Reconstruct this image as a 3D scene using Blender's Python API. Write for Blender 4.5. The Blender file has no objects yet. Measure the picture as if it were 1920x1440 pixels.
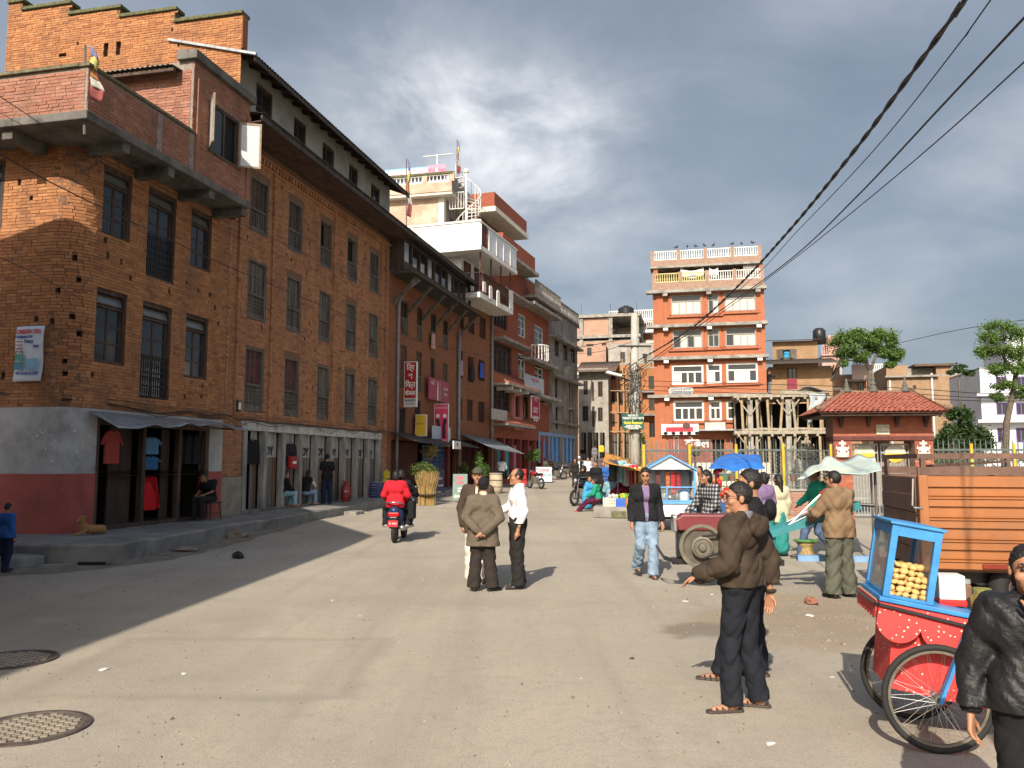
import bpy, bmesh, math, random
import numpy as np
from mathutils import Vector, Matrix
sc = bpy.context.scene
COL = sc.collection
random.seed(7)
R = math.radians
PI = math.pi
# camera
F_PX, CAM_H, PITCH = 1550.0, 1.78, math.atan(148 / 1550)
cd = bpy.data.cameras.new('camera')
cam = bpy.data.objects.new('camera', cd)
COL.objects.link(cam)
cam.location = (0, 0, CAM_H)
cam.rotation_euler = (PI / 2 + PITCH, 0, 0)
cd.sensor_width = 36.0
cd.lens = 36.0 * F_PX / 1920
cd.clip_start = 0.05
cd.clip_end = 3000
sc.camera = cam
# world, sun, exposure
SUN_EL, SUN_SLOPE = 34.0, 0.255            # light travels towards (+slope, +1)
_az = math.atan2(SUN_SLOPE, 1)
w = bpy.data.worlds.new('World')
sc.world = w
w.use_nodes = True
nt = w.node_tree
for n in list(nt.nodes):
 nt.nodes.remove(n)
def nd(t, typ, **kw):
 n = t.nodes.new(typ)
 for k, v in kw.items():
  if k.startswith('i_'):
   n.inputs[k[2:].replace('_', ' ')].default_value = v
  elif k.startswith('n_'):
   n.inputs[int(k[2:])].default_value = v
  else:
   setattr(n, k, v)
 return n
def lk(t, a, b):
 t.links.new(a, b)
def mth(t, op, a, b=None, c=None, clamp=False):
 n = t.nodes.new('ShaderNodeMath')
 n.operation = op
 n.use_clamp = clamp
 for i, x in enumerate((a, b, c)):
  if x is None:
   continue
  if isinstance(x, (int, float)):
   n.inputs[i].default_value = x
  else:
   t.links.new(x, n.inputs[i])
 return n.outputs[0]
def mixc(t, fac, a, b, typ='MIX'):
 n = t.nodes.new('ShaderNodeMix')
 n.data_type = 'RGBA'
 n.blend_type = typ
 for s, x in ((0, fac), (6, a), (7, b)):
  if isinstance(x, (int, float)):
   n.inputs[s].default_value = x
  elif isinstance(x, tuple):
   n.inputs[s].default_value = x if len(x) == 4 else (*x, 1)
  else:
   t.links.new(x, n.inputs[s])
 return n.outputs[2]
def ramp(t, fac, stops):
 n = t.nodes.new('ShaderNodeValToRGB')
 e = n.color_ramp.elements
 e[0].position, e[0].color = stops[0][0], (*stops[0][1], 1)
 e[1].position, e[1].color = stops[-1][0], (*stops[-1][1], 1)
 for p, c in stops[1:-1]:
  x = e.new(p)
  x.color = (*c, 1)
 t.links.new(fac, n.inputs[0])
 return n.outputs[0]
sky = nd(nt, 'ShaderNodeTexSky', sky_type='NISHITA', sun_disc=False)
sky.sun_elevation = R(SUN_EL)
sky.sun_rotation = _az + PI            # sun stands behind the camera, slightly to the left
sky.air_density, sky.dust_density, sky.ozone_density = 1.2, 2.0, 1.0
tc = nd(nt, 'ShaderNodeTexCoord')
sep = nd(nt, 'ShaderNodeSeparateXYZ')
lk(nt, tc.outputs['Generated'], sep.inputs[0])
# cloud layer: direction projected on a flat cloud deck
zz = mth(nt, 'ADD', mth(nt, 'MAXIMUM', sep.outputs[2], 0.0), 0.22)
cmb = nd(nt, 'ShaderNodeCombineXYZ')
lk(nt, mth(nt, 'DIVIDE', sep.outputs[0], zz), cmb.inputs[0])
lk(nt, mth(nt, 'DIVIDE', sep.outputs[1], zz), cmb.inputs[1])
n1 = nd(nt, 'ShaderNodeTexNoise', i_Scale=0.85, i_Detail=4.0, i_Roughness=0.52, i_Distortion=0.25)
n2 = nd(nt, 'ShaderNodeTexNoise', i_Scale=2.6, i_Detail=5.0, i_Roughness=0.6, i_Distortion=0.4)
mp = nd(nt, 'ShaderNodeMapping')
mp.inputs['Location'].default_value = (3.1, 1.7, 0.4)
lk(nt, cmb.outputs[0], mp.inputs[0])
lk(nt, mp.outputs[0], n1.inputs['Vector'])
lk(nt, mp.outputs[0], n2.inputs['Vector'])
def blob(az, el, ra, re_, soft=1.0):
 a = mth(nt, 'ARCTAN2', sep.outputs[0], sep.outputs[1])
 e = mth(nt, 'ARCSINE', sep.outputs[2])
 da = mth(nt, 'DIVIDE', mth(nt, 'SUBTRACT', a, R(az)), R(ra))
 de = mth(nt, 'DIVIDE', mth(nt, 'SUBTRACT', e, R(el)), R(re_))
 r2 = mth(nt, 'ADD', mth(nt, 'MULTIPLY', da, da), mth(nt, 'MULTIPLY', de, de))
 return mth(nt, 'POWER', 2.718, mth(nt, 'MULTIPLY', r2, -soft))
bank = mth(nt, 'ADD', blob(2, 21, 9, 5.5), mth(nt, 'MULTIPLY', blob(-6, 24, 9, 5), 0.75))
bank = mth(nt, 'ADD', bank, mth(nt, 'MULTIPLY', blob(34, 19, 6, 3.5), 0.6))
bank = mth(nt, 'ADD', bank, mth(nt, 'MULTIPLY', blob(20, 29, 9, 3.5), 0.28))
dens = mth(nt, 'ADD', mth(nt, 'MULTIPLY', n1.outputs[0], 0.75), mth(nt, 'MULTIPLY', n2.outputs[0], 0.25))
lit = mth(nt, 'ADD', mth(nt, 'MULTIPLY', bank, mth(nt, 'ADD', mth(nt, 'MULTIPLY', n2.outputs[0], 1.5), -0.22)), mth(nt, 'MULTIPLY', mth(nt, 'SUBTRACT', dens, 0.5), 1.5))
ccol = ramp(nt, mth(nt, 'ADD', lit, 0.28), [(0.0, (0.112, 0.137, 0.18)), (0.28, (0.188, 0.218, 0.264)), (0.55, (0.32, 0.34, 0.37)), (0.95, (0.66, 0.665, 0.67))])
SKY_STRENGTH = 0.10
# the cloud deck is thinned round the unseen sun to raise fill in shade
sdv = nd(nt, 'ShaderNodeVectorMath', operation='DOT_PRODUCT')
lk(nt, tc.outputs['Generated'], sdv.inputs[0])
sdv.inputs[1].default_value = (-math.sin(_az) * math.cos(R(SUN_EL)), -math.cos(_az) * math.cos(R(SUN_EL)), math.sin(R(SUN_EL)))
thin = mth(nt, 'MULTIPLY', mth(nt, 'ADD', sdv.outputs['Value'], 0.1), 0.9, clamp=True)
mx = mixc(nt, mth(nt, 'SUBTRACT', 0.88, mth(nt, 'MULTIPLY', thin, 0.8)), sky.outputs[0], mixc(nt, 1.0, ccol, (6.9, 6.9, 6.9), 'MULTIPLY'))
bg = nd(nt, 'ShaderNodeBackground')
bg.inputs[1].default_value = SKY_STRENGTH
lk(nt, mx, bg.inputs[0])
w.cycles.sampling_method = 'MANUAL'
w.cycles.sample_map_resolution = 512
wo = nd(nt, 'ShaderNodeOutputWorld')
lk(nt, bg.outputs[0], wo.inputs[0])
sd = bpy.data.lights.new('sun', 'SUN')
sd.energy = 3.4
sd.angle = R(0.53)
sd.color = (1.0, 0.90, 0.76)
sun = bpy.data.objects.new('sun', sd)
COL.objects.link(sun)
_L = Vector((SUN_SLOPE, 1, 0)).normalized() * math.cos(R(SUN_EL)) + Vector((0, 0, -math.sin(R(SUN_EL))))
sun.rotation_euler = _L.to_track_quat('-Z', 'Y').to_euler()
sun.location = (-20, -60, 50)
sc.view_settings.view_transform = 'Standard'
sc.view_settings.look = 'None'
sc.view_settings.gamma = 1.0
sc.view_settings.exposure = 1.12
sc.cycles.use_denoising = True
sc.cycles.max_bounces = 5
sc.cycles.diffuse_bounces = 2
sc.cycles.use_adaptive_sampling = True
sc.cycles.adaptive_threshold = 0.02
sc.cycles.glossy_bounces = 3
sc.cycles.transmission_bounces = 4
sc.cycles.transparent_max_bounces = 6
sc.cycles.caustics_reflective = False
sc.cycles.caustics_refractive = False
# picture <-> place
_cp, _sp = math.cos(PITCH), math.sin(PITCH)
def ray(u, v):
 cx, cy = (u - 960) / F_PX, (720 - v) / F_PX
 return cx, _cp - cy * _sp, _sp + cy * _cp
def at(u, v, Y):
 d = ray(u, v)
 t = Y / d[1]
 return Vector((d[0] * t, Y, CAM_H + d[2] * t))
GY = [-60, 18, 33, 51, 60, 70, 95, 400]
GZ = [0, 0, 0.22, 0.48, 0.9, 1.5, 2.3, 9]
def gz(y):
 return float(np.interp(y, GY, GZ))
def gnd(u, v, z=0.0):
 d = ray(u, v)
 t = (z - CAM_H) / d[2]
 return Vector((d[0] * t, d[1] * t, z))
class Frame:
 def __init__(s, ox, oy, dx, dy):
  l = math.hypot(dx, dy)
  s.o, s.d = (ox, oy), (dx / l, dy / l)
  s.ang = math.atan2(dy, dx)
 def fac(s, u, v, off=0.0):
  n = (s.d[1], -s.d[0])
  o = (s.o[0] + n[0] * off, s.o[1] + n[1] * off)
  d = ray(u, v)
  t = (n[0] * o[0] + n[1] * o[1]) / (n[0] * d[0] + n[1] * d[1])
  x, y = d[0] * t - o[0], d[1] * t - o[1]
  return x * s.d[0] + y * s.d[1], CAM_H + d[2] * t
 def w(s, x, y, z=0.0):
  return Vector((s.o[0] + s.d[0] * x - s.d[1] * y, s.o[1] + s.d[1] * x + s.d[0] * y, z))
 def root(s, name, label, cat, group=None, z=0.0, x=0.0, y=0.0):
  p = s.w(x, y, z)
  return thing(name, label, cat, p, s.ang, group)
# objects
def tag(o, label=None, cat=None, group=None, kind=None):
 if label:
  o['label'] = label
 if cat:
  o['category'] = cat
 if group:
  o['group'] = group
 if kind:
  o['kind'] = kind
 return o
def thing(name, label, cat, loc=(0, 0, 0), rz=0.0, group=None):
 o = bpy.data.objects.new(name, None)
 COL.objects.link(o)
 o.location = loc
 o.rotation_euler = (0, 0, rz)
 o.empty_display_size = 0.2
 return tag(o, label, cat, group)
def link(name, me, parent=None, loc=None, rot=None):
 o = bpy.data.objects.new(name, me)
 COL.objects.link(o)
 if parent is not None:
  o.parent = parent
 if loc is not None:
  o.location = loc
 if rot is not None:
  o.rotation_euler = rot
 return o
def copy_tree(o, parent=None):
 c = o.copy()
 COL.objects.link(c)
 c.parent = parent
 for ch in o.children:
  copy_tree(ch, c)
 return c
class MB:
 def __init__(s):
  s.v, s.f = [], []
 def add(s, vs, fs):
  b = len(s.v)
  s.v.extend([tuple(x) for x in vs])
  s.f.extend([tuple(i + b for i in f) for f in fs])
  return s
 def box(s, x0, x1, y0, y1, z0, z1):
  return s.add([(x0, y0, z0), (x1, y0, z0), (x1, y1, z0), (x0, y1, z0), (x0, y0, z1), (x1, y0, z1), (x1, y1, z1), (x0, y1, z1)],
      [(3, 2, 1, 0), (4, 5, 6, 7), (0, 1, 5, 4), (1, 2, 6, 5), (2, 3, 7, 6), (3, 0, 4, 7)])
 def bar(s, a, b, w, h, up=(0, 0, 1)):
  a, b = Vector(a), Vector(b)
  d = (b - a).normalized()
  up = Vector(up)
  side = d.cross(up)
  if side.length < 1e-4:
   side = d.cross(Vector((1, 0, 0)))
  side.normalize()
  up = side.cross(d).normalized()
  sw, sh = side * w / 2, up * h / 2
  vs = []
  for p in (a, b):
   vs += [p - sw - sh, p + sw - sh, p + sw + sh, p - sw + sh]
  return s.add(vs, [(0, 1, 2, 3), (7, 6, 5, 4), (0, 4, 5, 1), (1, 5, 6, 2), (2, 6, 7, 3), (3, 7, 4, 0)])
 def obox(s, c, sx, sy, sz, m):
  m = m.to_3x3()
  vs = [m @ Vector((x * sx / 2, y * sy / 2, z * sz / 2)) + Vector(c) for z in (-1, 1) for x, y in ((-1, -1), (1, -1), (1, 1), (-1, 1))]
  return s.add(vs, [(3, 2, 1, 0), (4, 5, 6, 7), (0, 1, 5, 4), (1, 2, 6, 5), (2, 3, 7, 6), (3, 0, 4, 7)])
 def tube(s, pts, r, n=6, cap=True, closed=False):
  pts = [Vector(p) for p in pts]
  k = len(pts)
  rs = r if isinstance(r, (list, tuple)) else [r] * k
  prev = None
  vs = []
  for i, p in enumerate(pts):
   if closed:
    d = pts[(i + 1) % k] - pts[i - 1]
   else:
    d = pts[min(i + 1, k - 1)] - pts[max(i - 1, 0)]
   d.normalize()
   if prev is None:
    x = d.orthogonal().normalized()
   else:
    x = (prev - d * prev.dot(d))
    x = x.normalized() if x.length > 1e-5 else d.orthogonal().normalized()
   prev = x
   y = d.cross(x)
   for j in range(n):
    a = 2 * PI * j / n
    vs.append(p + (x * math.cos(a) + y * math.sin(a)) * rs[i])
  fs = []
  for i in range(k if closed else k - 1):
   i2 = (i + 1) % k
   for j in range(n):
    j2 = (j + 1) % n
    fs.append((i * n + j, i * n + j2, i2 * n + j2, i2 * n + j))
  if cap and not closed:
   fs.append(tuple(range(n - 1, -1, -1)))
   fs.append(tuple((k - 1) * n + j for j in range(n)))
  return s.add(vs, fs)
 def lathe(s, prof, n=16, m=None, c=(0, 0, 0)):
  m = m.to_3x3() if m is not None else Matrix.Identity(3)
  vs = []
  for r, z in prof:
   for j in range(n):
    a = 2 * PI * j / n
    vs.append(m @ Vector((r * math.cos(a), r * math.sin(a), z)) + Vector(c))
  fs = []
  for i in range(len(prof) - 1):
   for j in range(n):
    j2 = (j + 1) % n
    fs.append((i * n + j, i * n + j2, (i + 1) * n + j2, (i + 1) * n + j))
  ring = math.dist(prof[0], prof[-1]) < 1e-4
  if prof[0][0] > 1e-6 and not ring:
   fs.append(tuple(range(n - 1, -1, -1)))
  if prof[-1][0] > 1e-6 and not ring:
   fs.append(tuple((len(prof) - 1) * n + j for j in range(n)))
  return s.add(vs, fs)
 def prism(s, poly, y0, y1):
  n = len(poly)
  vs = [(x, y0, z) for x, z in poly] + [(x, y1, z) for x, z in poly]
  fs = [tuple(range(n)), tuple(range(2 * n - 1, n - 1, -1))]
  for i in range(n):
   j = (i + 1) % n
   fs.append((i, i + n, j + n, j))
  return s.add(vs, fs)
 def slab(s, poly, z0, z1):
  n = len(poly)
  vs = [(x, y, z0) for x, y in poly] + [(x, y, z1) for x, y in poly]
  fs = [tuple(range(n - 1, -1, -1)), tuple(range(n, 2 * n))]
  for i in range(n):
   j = (i + 1) % n
   fs.append((i, j, j + n, i + n))
  return s.add(vs, fs)
 def ball(s, c, rx, ry=None, rz=None, n=10, m=6):
  ry, rz = ry or rx, rz or rx
  vs = []
  for i in range(m + 1):
   t = PI * i / m
   for j in range(n):
    a = 2 * PI * j / n
    vs.append((c[0] + rx * math.sin(t) * math.cos(a), c[1] + ry * math.sin(t) * math.sin(a), c[2] - rz * math.cos(t)))
  fs = [(i * n + j, i * n + (j + 1) % n, (i + 1) * n + (j + 1) % n, (i + 1) * n + j) for i in range(m) for j in range(n)]
  return s.add(vs, fs)
 def xf(s, m, i0=0):
  for i in range(i0, len(s.v)):
   s.v[i] = tuple(m @ Vector(s.v[i]))
  return s
 def grid(s, f, nu, nv):
  vs = [f(i / nu, j / nv) for j in range(nv + 1) for i in range(nu + 1)]
  q = nu + 1
  return s.add(vs, [(j * q + i, j * q + i + 1, (j + 1) * q + i + 1, (j + 1) * q + i) for j in range(nv) for i in range(nu)])
 def mesh(s, name, mat, smooth=False):
  me = bpy.data.meshes.new(name)
  me.from_pydata(s.v, [], s.f)
  me.validate()
  if mat is not None:
   me.materials.append(mat)
  if smooth:
   me.polygons.foreach_set('use_smooth', [True] * len(me.polygons))
  me.update()
  return me
 def build(s, name, mat, parent=None, loc=None, rot=None, smooth=False, bevel=0.0, solid=0.0):
  o = link(name, s.mesh(name, mat, smooth), parent, loc, rot)
  if solid:
   md = o.modifiers.new('thick', 'SOLIDIFY')
   md.thickness = solid
   md.offset = 0
  if bevel:
   md = o.modifiers.new('bevel', 'BEVEL')
   md.width = bevel
   md.segments = 2
   md.limit_method = 'ANGLE'
   md.angle_limit = R(40)
  if smooth == 'auto' or (bevel and smooth):
   try:
    o.data.set_sharp_from_angle(angle=R(35))
   except Exception:
    pass
  return o
def one(name, mat, parent, fn, *a, **k):
 b = MB()
 kw = {x: k.pop(x) for x in ('loc', 'rot', 'smooth', 'bevel', 'solid') if x in k}
 getattr(b, fn)(*a, **k)
 return b.build(name, mat, parent, **kw)
# materials
_M = {}
def newmat(name):
 m = bpy.data.materials.new(name)
 m.use_nodes = True
 t = m.node_tree
 return m, t, t.nodes['Principled BSDF']
def M(name, c1=(0.5, 0.5, 0.5), c2=None, scale=3.0, rough=0.85, bump=0.0, bscale=60.0, metal=0.0, dirt=None, dscale=1.2, dfrom=0.55, detail=6.0, stretch=None, spec=0.3, bdist=0.01):
 if name in _M:
  return _M[name]
 m, t, b = newmat(name)
 _M[name] = m
 tcn = nd(t, 'ShaderNodeTexCoord')
 vec = tcn.outputs['Object']
 if stretch:
  mpn = nd(t, 'ShaderNodeMapping')
  mpn.inputs['Scale'].default_value = stretch
  lk(t, vec, mpn.inputs[0])
  vec = mpn.outputs[0]
 c2 = c2 or tuple(x * 0.72 for x in c1)
 n = nd(t, 'ShaderNodeTexNoise', i_Scale=scale, i_Detail=detail, i_Roughness=0.62)
 lk(t, vec, n.inputs['Vector'])
 col = ramp(t, n.outputs[0], [(0.34, c2), (0.64, c1)])
 if dirt:
  n3 = nd(t, 'ShaderNodeTexNoise', i_Scale=dscale, i_Detail=8.0, i_Roughness=0.7)
  lk(t, vec, n3.inputs['Vector'])
  f = mth(t, 'MULTIPLY', mth(t, 'SUBTRACT', n3.outputs[0], dfrom), 6.0, clamp=True)
  col = mixc(t, f, col, dirt)
 lk(t, col, b.inputs['Base Color'])
 b.inputs['Roughness'].default_value = rough
 b.inputs['Metallic'].default_value = metal
 b.inputs['Specular IOR Level'].default_value = spec
 if bump:
  nb = nd(t, 'ShaderNodeTexNoise', i_Scale=bscale, i_Detail=4.0)
  lk(t, vec, nb.inputs['Vector'])
  bp = nd(t, 'ShaderNodeBump', i_Strength=bump, i_Distance=bdist)
  lk(t, nb.outputs[0], bp.inputs['Height'])
  lk(t, bp.outputs[0], b.inputs['Normal'])
 return m
def brick_piece_mat(name, cols, rough=0.9):
 m, t, b = newmat(name)
 g = nd(t, 'ShaderNodeNewGeometry')
 oi = nd(t, 'ShaderNodeObjectInfo')
 rnd = mth(t, 'FRACT', mth(t, 'ADD', g.outputs['Random Per Island'], mth(t, 'MULTIPLY', oi.outputs['Random'], 7.31)))
 k = len(cols)
 col = ramp(t, rnd, [(i / (k - 1), c) for i, c in enumerate(cols)])
 tcn = nd(t, 'ShaderNodeTexCoord')
 n = nd(t, 'ShaderNodeTexNoise', i_Scale=1.3, i_Detail=6.0, i_Roughness=0.68)
 mpn = nd(t, 'ShaderNodeMapping')
 mpn.inputs['Scale'].default_value = (1, 1, .3)
 lk(t, tcn.outputs['Object'], mpn.inputs[0])
 lk(t, mpn.outputs[0], n.inputs['Vector'])
 col = mixc(t, mth(t, 'MULTIPLY', mth(t, 'SUBTRACT', n.outputs[0], 0.46), 2.8, clamp=True), col, (0.14, 0.078, 0.05))
 n2 = nd(t, 'ShaderNodeTexNoise', i_Scale=38.0, i_Detail=5.0)
 lk(t, tcn.outputs['Object'], n2.inputs['Vector'])
 col = mixc(t, mth(t, 'MULTIPLY', n2.outputs[0], 0.4), col, (0.2, 0.1, 0.06), 'MIX')
 lk(t, col, b.inputs['Base Color'])
 b.inputs['Roughness'].default_value = rough
 b.inputs['Specular IOR Level'].default_value = 0.2
 bp = nd(t, 'ShaderNodeBump', i_Strength=0.6, i_Distance=0.006)
 lk(t, n2.outputs[0], bp.inputs['Height'])
 lk(t, bp.outputs[0], b.inputs['Normal'])
 return m
def brick_tex(name, c1, c2, mortar, w=0.23, h=0.07, ms=0.010, dirt=(0.1, 0.07, 0.05), damt=0.5):
 if name in _M:
  return _M[name]
 m, t, b = newmat(name)
 _M[name] = m
 tcn = nd(t, 'ShaderNodeTexCoord')
 s = nd(t, 'ShaderNodeSeparateXYZ')
 lk(t, tcn.outputs['Object'], s.inputs[0])
 c = nd(t, 'ShaderNodeCombineXYZ')
 lk(t, mth(t, 'ADD', s.outputs[0], s.outputs[1]), c.inputs[0])
 lk(t, s.outputs[2], c.inputs[1])
 br = nd(t, 'ShaderNodeTexBrick')
 br.inputs['Scale'].default_value = 1
 br.inputs['Brick Width'].default_value = w
 br.inputs['Row Height'].default_value = h
 br.inputs['Mortar Size'].default_value = ms
 br.inputs['Color1'].default_value = (*c1, 1)
 br.inputs['Color2'].default_value = (*c2, 1)
 br.inputs['Mortar'].default_value = (*mortar, 1)
 lk(t, c.outputs[0], br.inputs['Vector'])
 n = nd(t, 'ShaderNodeTexNoise', i_Scale=0.9, i_Detail=8.0, i_Roughness=0.65)
 lk(t, tcn.outputs['Object'], n.inputs['Vector'])
 f = mth(t, 'MULTIPLY', mth(t, 'SUBTRACT', n.outputs[0], 0.45), 3.0 * damt, clamp=True)
 col = mixc(t, f, br.outputs['Color'], dirt)
 lk(t, col, b.inputs['Base Color'])
 b.inputs['Roughness'].default_value = 0.9
 b.inputs['Specular IOR Level'].default_value = 0.15
 bp = nd(t, 'ShaderNodeBump', i_Strength=0.5, i_Distance=0.008)
 lk(t, mth(t, 'SUBTRACT', 1.0, br.outputs['Fac']), bp.inputs['Height'])
 lk(t, bp.outputs[0], b.inputs['Normal'])
 return m
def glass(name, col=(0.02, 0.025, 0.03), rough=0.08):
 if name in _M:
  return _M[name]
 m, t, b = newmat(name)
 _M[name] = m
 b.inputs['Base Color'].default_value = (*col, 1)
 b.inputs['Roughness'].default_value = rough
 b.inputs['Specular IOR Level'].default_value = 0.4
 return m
def clear_glass(name, tint=(0.9, 0.93, 0.92), alpha=0.25, dust=(0.4, 0.38, 0.34)):
 if name in _M:
  return _M[name]
 m, t, b = newmat(name)
 _M[name] = m
 tcn = nd(t, 'ShaderNodeTexCoord')
 n = nd(t, 'ShaderNodeTexNoise', i_Scale=7.0, i_Detail=6.0)
 lk(t, tcn.outputs['Object'], n.inputs['Vector'])
 b.inputs['Base Color'].default_value = (*dust, 1)
 b.inputs['Roughness'].default_value = 0.15
 tr = nd(t, 'ShaderNodeBsdfTransparent')
 tr.inputs[0].default_value = (*tint, 1)
 ms = nd(t, 'ShaderNodeMixShader')
 lk(t, mth(t, 'MULTIPLY', mth(t, 'ADD', n.outputs[0], 0.5), alpha), ms.inputs[0])
 lk(t, tr.outputs[0], ms.inputs[1])
 lk(t, b.outputs[0], ms.inputs[2])
 lk(t, ms.outputs[0], t.nodes['Material Output'].inputs[0])
 return m
def flat(name, c=(0.5, 0.5, 0.5), rough=0.6, metal=0.0, spec=0.3):
 if name in _M:
  return _M[name]
 m, t, b = newmat(name)
 _M[name] = m
 tcn = nd(t, 'ShaderNodeTexCoord')
 n = nd(t, 'ShaderNodeTexNoise', i_Scale=9.0, i_Detail=6.0, i_Roughness=0.65)
 lk(t, tcn.outputs['Object'], n.inputs['Vector'])
 lk(t, ramp(t, n.outputs[0], [(0.3, tuple(x * 0.8 for x in c)), (0.7, c)]), b.inputs['Base Color'])
 b.inputs['Roughness'].default_value = rough
 b.inputs['Metallic'].default_value = metal
 b.inputs['Specular IOR Level'].default_value = spec
 return m
def text(body, size, mat, parent, loc, rot=(PI / 2, 0, 0), name='lettering', sx=1.0, bold=0.0, align='CENTER', space=1.0, depth=0.002):
 c = bpy.data.curves.new('lettering', 'FONT')
 c.body = body
 c.size = size
 c.align_x = align
 c.align_y = 'CENTER'
 c.offset = bold
 c.extrude = depth
 c.resolution_u = 3
 c.space_character = space
 t = bpy.data.objects.new('lettering', c)
 me = bpy.data.meshes.new_from_object(t)
 bpy.data.objects.remove(t)
 me.materials.clear()
 me.materials.append(mat)
 o = link(name, me, parent, loc, rot)
 o.scale = (sx, 1, 1)
 return o
# palette
m_mortar = M('mortar', (0.2, 0.11, 0.065), (0.1, 0.055, 0.035), 14, 0.95, 0.5, 80)
m_brickA = brick_piece_mat('orange_brick', [(0.29, 0.12, 0.05), (0.39, 0.175, 0.073), (0.33, 0.138, 0.057), (0.44, 0.21, 0.09), (0.35, 0.148, 0.06), (0.22, 0.09, 0.045)])
m_brickB = brick_piece_mat('red_brick', [(0.31, 0.14, 0.068), (0.42, 0.195, 0.095), (0.35, 0.155, 0.076), (0.47, 0.23, 0.11), (0.38, 0.17, 0.08), (0.22, 0.1, 0.055)])
m_wood = M('old_timber', (0.085, 0.055, 0.04), (0.035, 0.022, 0.016), 6, 0.75, 0.4, 50, stretch=(1, 1, 0.15))
m_wood2 = M('grey_timber', (0.15, 0.13, 0.11), (0.06, 0.05, 0.042), 7, 0.85, 0.5, 60, stretch=(1, 1, 0.12))
m_shutter = M('maroon_shutter', (0.10, 0.035, 0.03), (0.05, 0.02, 0.018), 5, 0.6, 0.2, 60)
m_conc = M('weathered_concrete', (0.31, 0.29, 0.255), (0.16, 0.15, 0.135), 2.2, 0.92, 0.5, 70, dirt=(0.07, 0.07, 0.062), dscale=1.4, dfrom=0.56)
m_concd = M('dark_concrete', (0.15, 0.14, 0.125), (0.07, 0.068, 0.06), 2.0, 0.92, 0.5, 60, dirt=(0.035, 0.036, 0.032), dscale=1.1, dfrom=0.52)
m_plast = M('grey_plaster', (0.42, 0.41, 0.395), (0.28, 0.275, 0.265), 1.6, 0.9, 0.3, 60, dirt=(0.17, 0.168, 0.16), dscale=1.0, dfrom=0.52)
m_redp = M('red_oxide_plaster', (0.34, 0.085, 0.065), (0.25, 0.063, 0.05), 2.2, 0.85, 0.3, 60, dirt=(0.15, 0.055, 0.052), dscale=1.3, dfrom=0.56)
m_white = M('white_paint', (0.64, 0.63, 0.60), (0.5, 0.49, 0.465), 3, 0.6, 0.1, 40)
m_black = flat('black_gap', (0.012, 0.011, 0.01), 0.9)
m_glassd = glass('window_glass')
m_tin = M('galvanised_sheet', (0.34, 0.36, 0.38), (0.2, 0.21, 0.225), 3.5, 0.5, 0.2, 30, metal=0.5, dirt=(0.14, 0.1, 0.07), dscale=2.2, dfrom=0.6)
m_rust = M('dark_roof_sheet', (0.07, 0.06, 0.052), (0.035, 0.03, 0.027), 4, 0.85, 0.3, 40)
m_cable = flat('black_cable', (0.015, 0.015, 0.015), 0.5)
m_iron = flat('dark_iron', (0.03, 0.03, 0.032), 0.5, 0.6)
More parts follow.
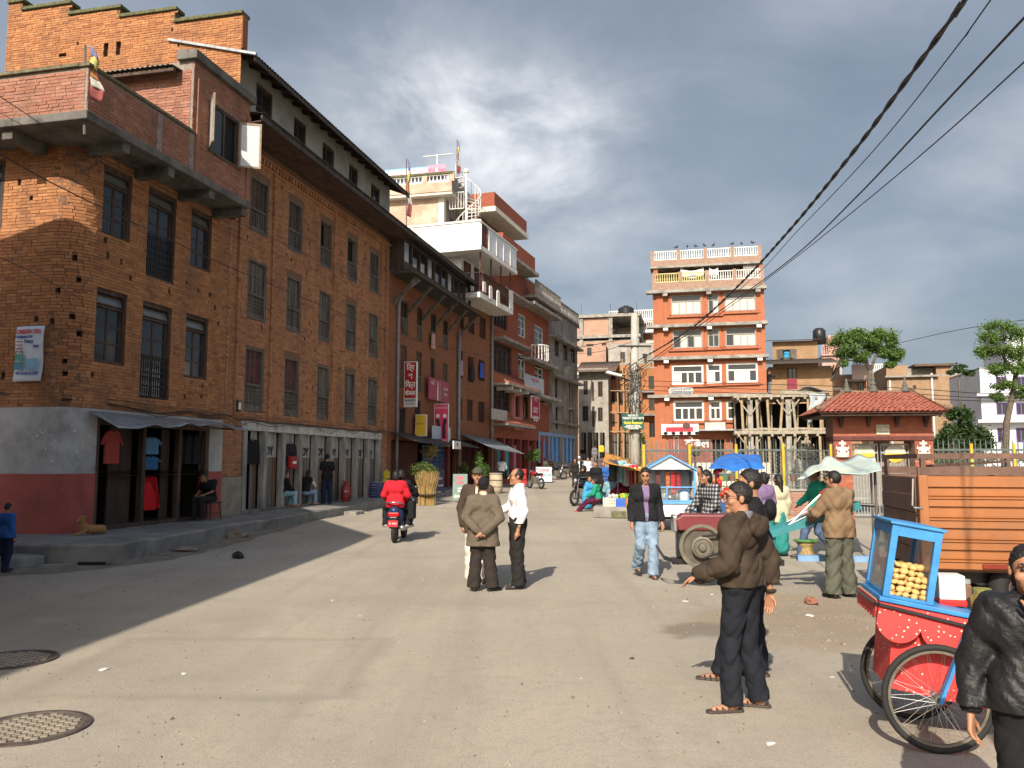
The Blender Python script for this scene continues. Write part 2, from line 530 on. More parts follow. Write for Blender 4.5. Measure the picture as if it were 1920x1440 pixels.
# ground
def ground_mat():
 m, t, b = newmat('dusty_street')
 tcn = nd(t, 'ShaderNodeTexCoord')
 vec = tcn.outputs['Object']
 def noise(sc_, det=8.0, ro=0.65, dist=0.0):
  n = nd(t, 'ShaderNodeTexNoise', i_Scale=sc_, i_Detail=det, i_Roughness=ro, i_Distortion=dist)
  lk(t, vec, n.inputs['Vector'])
  return n.outputs[0]
 big, mid, fine = noise(0.22, 3, 0.6, 0.6), noise(1.3, 6, 0.7, 0.4), noise(55, 2)
 col = ramp(t, big, [(0.36, (0.285, 0.252, 0.205)), (0.5, (0.33, 0.292, 0.236)), (0.64, (0.37, 0.328, 0.264))])
 col = mixc(t, mth(t, 'MULTIPLY', mth(t, 'SUBTRACT', mid, 0.52), 4.0, clamp=True), col, (0.39, 0.335, 0.255))
 col = mixc(t, mth(t, 'MULTIPLY', mth(t, 'SUBTRACT', 0.43, mid), 4.0, clamp=True), col, (0.25, 0.224, 0.185))
 mpt = nd(t, 'ShaderNodeMapping')
 mpt.inputs['Rotation'].default_value = (0, 0, .2)
 mpt.inputs['Scale'].default_value = (1.5, .07, 1)
 lk(t, vec, mpt.inputs[0])
 trk = nd(t, 'ShaderNodeTexNoise', i_Scale=1.0, i_Detail=5.0, i_Roughness=.6)
 lk(t, mpt.outputs[0], trk.inputs['Vector'])
 col = mixc(t, mth(t, 'MULTIPLY', mth(t, 'SUBTRACT', trk.outputs[0], .5), 2.6, clamp=True), col, (.235, .208, .17))
 s = nd(t, 'ShaderNodeSeparateXYZ')
 lk(t, vec, s.inputs[0])
 def ell(cx, cy, rx, ry):
  a = mth(t, 'DIVIDE', mth(t, 'SUBTRACT', s.outputs[0], cx), rx)
  d = mth(t, 'DIVIDE', mth(t, 'SUBTRACT', s.outputs[1], cy), ry)
  r = mth(t, 'SQRT', mth(t, 'ADD', mth(t, 'MULTIPLY', a, a), mth(t, 'MULTIPLY', d, d)))
  return mth(t, 'MULTIPLY', mth(t, 'SUBTRACT', mth(t, 'ADD', 1.0, mth(t, 'MULTIPLY', mth(t, 'SUBTRACT', mid, 0.5), 2.4)), r), 2.2, clamp=True)
 earth = mth(t, 'MAXIMUM', ell(3.9, 9.6, 2.2, 2.0), ell(6.0, 8.2, 2.0, 2.4))
 col = mixc(t, mth(t, 'MULTIPLY', earth, 0.8), col, mixc(t, mid, (0.15, 0.105, 0.07), (0.34, 0.265, 0.175)))
 col = mixc(t, mth(t, 'MULTIPLY', ell(2.1, 9.0, 0.6, 0.45), 0.6), col, (0.10, 0.08, 0.06))
 ax = mth(t, 'ABSOLUTE', mth(t, 'DIVIDE', mth(t, 'ADD', s.outputs[0], 2.55), 1.25))
 ay = mth(t, 'ABSOLUTE', mth(t, 'DIVIDE', mth(t, 'SUBTRACT', s.outputs[1], 7.55), 1.05))
 ring = mth(t, 'ABSOLUTE', mth(t, 'SUBTRACT', mth(t, 'ADD', mth(t, 'MAXIMUM', ax, ay), mth(t, 'MULTIPLY', mid, .25)), 1.12))
 col = mixc(t, mth(t, 'MULTIPLY', mth(t, 'SUBTRACT', .14, ring), 5.0, clamp=True), col, mixc(t, mid, (.21, .188, .158), (.28, .25, .2)))
 v = nd(t, 'ShaderNodeTexVoronoi', feature='DISTANCE_TO_EDGE')
 v.inputs['Scale'].default_value = 0.55
 wv = nd(t, 'ShaderNodeVectorMath', operation='ADD')
 nn = nd(t, 'ShaderNodeTexNoise', i_Scale=1.6, i_Detail=6.0)
 lk(t, vec, nn.inputs['Vector'])
 lk(t, vec, wv.inputs[0])
 lk(t, nn.outputs['Color'], wv.inputs[1])
 lk(t, wv.outputs[0], v.inputs['Vector'])
 crack = mth(t, 'MULTIPLY', mth(t, 'LESS_THAN', v.outputs['Distance'], 0.006), mth(t, 'MULTIPLY', mth(t, 'SUBTRACT', big, 0.46), 7.0, clamp=True))
 col = mixc(t, mth(t, 'MULTIPLY', crack, 0.2), col, (0.1, 0.085, 0.065))
 mot = noise(7, 4, .7)
 col = mixc(t, mth(t, 'MULTIPLY', mth(t, 'SUBTRACT', mot, 0.5), 2.2, clamp=True), col, (0.24, 0.212, 0.172))
 col = mixc(t, mth(t, 'MULTIPLY', mth(t, 'SUBTRACT', fine, 0.46), 2.4, clamp=True), col, (0.19, 0.168, 0.137))
 spk = noise(140, 2)
 col = mixc(t, mth(t, 'MULTIPLY', mth(t, 'SUBTRACT', spk, 0.60), 5.0, clamp=True), col, (0.46, 0.42, 0.35))
 lk(t, col, b.inputs['Base Color'])
 b.inputs['Roughness'].default_value = 0.93
 b.inputs['Specular IOR Level'].default_value = 0.2
 h = mth(t, 'ADD', mth(t, 'MULTIPLY', fine, 0.5), mth(t, 'MULTIPLY', mid, 1.6))
 bp = nd(t, 'ShaderNodeBump', i_Strength=0.55, i_Distance=0.012)
 lk(t, h, bp.inputs['Height'])
 lk(t, bp.outputs[0], b.inputs['Normal'])
 return m
m_ground = ground_mat()
b = MB()
xs = [-300, -60, -20, -10, -5, 0, 5, 10, 20, 60, 300]
ys = [-60, -5, 0, 6, 12, 18, 23, 28, 33, 39, 45, 51, 55, 60, 65, 70, 80, 95, 150, 400]
b.add([(x, y, gz(y)) for y in ys for x in xs], [(j * 11 + i, j * 11 + i + 1, (j + 1) * 11 + i + 1, (j + 1) * 11 + i) for j in range(len(ys) - 1) for i in range(10)])
tag(b.build('street_ground', m_ground, smooth=True), kind='structure')
def sheet(name, pts, z, mat, kind='structure', wob=0.05, seed=1):
 rnd = random.Random(seed)
 out = []
 for i, p in enumerate(pts):
  q = pts[(i + 1) % len(pts)]
  for k in range(6):
   f = k / 6
   yy = p[1] + (q[1] - p[1]) * f + rnd.uniform(-wob, wob)
   out.append((p[0] + (q[0] - p[0]) * f + rnd.uniform(-wob, wob), yy, z + gz(yy)))
 b = MB()
 b.add(out, [tuple(range(len(out)))])
 o = b.build(name, mat)
 if kind:
  tag(o, kind=kind)
 return o
def gp(*uv):
 return [tuple(gnd(u, v)[:2]) for u, v in uv]
FB = Frame(-7.6, 23.1, 0.232, 1)
# raised footpath on the left
fp_out = [(-26, 21.5), (-14, 16.6), (-8.9, 15.02), (-8.47, 14.87), (-7.65, 14.9), (-7.09, 15.26), (-6.86, 16.94), (-6.66, 19.86), (-6.02, 23.3), (-5.1, 28.0), (-4.25, 31.9), (-3.45, 35.5), (-2.6, 39.4), (-1.75, 43.3)]
def fptop(p):
 return 0.33 + max(0, (p[1] - 22)) * 0.0125
path = MB()
def inner(p):
 ex, ey = p[0] - FB.o[0], p[1] - FB.o[1]
 lx, ly = ex * FB.d[0] + ey * FB.d[1], -ex * FB.d[1] + ey * FB.d[0]
 return FB.w(max(lx, -6.3), max(ly, .4)).xy
res = []
rnd = random.Random(5)
for i in range(len(fp_out) - 1):
 a, c = fp_out[i], fp_out[i + 1]
 n = max(1, int(math.hypot(c[0] - a[0], c[1] - a[1]) / 0.5))
 for k in range(n):
  f = k / n
  res.append((a[0] + (c[0] - a[0]) * f + rnd.uniform(-.025, .025), a[1] + (c[1] - a[1]) * f + rnd.uniform(-.025, .025)))
n = len(res)
vs = []
for i, p in enumerate(res):
 t_ = fptop(p) + rnd.uniform(-.012, .012)
 g_ = gz(p[1]) - 0.05
 q = res[min(i + 1, n - 1)], res[max(i - 1, 0)]
 d = Vector((q[0][0] - q[1][0], q[0][1] - q[1][1])).normalized()
 inn = Vector((-d.y, d.x))
 vs += [(p[0] - inn.x * -0.02, p[1] + inn.y * 0.02, g_), (p[0] + inn.x * 0.0, p[1] + inn.y * 0.0, t_ - 0.03), (p[0] + inn.x * 0.03, p[1] + inn.y * 0.03, t_),
   (*(Vector(p).lerp(inner(p), .5)), fptop(p) + 0.012), (*inner(p), fptop(p) + 0.03)]
fs = []
for i in range(n - 1):
 for k in range(4):
  fs.append((i * 5 + k, (i + 1) * 5 + k, (i + 1) * 5 + k + 1, i * 5 + k + 1))
path.add(vs, fs)
m_path = M('footpath_concrete', (0.245, 0.23, 0.205), (0.14, 0.132, 0.12), 1.6, 0.92, 0.5, 55, dirt=(0.085, 0.08, 0.072), dscale=0.9, dfrom=0.55)
tag(path.build('footpath', m_path, smooth='auto'), kind='structure')
# low step beside the near corner
st = MB()
p0 = gnd(-40, 1062)
st.slab([(-12.5, 14.3), (-8.55, 14.15), (-8.2, 14.75), (-8.9, 15.3), (-12.5, 16.4)], -0.05, 0.17)
tag(st.build('footpath_step', m_path, bevel=0.03), kind='structure')
# earth washed up along the kerb
sheet('kerb_dirt', gp((-60, 1062), (120, 1060), (235, 1052), (330, 1032), (430, 1006), (480, 990), (650, 958), (700, 947), (730, 952), (640, 972), (520, 1000), (430, 1025), (320, 1050), (200, 1066), (60, 1078), (-60, 1085)), 0.004, M('kerb_earth', (0.24, 0.2, 0.155), (0.13, 0.11, 0.09), 3.5, 0.95, 0.8, 30, dirt=(0.1, 0.085, 0.07), dscale=3), wob=0.08, seed=9)
# manhole covers
def manhole(u, v, r, label):
 p = gnd(u, v)
 t_ = thing('manhole_cover', label, 'manhole cover', (p.x, p.y, 0), 0.3)
 prof = [(r * 1.12, -0.02), (r * 1.12, 0.012), (r * 1.02, 0.014), (r * 1.0, 0.004)]
 one('rim', M('cast_iron_dark', (0.09, 0.07, 0.06), (0.04, 0.032, 0.03), 9, 0.7, 0.4, 90), t_, 'lathe', prof, 40)
 one('lid', M('cast_iron', (0.15, 0.125, 0.10), (0.075, 0.06, 0.05), 7, 0.65, 0.3, 90), t_, 'lathe', [(r * 0.985, -0.02), (r * 0.985, 0.006), (0, 0.006)], 40)
 studs = MB()
 st_ = r / 7.5
 for i in range(-8, 9):
  for j in range(-8, 9):
   x, y = i * st_, j * st_
   if math.hypot(x, y) < r * 0.9 and (i + j) % 2 == 0:
    studs.obox((x, y, 0.010), st_ * 0.95, st_ * 0.95, 0.008, Matrix.Rotation(0.1, 3, 'Z'))
 o = studs.build('tread_studs', M('worn_iron_stud', (0.30, 0.26, 0.2), (0.22, 0.19, 0.15), 8, 0.6), t_)
 tag(o, kind='stuff')
manhole(22, 1238, 0.34, 'round iron manhole cover in the shade of the street')
manhole(55, 1366, 0.34, 'round iron manhole cover in full sun on the street')
# walls and brickwork
def in_any(x, z, holes):
 return any(h[0] < x < h[1] and h[2] < z < h[3] for h in holes)
def wall(parent, mat, x0, x1, z0, z1, holes=(), y=0.0, depth=0.2, name='wall', pos=None, seg=None, back=()):
 pos = pos or (lambda s, z, d: (s, y + d, z))
 xs = sorted({x0, x1} | {min(max(e, x0), x1) for h in holes for e in h[:2]} | set(seg or ()))
 zs = sorted({z0, z1} | {min(max(e, z0), z1) for h in holes for e in h[2:4]})
 b = MB()
 for i in range(len(xs) - 1):
  for j in range(len(zs) - 1):
   if xs[i + 1] - xs[i] < 1e-6 or zs[j + 1] - zs[j] < 1e-6:
    continue
   if in_any((xs[i] + xs[i + 1]) / 2, (zs[j] + zs[j + 1]) / 2, holes):
    continue
   b.add([pos(xs[i], zs[j], 0), pos(xs[i + 1], zs[j], 0), pos(xs[i + 1], zs[j + 1], 0), pos(xs[i], zs[j + 1], 0)], [(0, 1, 2, 3)])
 for k, h in enumerate(holes):
  a, c, e, g = h[:4]
  P0, P1, P2, P3 = (a, e), (c, e), (c, g), (a, g)
  for p, q in ((P0, P1), (P1, P2), (P2, P3), (P3, P0)):
   b.add([pos(*q, 0), pos(*p, 0), pos(*p, depth), pos(*q, depth)], [(0, 1, 2, 3)])
  if len(h) > 4:
   b.add([pos(*P0, depth), pos(*P1, depth), pos(*P2, depth), pos(*P3, depth)], [(0, 1, 2, 3)])
 return b.build(name, mat, parent)
_bk = {}
def brickwork(parent, mat, s0, s1, z0, z1, holes, pos=None, bw=0.24, bh=0.070, gap=0.011, proud=0.012, nobj=300, near=None, seed=1, y=0.0, top=None):
 rnd = random.Random(seed)
 pos = pos or (lambda s, z, d: (s, y + d, z))
 items = []
 nrow = int((z1 - z0) / bh)
 for r_ in range(nrow):
  za, zb = z0 + r_ * bh, z0 + (r_ + 1) * bh - gap
  iv = [(s0, s1)]
  for h in holes:
   if h[2] < zb - 0.01 and h[3] > za + 0.01:
    nv = []
    for a, c in iv:
     if h[1] <= a or h[0] >= c:
      nv.append((a, c))
      continue
     if h[0] > a:
      nv.append((a, h[0]))
     if h[1] < c:
      nv.append((h[1], c))
    iv = nv
  for a, c in iv:
   x = a
   first = bw * (0.5 if r_ % 2 else 1.0) * rnd.uniform(0.9, 1.05)
   while x < c - 0.02:
    l = first if first else bw * (rnd.choice((1, 1, 1, 1, 0.52)) * rnd.uniform(0.96, 1.04))
    first = None
    e = min(x + l, c)
    if c - e < 0.05:
     e = c
    if e - x > 0.03:
     if top is None or zb < top((x + e) / 2):
      items.append((x, e - gap, za + rnd.uniform(-.003, .003), zb + rnd.uniform(-.003, .003), proud * rnd.uniform(0.4, 1.5), rnd.uniform(-.004, .004)))
    x = e
 def vsof(it):
  x, e, za, zb, d, tw = it
  P = [pos(x, za, 0.004), pos(e, za, 0.004), pos(e, zb, 0.004), pos(x, zb, 0.004), pos(x, za, -d - tw), pos(e, za, -d + tw), pos(e, zb, -d + tw), pos(x, zb, -d - tw)]
  return P
 FS = [(4, 5, 6, 7), (0, 1, 5, 4), (1, 2, 6, 5), (2, 3, 7, 6), (3, 0, 4, 7)]
 if near and nobj:
  items.sort(key=lambda it: near((it[0] + it[1]) / 2, it[2]))
 else:
  nobj = 0
 for it in items[:nobj]:
  x, e, za, zb, d, tw = it
  L = max(1, round((e - x) / 0.02)) * 0.02
  key = (mat.name, L)
  p = Vector(pos((x + e) / 2, (za + zb) / 2, 0))
  px = Vector(pos(e, za, 0)) - Vector(pos(x, za, 0))
  if key not in _bk:
   bb = MB()
   hl, hh = (L - 0.002) / 2, (bh - gap) / 2
   bb.box(-hl, hl, -0.013, 0.02, -hh, hh)
   _bk[key] = bb.mesh('brick', mat)
  link('brick', _bk[key], parent, p + Vector((0, 0, 0)), (0, tw * 2, math.atan2(px.y, px.x)))
 b = MB()
 for it in items[nobj:]:
  b.add(vsof(it), FS)
 o = b.build('brick_courses', mat, parent)
 tag(o, kind='stuff')
 return o
def putlogs(n, s0, s1, z0, z1, holes, seed, sz=(0.09, 0.11)):
 rnd = random.Random(seed)
 out = []
 k = 0
 while len(out) < n and k < 400:
  k += 1
  x, z = rnd.uniform(s0, s1), rnd.uniform(z0, z1)
  if not any(h[0] - .25 < x < h[1] + .25 and h[2] - .15 < z < h[3] + .15 for h in list(holes) + out):
   out.append((x, x + sz[0] * rnd.uniform(.8, 1.2), z, z + sz[1] * rnd.uniform(.8, 1.3), 1))
 return out
# windows
def window_case(root, x0, x1, z0, z1, y=0.0, fm=None, nx=2, trans=0.3, panes=3, pm=None, gl=None, name='window', fw=0.06, sill=True, grille=0.0):
 fm, gl = fm or m_wood, gl or m_glassd
 b = MB()
 b.box(x0, x0 + fw, y - 0.015, y + 0.13, z0, z1)
 b.box(x1 - fw, x1, y - 0.015, y + 0.13, z0, z1)
 b.box(x0 + fw, x1 - fw, y - 0.012, y + 0.13, z1 - fw * 1.6, z1)
 b.box(x0 + fw, x1 - fw, y - 0.012, y + 0.13, z0, z0 + fw)
 zt = z1 - fw * 1.6 - trans
 if trans:
  b.box(x0 + fw, x1 - fw, y, y + 0.12, zt - fw * 0.7, zt)
 wdw = b.build(name, fm, root)
 lo, hi = z0 + fw, zt - (fw * 0.7 if trans else 0)
 wd = (x1 - x0 - 2 * fw) / nx
 for k in range(nx):
  a, c = x0 + fw + k * wd, x0 + fw + (k + 1) * wd
  lf = MB()
  t_ = 0.035
  yy = y + 0.05
  lf.box(a + .004, a + t_, yy, yy + 0.035, lo, hi)
  lf.box(c - t_, c - .004, yy, yy + 0.035, lo, hi)
  ph = (hi - lo) / panes
  for q in range(panes + 1):
   zc = lo + q * ph
   lf.box(a + t_, c - t_, yy + 0.002, yy + 0.033, max(lo, zc - 0.018), min(hi, zc + 0.018))
  lf.build('casement', fm, wdw)
  for q in range(panes):
   one('pane', gl, wdw, 'box', a + t_ - .002, c - t_ + .002, yy + 0.014, yy + 0.02, lo + q * ph + 0.012, lo + (q + 1) * ph - 0.012)
 if trans:
  tl = MB()
  zz0, zz1 = zt + 0.02, z1 - fw * 1.6 - 0.02
  tl.add([(x0 + fw, y + 0.02, zz0), (x1 - fw, y + 0.02, zz0), (x1 - fw, y + 0.09, zz1), (x0 + fw, y + 0.09, zz1)], [(0, 1, 2, 3)])
  tl.build('transom_pane', glass('transom_glass', (0.12, 0.13, 0.13), 0.18), wdw, solid=0.008)
  fr_ = MB()
  for za in (zz0 + .012, zz1 - .012):
   fr_.bar((x0 + fw, y + 0.015 + (za - zz0) / (zz1 - zz0) * 0.07, za), (x1 - fw, y + 0.015 + (za - zz0) / (zz1 - zz0) * 0.07, za), 0.02, 0.03)
  fr_.build('transom_frame', fm, wdw)
 if grille:
  g = MB()
  zg = z0 + fw + grille
  n = int((x1 - x0 - 2 * fw) / 0.075)
  for k in range(n + 1):
   xx = x0 + fw + (x1 - x0 - 2 * fw) * k / n
   g.tube([(xx, y - 0.03, z0 + .03), (xx, y - 0.03, zg)], 0.008, 4)
  for zz in (z0 + .06, z0 + grille * 0.33, z0 + grille * 0.66, zg):
   g.bar((x0 + .02, y - 0.03, zz), (x1 - .02, y - 0.03, zz), 0.018, 0.02)
  for k in range(n):
   xx = x0 + fw + (x1 - x0 - 2 * fw) * (k + .5) / n
   for zz in (z0 + grille * 0.2, z0 + grille * 0.5, z0 + grille * 0.83):
    g.tube([(xx + .03 * math.cos(a), y - 0.03, zz + .045 * math.sin(a)) for a in [i * PI / 3 for i in range(6)]], 0.006, 3, closed=True)
  g.build('iron_guard', m_iron, wdw)
 return wdw
def window_newar(root, x0, x1, z0, z1, y=0.0, arch=True, lower=0.42, leaf=None, open_=0, bm=None):
 fw = 0.075
 b = MB()
 b.box(x0, x0 + fw, y - 0.03, y + 0.14, z0, z1)
 b.box(x1 - fw, x1, y - 0.03, y + 0.14, z0, z1)
 b.box(x0 - 0.03, x1 + 0.03, y - 0.035, y + 0.14, z1 - fw * 0.9, z1 + 0.01)
 b.box(x0 - 0.03, x1 + 0.03, y - 0.04, y + 0.14, z0 - 0.03, z0 + fw)
 zl = z0 + (z1 - z0) * lower
 b.box(x0 + fw, x1 - fw, y - 0.02, y + 0.12, zl - 0.03, zl + 0.03)
 wdw = b.build('window', m_wood2, root)
 a, c = x0 + fw, x1 - fw
 mid = (a + c) / 2
 leaf = leaf or m_wood2
 hi = z1 - fw * 0.9
 one('dark_room', m_black, wdw, 'box', a, c, y + 0.16, y + 0.17, zl, hi)
 for k, (p, q) in enumerate(((a, mid - .004), (mid + .004, c))):
  if open_ == 2 or (open_ == 1 and k == 0):
   continue
  lf = MB()
  lf.box(p, q, y + 0.055, y + 0.085, zl + 0.03, hi)
  h = hi - zl - 0.03
  nrow = 3
  for r_ in range(nrow):
   za, zb = zl + 0.03 + h * r_ / nrow + 0.035, zl + 0.03 + h * (r_ + 1) / nrow - 0.035
   w2 = (q - p) / 2
   for s_ in (0, 1):
    lf.box(p + s_ * w2 + .022, p + (s_ + 1) * w2 - .022, y + 0.04, y + 0.056, za, zb)
  lf.build('shutter', leaf, wdw)
 g = MB()
 g.box(a, c, y + 0.05, y + 0.07, z0 + fw, zl - 0.03)
 za, zb = z0 + fw, zl - 0.03
 g.box(a, c, y + 0.01, y + 0.05, za, za + 0.16 * (zb - za))
 n = 7
 for k in range(n + 1):
  xx = a + (c - a) * k / n
  g.box(max(a, xx - .014), min(c, xx + .014), y + 0.012, y + 0.05, za + 0.16 * (zb - za), zb)
 for k in range(1, 5):
  zz = za + (zb - za) * (0.16 + 0.84 * k / 5)
  g.box(a, c, y + 0.016, y + 0.05, zz - .012, zz + .012)
 g.build('lattice_guard', m_wood2, wdw)
 if arch:
  ar = MB()
  n = 11
  w2 = (x1 - x0) / 2 + 0.06
  rise = 0.13
  rad = (w2 * w2 + rise * rise) / (2 * rise)
  am = math.asin(w2 / rad)
  cx_, cz_ = (x0 + x1) / 2, z1 + 0.02 + rise - rad
  for k in range(n):
   t0, t1 = -am + 2 * am * k / n + .006, -am + 2 * am * (k + 1) / n - .006
   pts = [(cx_ + rr * math.sin(tt), cz_ + rr * math.cos(tt)) for rr, tt in ((rad, t0), (rad, t1), (rad + .16, t1), (rad + .16, t0))]
   ar.prism([pts[3], pts[2], pts[1], pts[0]][::-1], y - 0.022, y + 0.01)
  tag(ar.build('brick_arch', bm or m_brickB, wdw), kind='stuff')
  tp = MB()
  pts = [(x0, z1 + 0.01)] + [(cx_ + rad * math.sin(-am + 2 * am * k / 8), cz_ + rad * math.cos(-am + 2 * am * k / 8)) for k in range(9)] + [(x1, z1 + 0.01)]
  tp.prism(pts[::-1], y - 0.014, y + 0.0)
  tp.build('arch_filling', m_wood, wdw)
 return wdw
# corner house (A)
XA, RA, YA = -5.95, 0.62, -0.12
ARC = RA * PI / 2
def posA(s, z, d):
 if s >= 0:
  return (XA + s, YA + d, z)
 if s > -ARC:
  t_ = -s / RA
  return (XA - (RA - d) * math.sin(t_), YA + RA - (RA - d) * math.cos(t_), z)
 return (XA - RA + d, YA + RA + (-s - ARC), z)
A = FB.root('corner_house', 'orange brick corner house with rounded corner and jutting balcony', 'house')
sA = lambda x: x - XA
A_END = -1.02
win_top = [(-5.88, -4.98, 6.70, 8.22), (-4.40, -3.36, 6.12, 8.22), (-2.74, -1.86, 6.74, 8.22)]
win_mid = [(-5.93, -4.98, 3.92, 5.52), (-4.44, -3.38, 3.26, 5.50), (-2.80, -1.86, 3.90, 5.50)]
hA = [(sA(a), sA(c), e, g) for a, c, e, g in win_top + win_mid]
side_w = [(-ARC - 2.15, -ARC - 1.25, 6.75, 8.2), (-ARC - 2.15, -ARC - 1.25, 3.9, 5.5)]
hA += side_w
plA = putlogs(26, -ARC - 1.2, sA(A_END) - .2, 3.2, 8.3, hA, 3)
segs = [-ARC * k / 8 for k in range(1, 9)]
SIDE_S = -ARC - 6.0
wA = wall(A, m_mortar, SIDE_S, sA(A_END), 2.92, 8.62, hA + plA, pos=posA, seg=segs, depth=0.22)
brickwork(wA, m_brickA, SIDE_S, sA(A_END), 2.93, 8.6, hA + plA, pos=posA, near=lambda s, z: abs(s + 0.2) + 0.55 * abs(z - 5.8), seed=11, proud=0.010)
for (a, c, e, g), k in zip(win_top + win_mid, range(6)):
 window_case(A, a, c, e, g, YA + 0.05, trans=0.26, grille=(0.95 if k in (1, 4) else 0), panes=(4 if k in (1, 4) else 3))
for a, c, e, g in side_w:
 fr = MB()
 y0, y1 = -c - ARC, -a - ARC
 x_ = XA - RA
 for p, q in ((y0, y0 + .07), (y1 - .07, y1), ((y0 + y1) / 2 - .03, (y0 + y1) / 2 + .03)):
  fr.box(x_ - 0.01, x_ + 0.1, YA + RA + p, YA + RA + q, e, g)
 fr.box(x_ - 0.008, x_ + 0.1, YA + RA + y0, YA + RA + y1, g - .08, g)
 fr.box(x_ - 0.008, x_ + 0.1, YA + RA + y0, YA + RA + y1, e, e + .07)
 fr.box(x_ - 0.005, x_ + 0.1, YA + RA + y0, YA + RA + y1, g - .4, g - .35)
 sub = fr.build('window', m_wood, A)
 one('pane', m_glassd, sub, 'box', x_ + 0.06, x_ + 0.07, YA + RA + y0 + .05, YA + RA + y1 - .05, e, g)
# plastered ground storey
op = (sA(-5.72), sA(-1.62), 0.3, 2.74)
pl = wall(A, m_plast, SIDE_S, sA(A_END), 1.56, 2.92, [(op[0], op[1], 1.5, 2.74)], pos=posA, seg=segs, depth=0.3, name='plaster')
rp = wall(A, m_redp, SIDE_S, sA(A_END), 0.2, 1.56, [(op[0], op[1], 0.1, 1.6)], pos=lambda s, z, d: posA(s, z, d - 0.006), seg=segs, depth=0.3, name='red_plaster')
scr = MB()
rnd = random.Random(3)
for k in range(60):
 s_ = rnd.uniform(-ARC - .2, sA(-5.8))
 z_ = min(2.7, max(1.7, rnd.gauss(2.25, .22)))
 w_, h_ = rnd.uniform(.008, .05), rnd.uniform(.006, .025)
 q = [posA(s_, z_, -.004), posA(s_ + w_, z_ + rnd.uniform(-.015, .015), -.004), posA(s_ + w_, z_ + h_, -.004), posA(s_, z_ + h_ * rnd.random(), -.004)]
 scr.add(q, [(0, 1, 2, 3)])
tag(scr.build('torn_paper_scraps', m_white, pl), kind='stuff')
# floor, roof, inner dark shell, back and far side
core = MB()
core.box(XA + 0.1, A_END, 2.6, 2.7, 0.1, 8.5)
core.box(A_END - .15, A_END - .02, YA + .3, 2.6, 0.1, 8.4)
core.box(XA - .1, XA + .15, YA + .35, 2.6, 0.1, 8.4)
core.box(XA - RA + 0.35, A_END - .05, 0.5, 5.8, 2.78, 2.9)
core.box(XA - RA + 0.35, A_END - .05, 0.3, 5.8, 8.45, 8.6)
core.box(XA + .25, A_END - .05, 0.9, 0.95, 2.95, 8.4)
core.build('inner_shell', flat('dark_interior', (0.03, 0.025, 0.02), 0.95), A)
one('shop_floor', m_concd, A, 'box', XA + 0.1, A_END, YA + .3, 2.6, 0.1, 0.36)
# cornice where slab sits: balcony slab, beams, parapet
BO = 1.0
slab = MB()
slab.box(-7.62, -1.7, -BO - .12, 0.6, 8.42, 8.6)
slab.box(-7.62, -6.4, 0.6, 5.8, 8.421, 8.6)
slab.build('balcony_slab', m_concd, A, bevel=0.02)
for x in (-6.45, -4.95, -3.35, -1.9):
 bm_ = MB()
 bm_.prism([(x, 8.44), (x + .22, 8.44), (x + .22, 8.22), (x, 8.22)][::-1], -BO - .02, -.1)
 bm_.build('balcony_beam', m_concd, A, bevel=0.015)
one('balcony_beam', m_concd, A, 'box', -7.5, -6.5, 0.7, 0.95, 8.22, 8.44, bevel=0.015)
m_par = brick_piece_mat('weathered_red_brick', [(0.24, 0.105, 0.07), (0.33, 0.15, 0.10), (0.28, 0.12, 0.085), (0.37, 0.19, 0.14), (0.22, 0.095, 0.07)])
m_parw = M('pale_mortar', (0.26, 0.22, 0.19), (0.14, 0.11, 0.095), 10, 0.95, 0.4, 60)
PB = -BO - .05
pw = MB()
pw.box(-7.55, -4.1, PB, PB + .12, 8.6, 9.50)
pw.box(-7.55, -7.43, PB + .12, 5.7, 8.6, 9.50)
for x in (-5.45, -4.3):
 pw.box(x, x + .16, PB - .03, PB + .13, 8.6, 9.47)
pw = pw.build('parapet', m_parw, A)
brickwork(pw, m_par, -7.54, -4.1, 8.61, 9.49, [], nobj=0, seed=5, y=PB)
brickwork(pw, m_par, 0.0, 6.7, 8.61, 9.49, [], nobj=0, seed=6, pos=lambda s, z, d: (-7.55 + d, 5.7 - s, z))
cp = MB()
cp.box(-7.6, -4.1, PB - .06, PB + .18, 9.50, 9.57)
cp.box(-7.62, -7.38, PB + .18, 5.7, 9.501, 9.571)
cp.build('coping', M('mossy_coping', (0.16, 0.14, 0.09), (0.07, 0.065, 0.04), 8, 0.95, 0.6, 40), A, bevel=0.01)
# rooftop room at the far end of the balcony
rw = wall(A, m_parw, -4.2, -1.72, 8.6, 11.28, [(-3.5, -2.2, 9.36, 10.6)], y=PB, depth=0.15, name='roof_room_wall')
brickwork(rw, m_par, -4.2, -1.72, 8.61, 11.27, [(-3.5, -2.2, 9.36, 10.6)], nobj=0, y=PB, seed=8)
sw = MB()
sw.box(-4.2, -4.05, PB + .001, 2.4, 8.6, 11.28)
sw.box(-1.87, -1.72, PB + .001, 2.4, 8.6, 11.28)
sw = sw.build('roof_room_side', m_parw, A)
brickwork(sw, m_par, 0.0, 3.4, 8.61, 11.1, [], nobj=0, seed=9, pos=lambda s, z, d: (-4.2 + d, 2.4 - s, z))
for xx in (-4.05, -1.85):
 one('pier', m_par, A, 'box', xx, xx + .13, PB - .045, PB + .0, 8.62, 10.9)
rc = MB()
rc.box(-4.32, -1.62, PB - .14, PB + .1, 11.28, 11.5)
rc.box(-4.32, -4.1, PB + .1, PB + .4, 11.281, 11.52)
rc.build('roof_room_coping', m_concd, A, bevel=0.015)
win = MB()
for x in (-3.5, -2.87, -2.26):
 win.box(x, x + .06, PB + .02, PB + .1, 9.36, 10.6)
win.box(-3.5, -2.2, PB + .022, PB + .1, 10.53, 10.6)
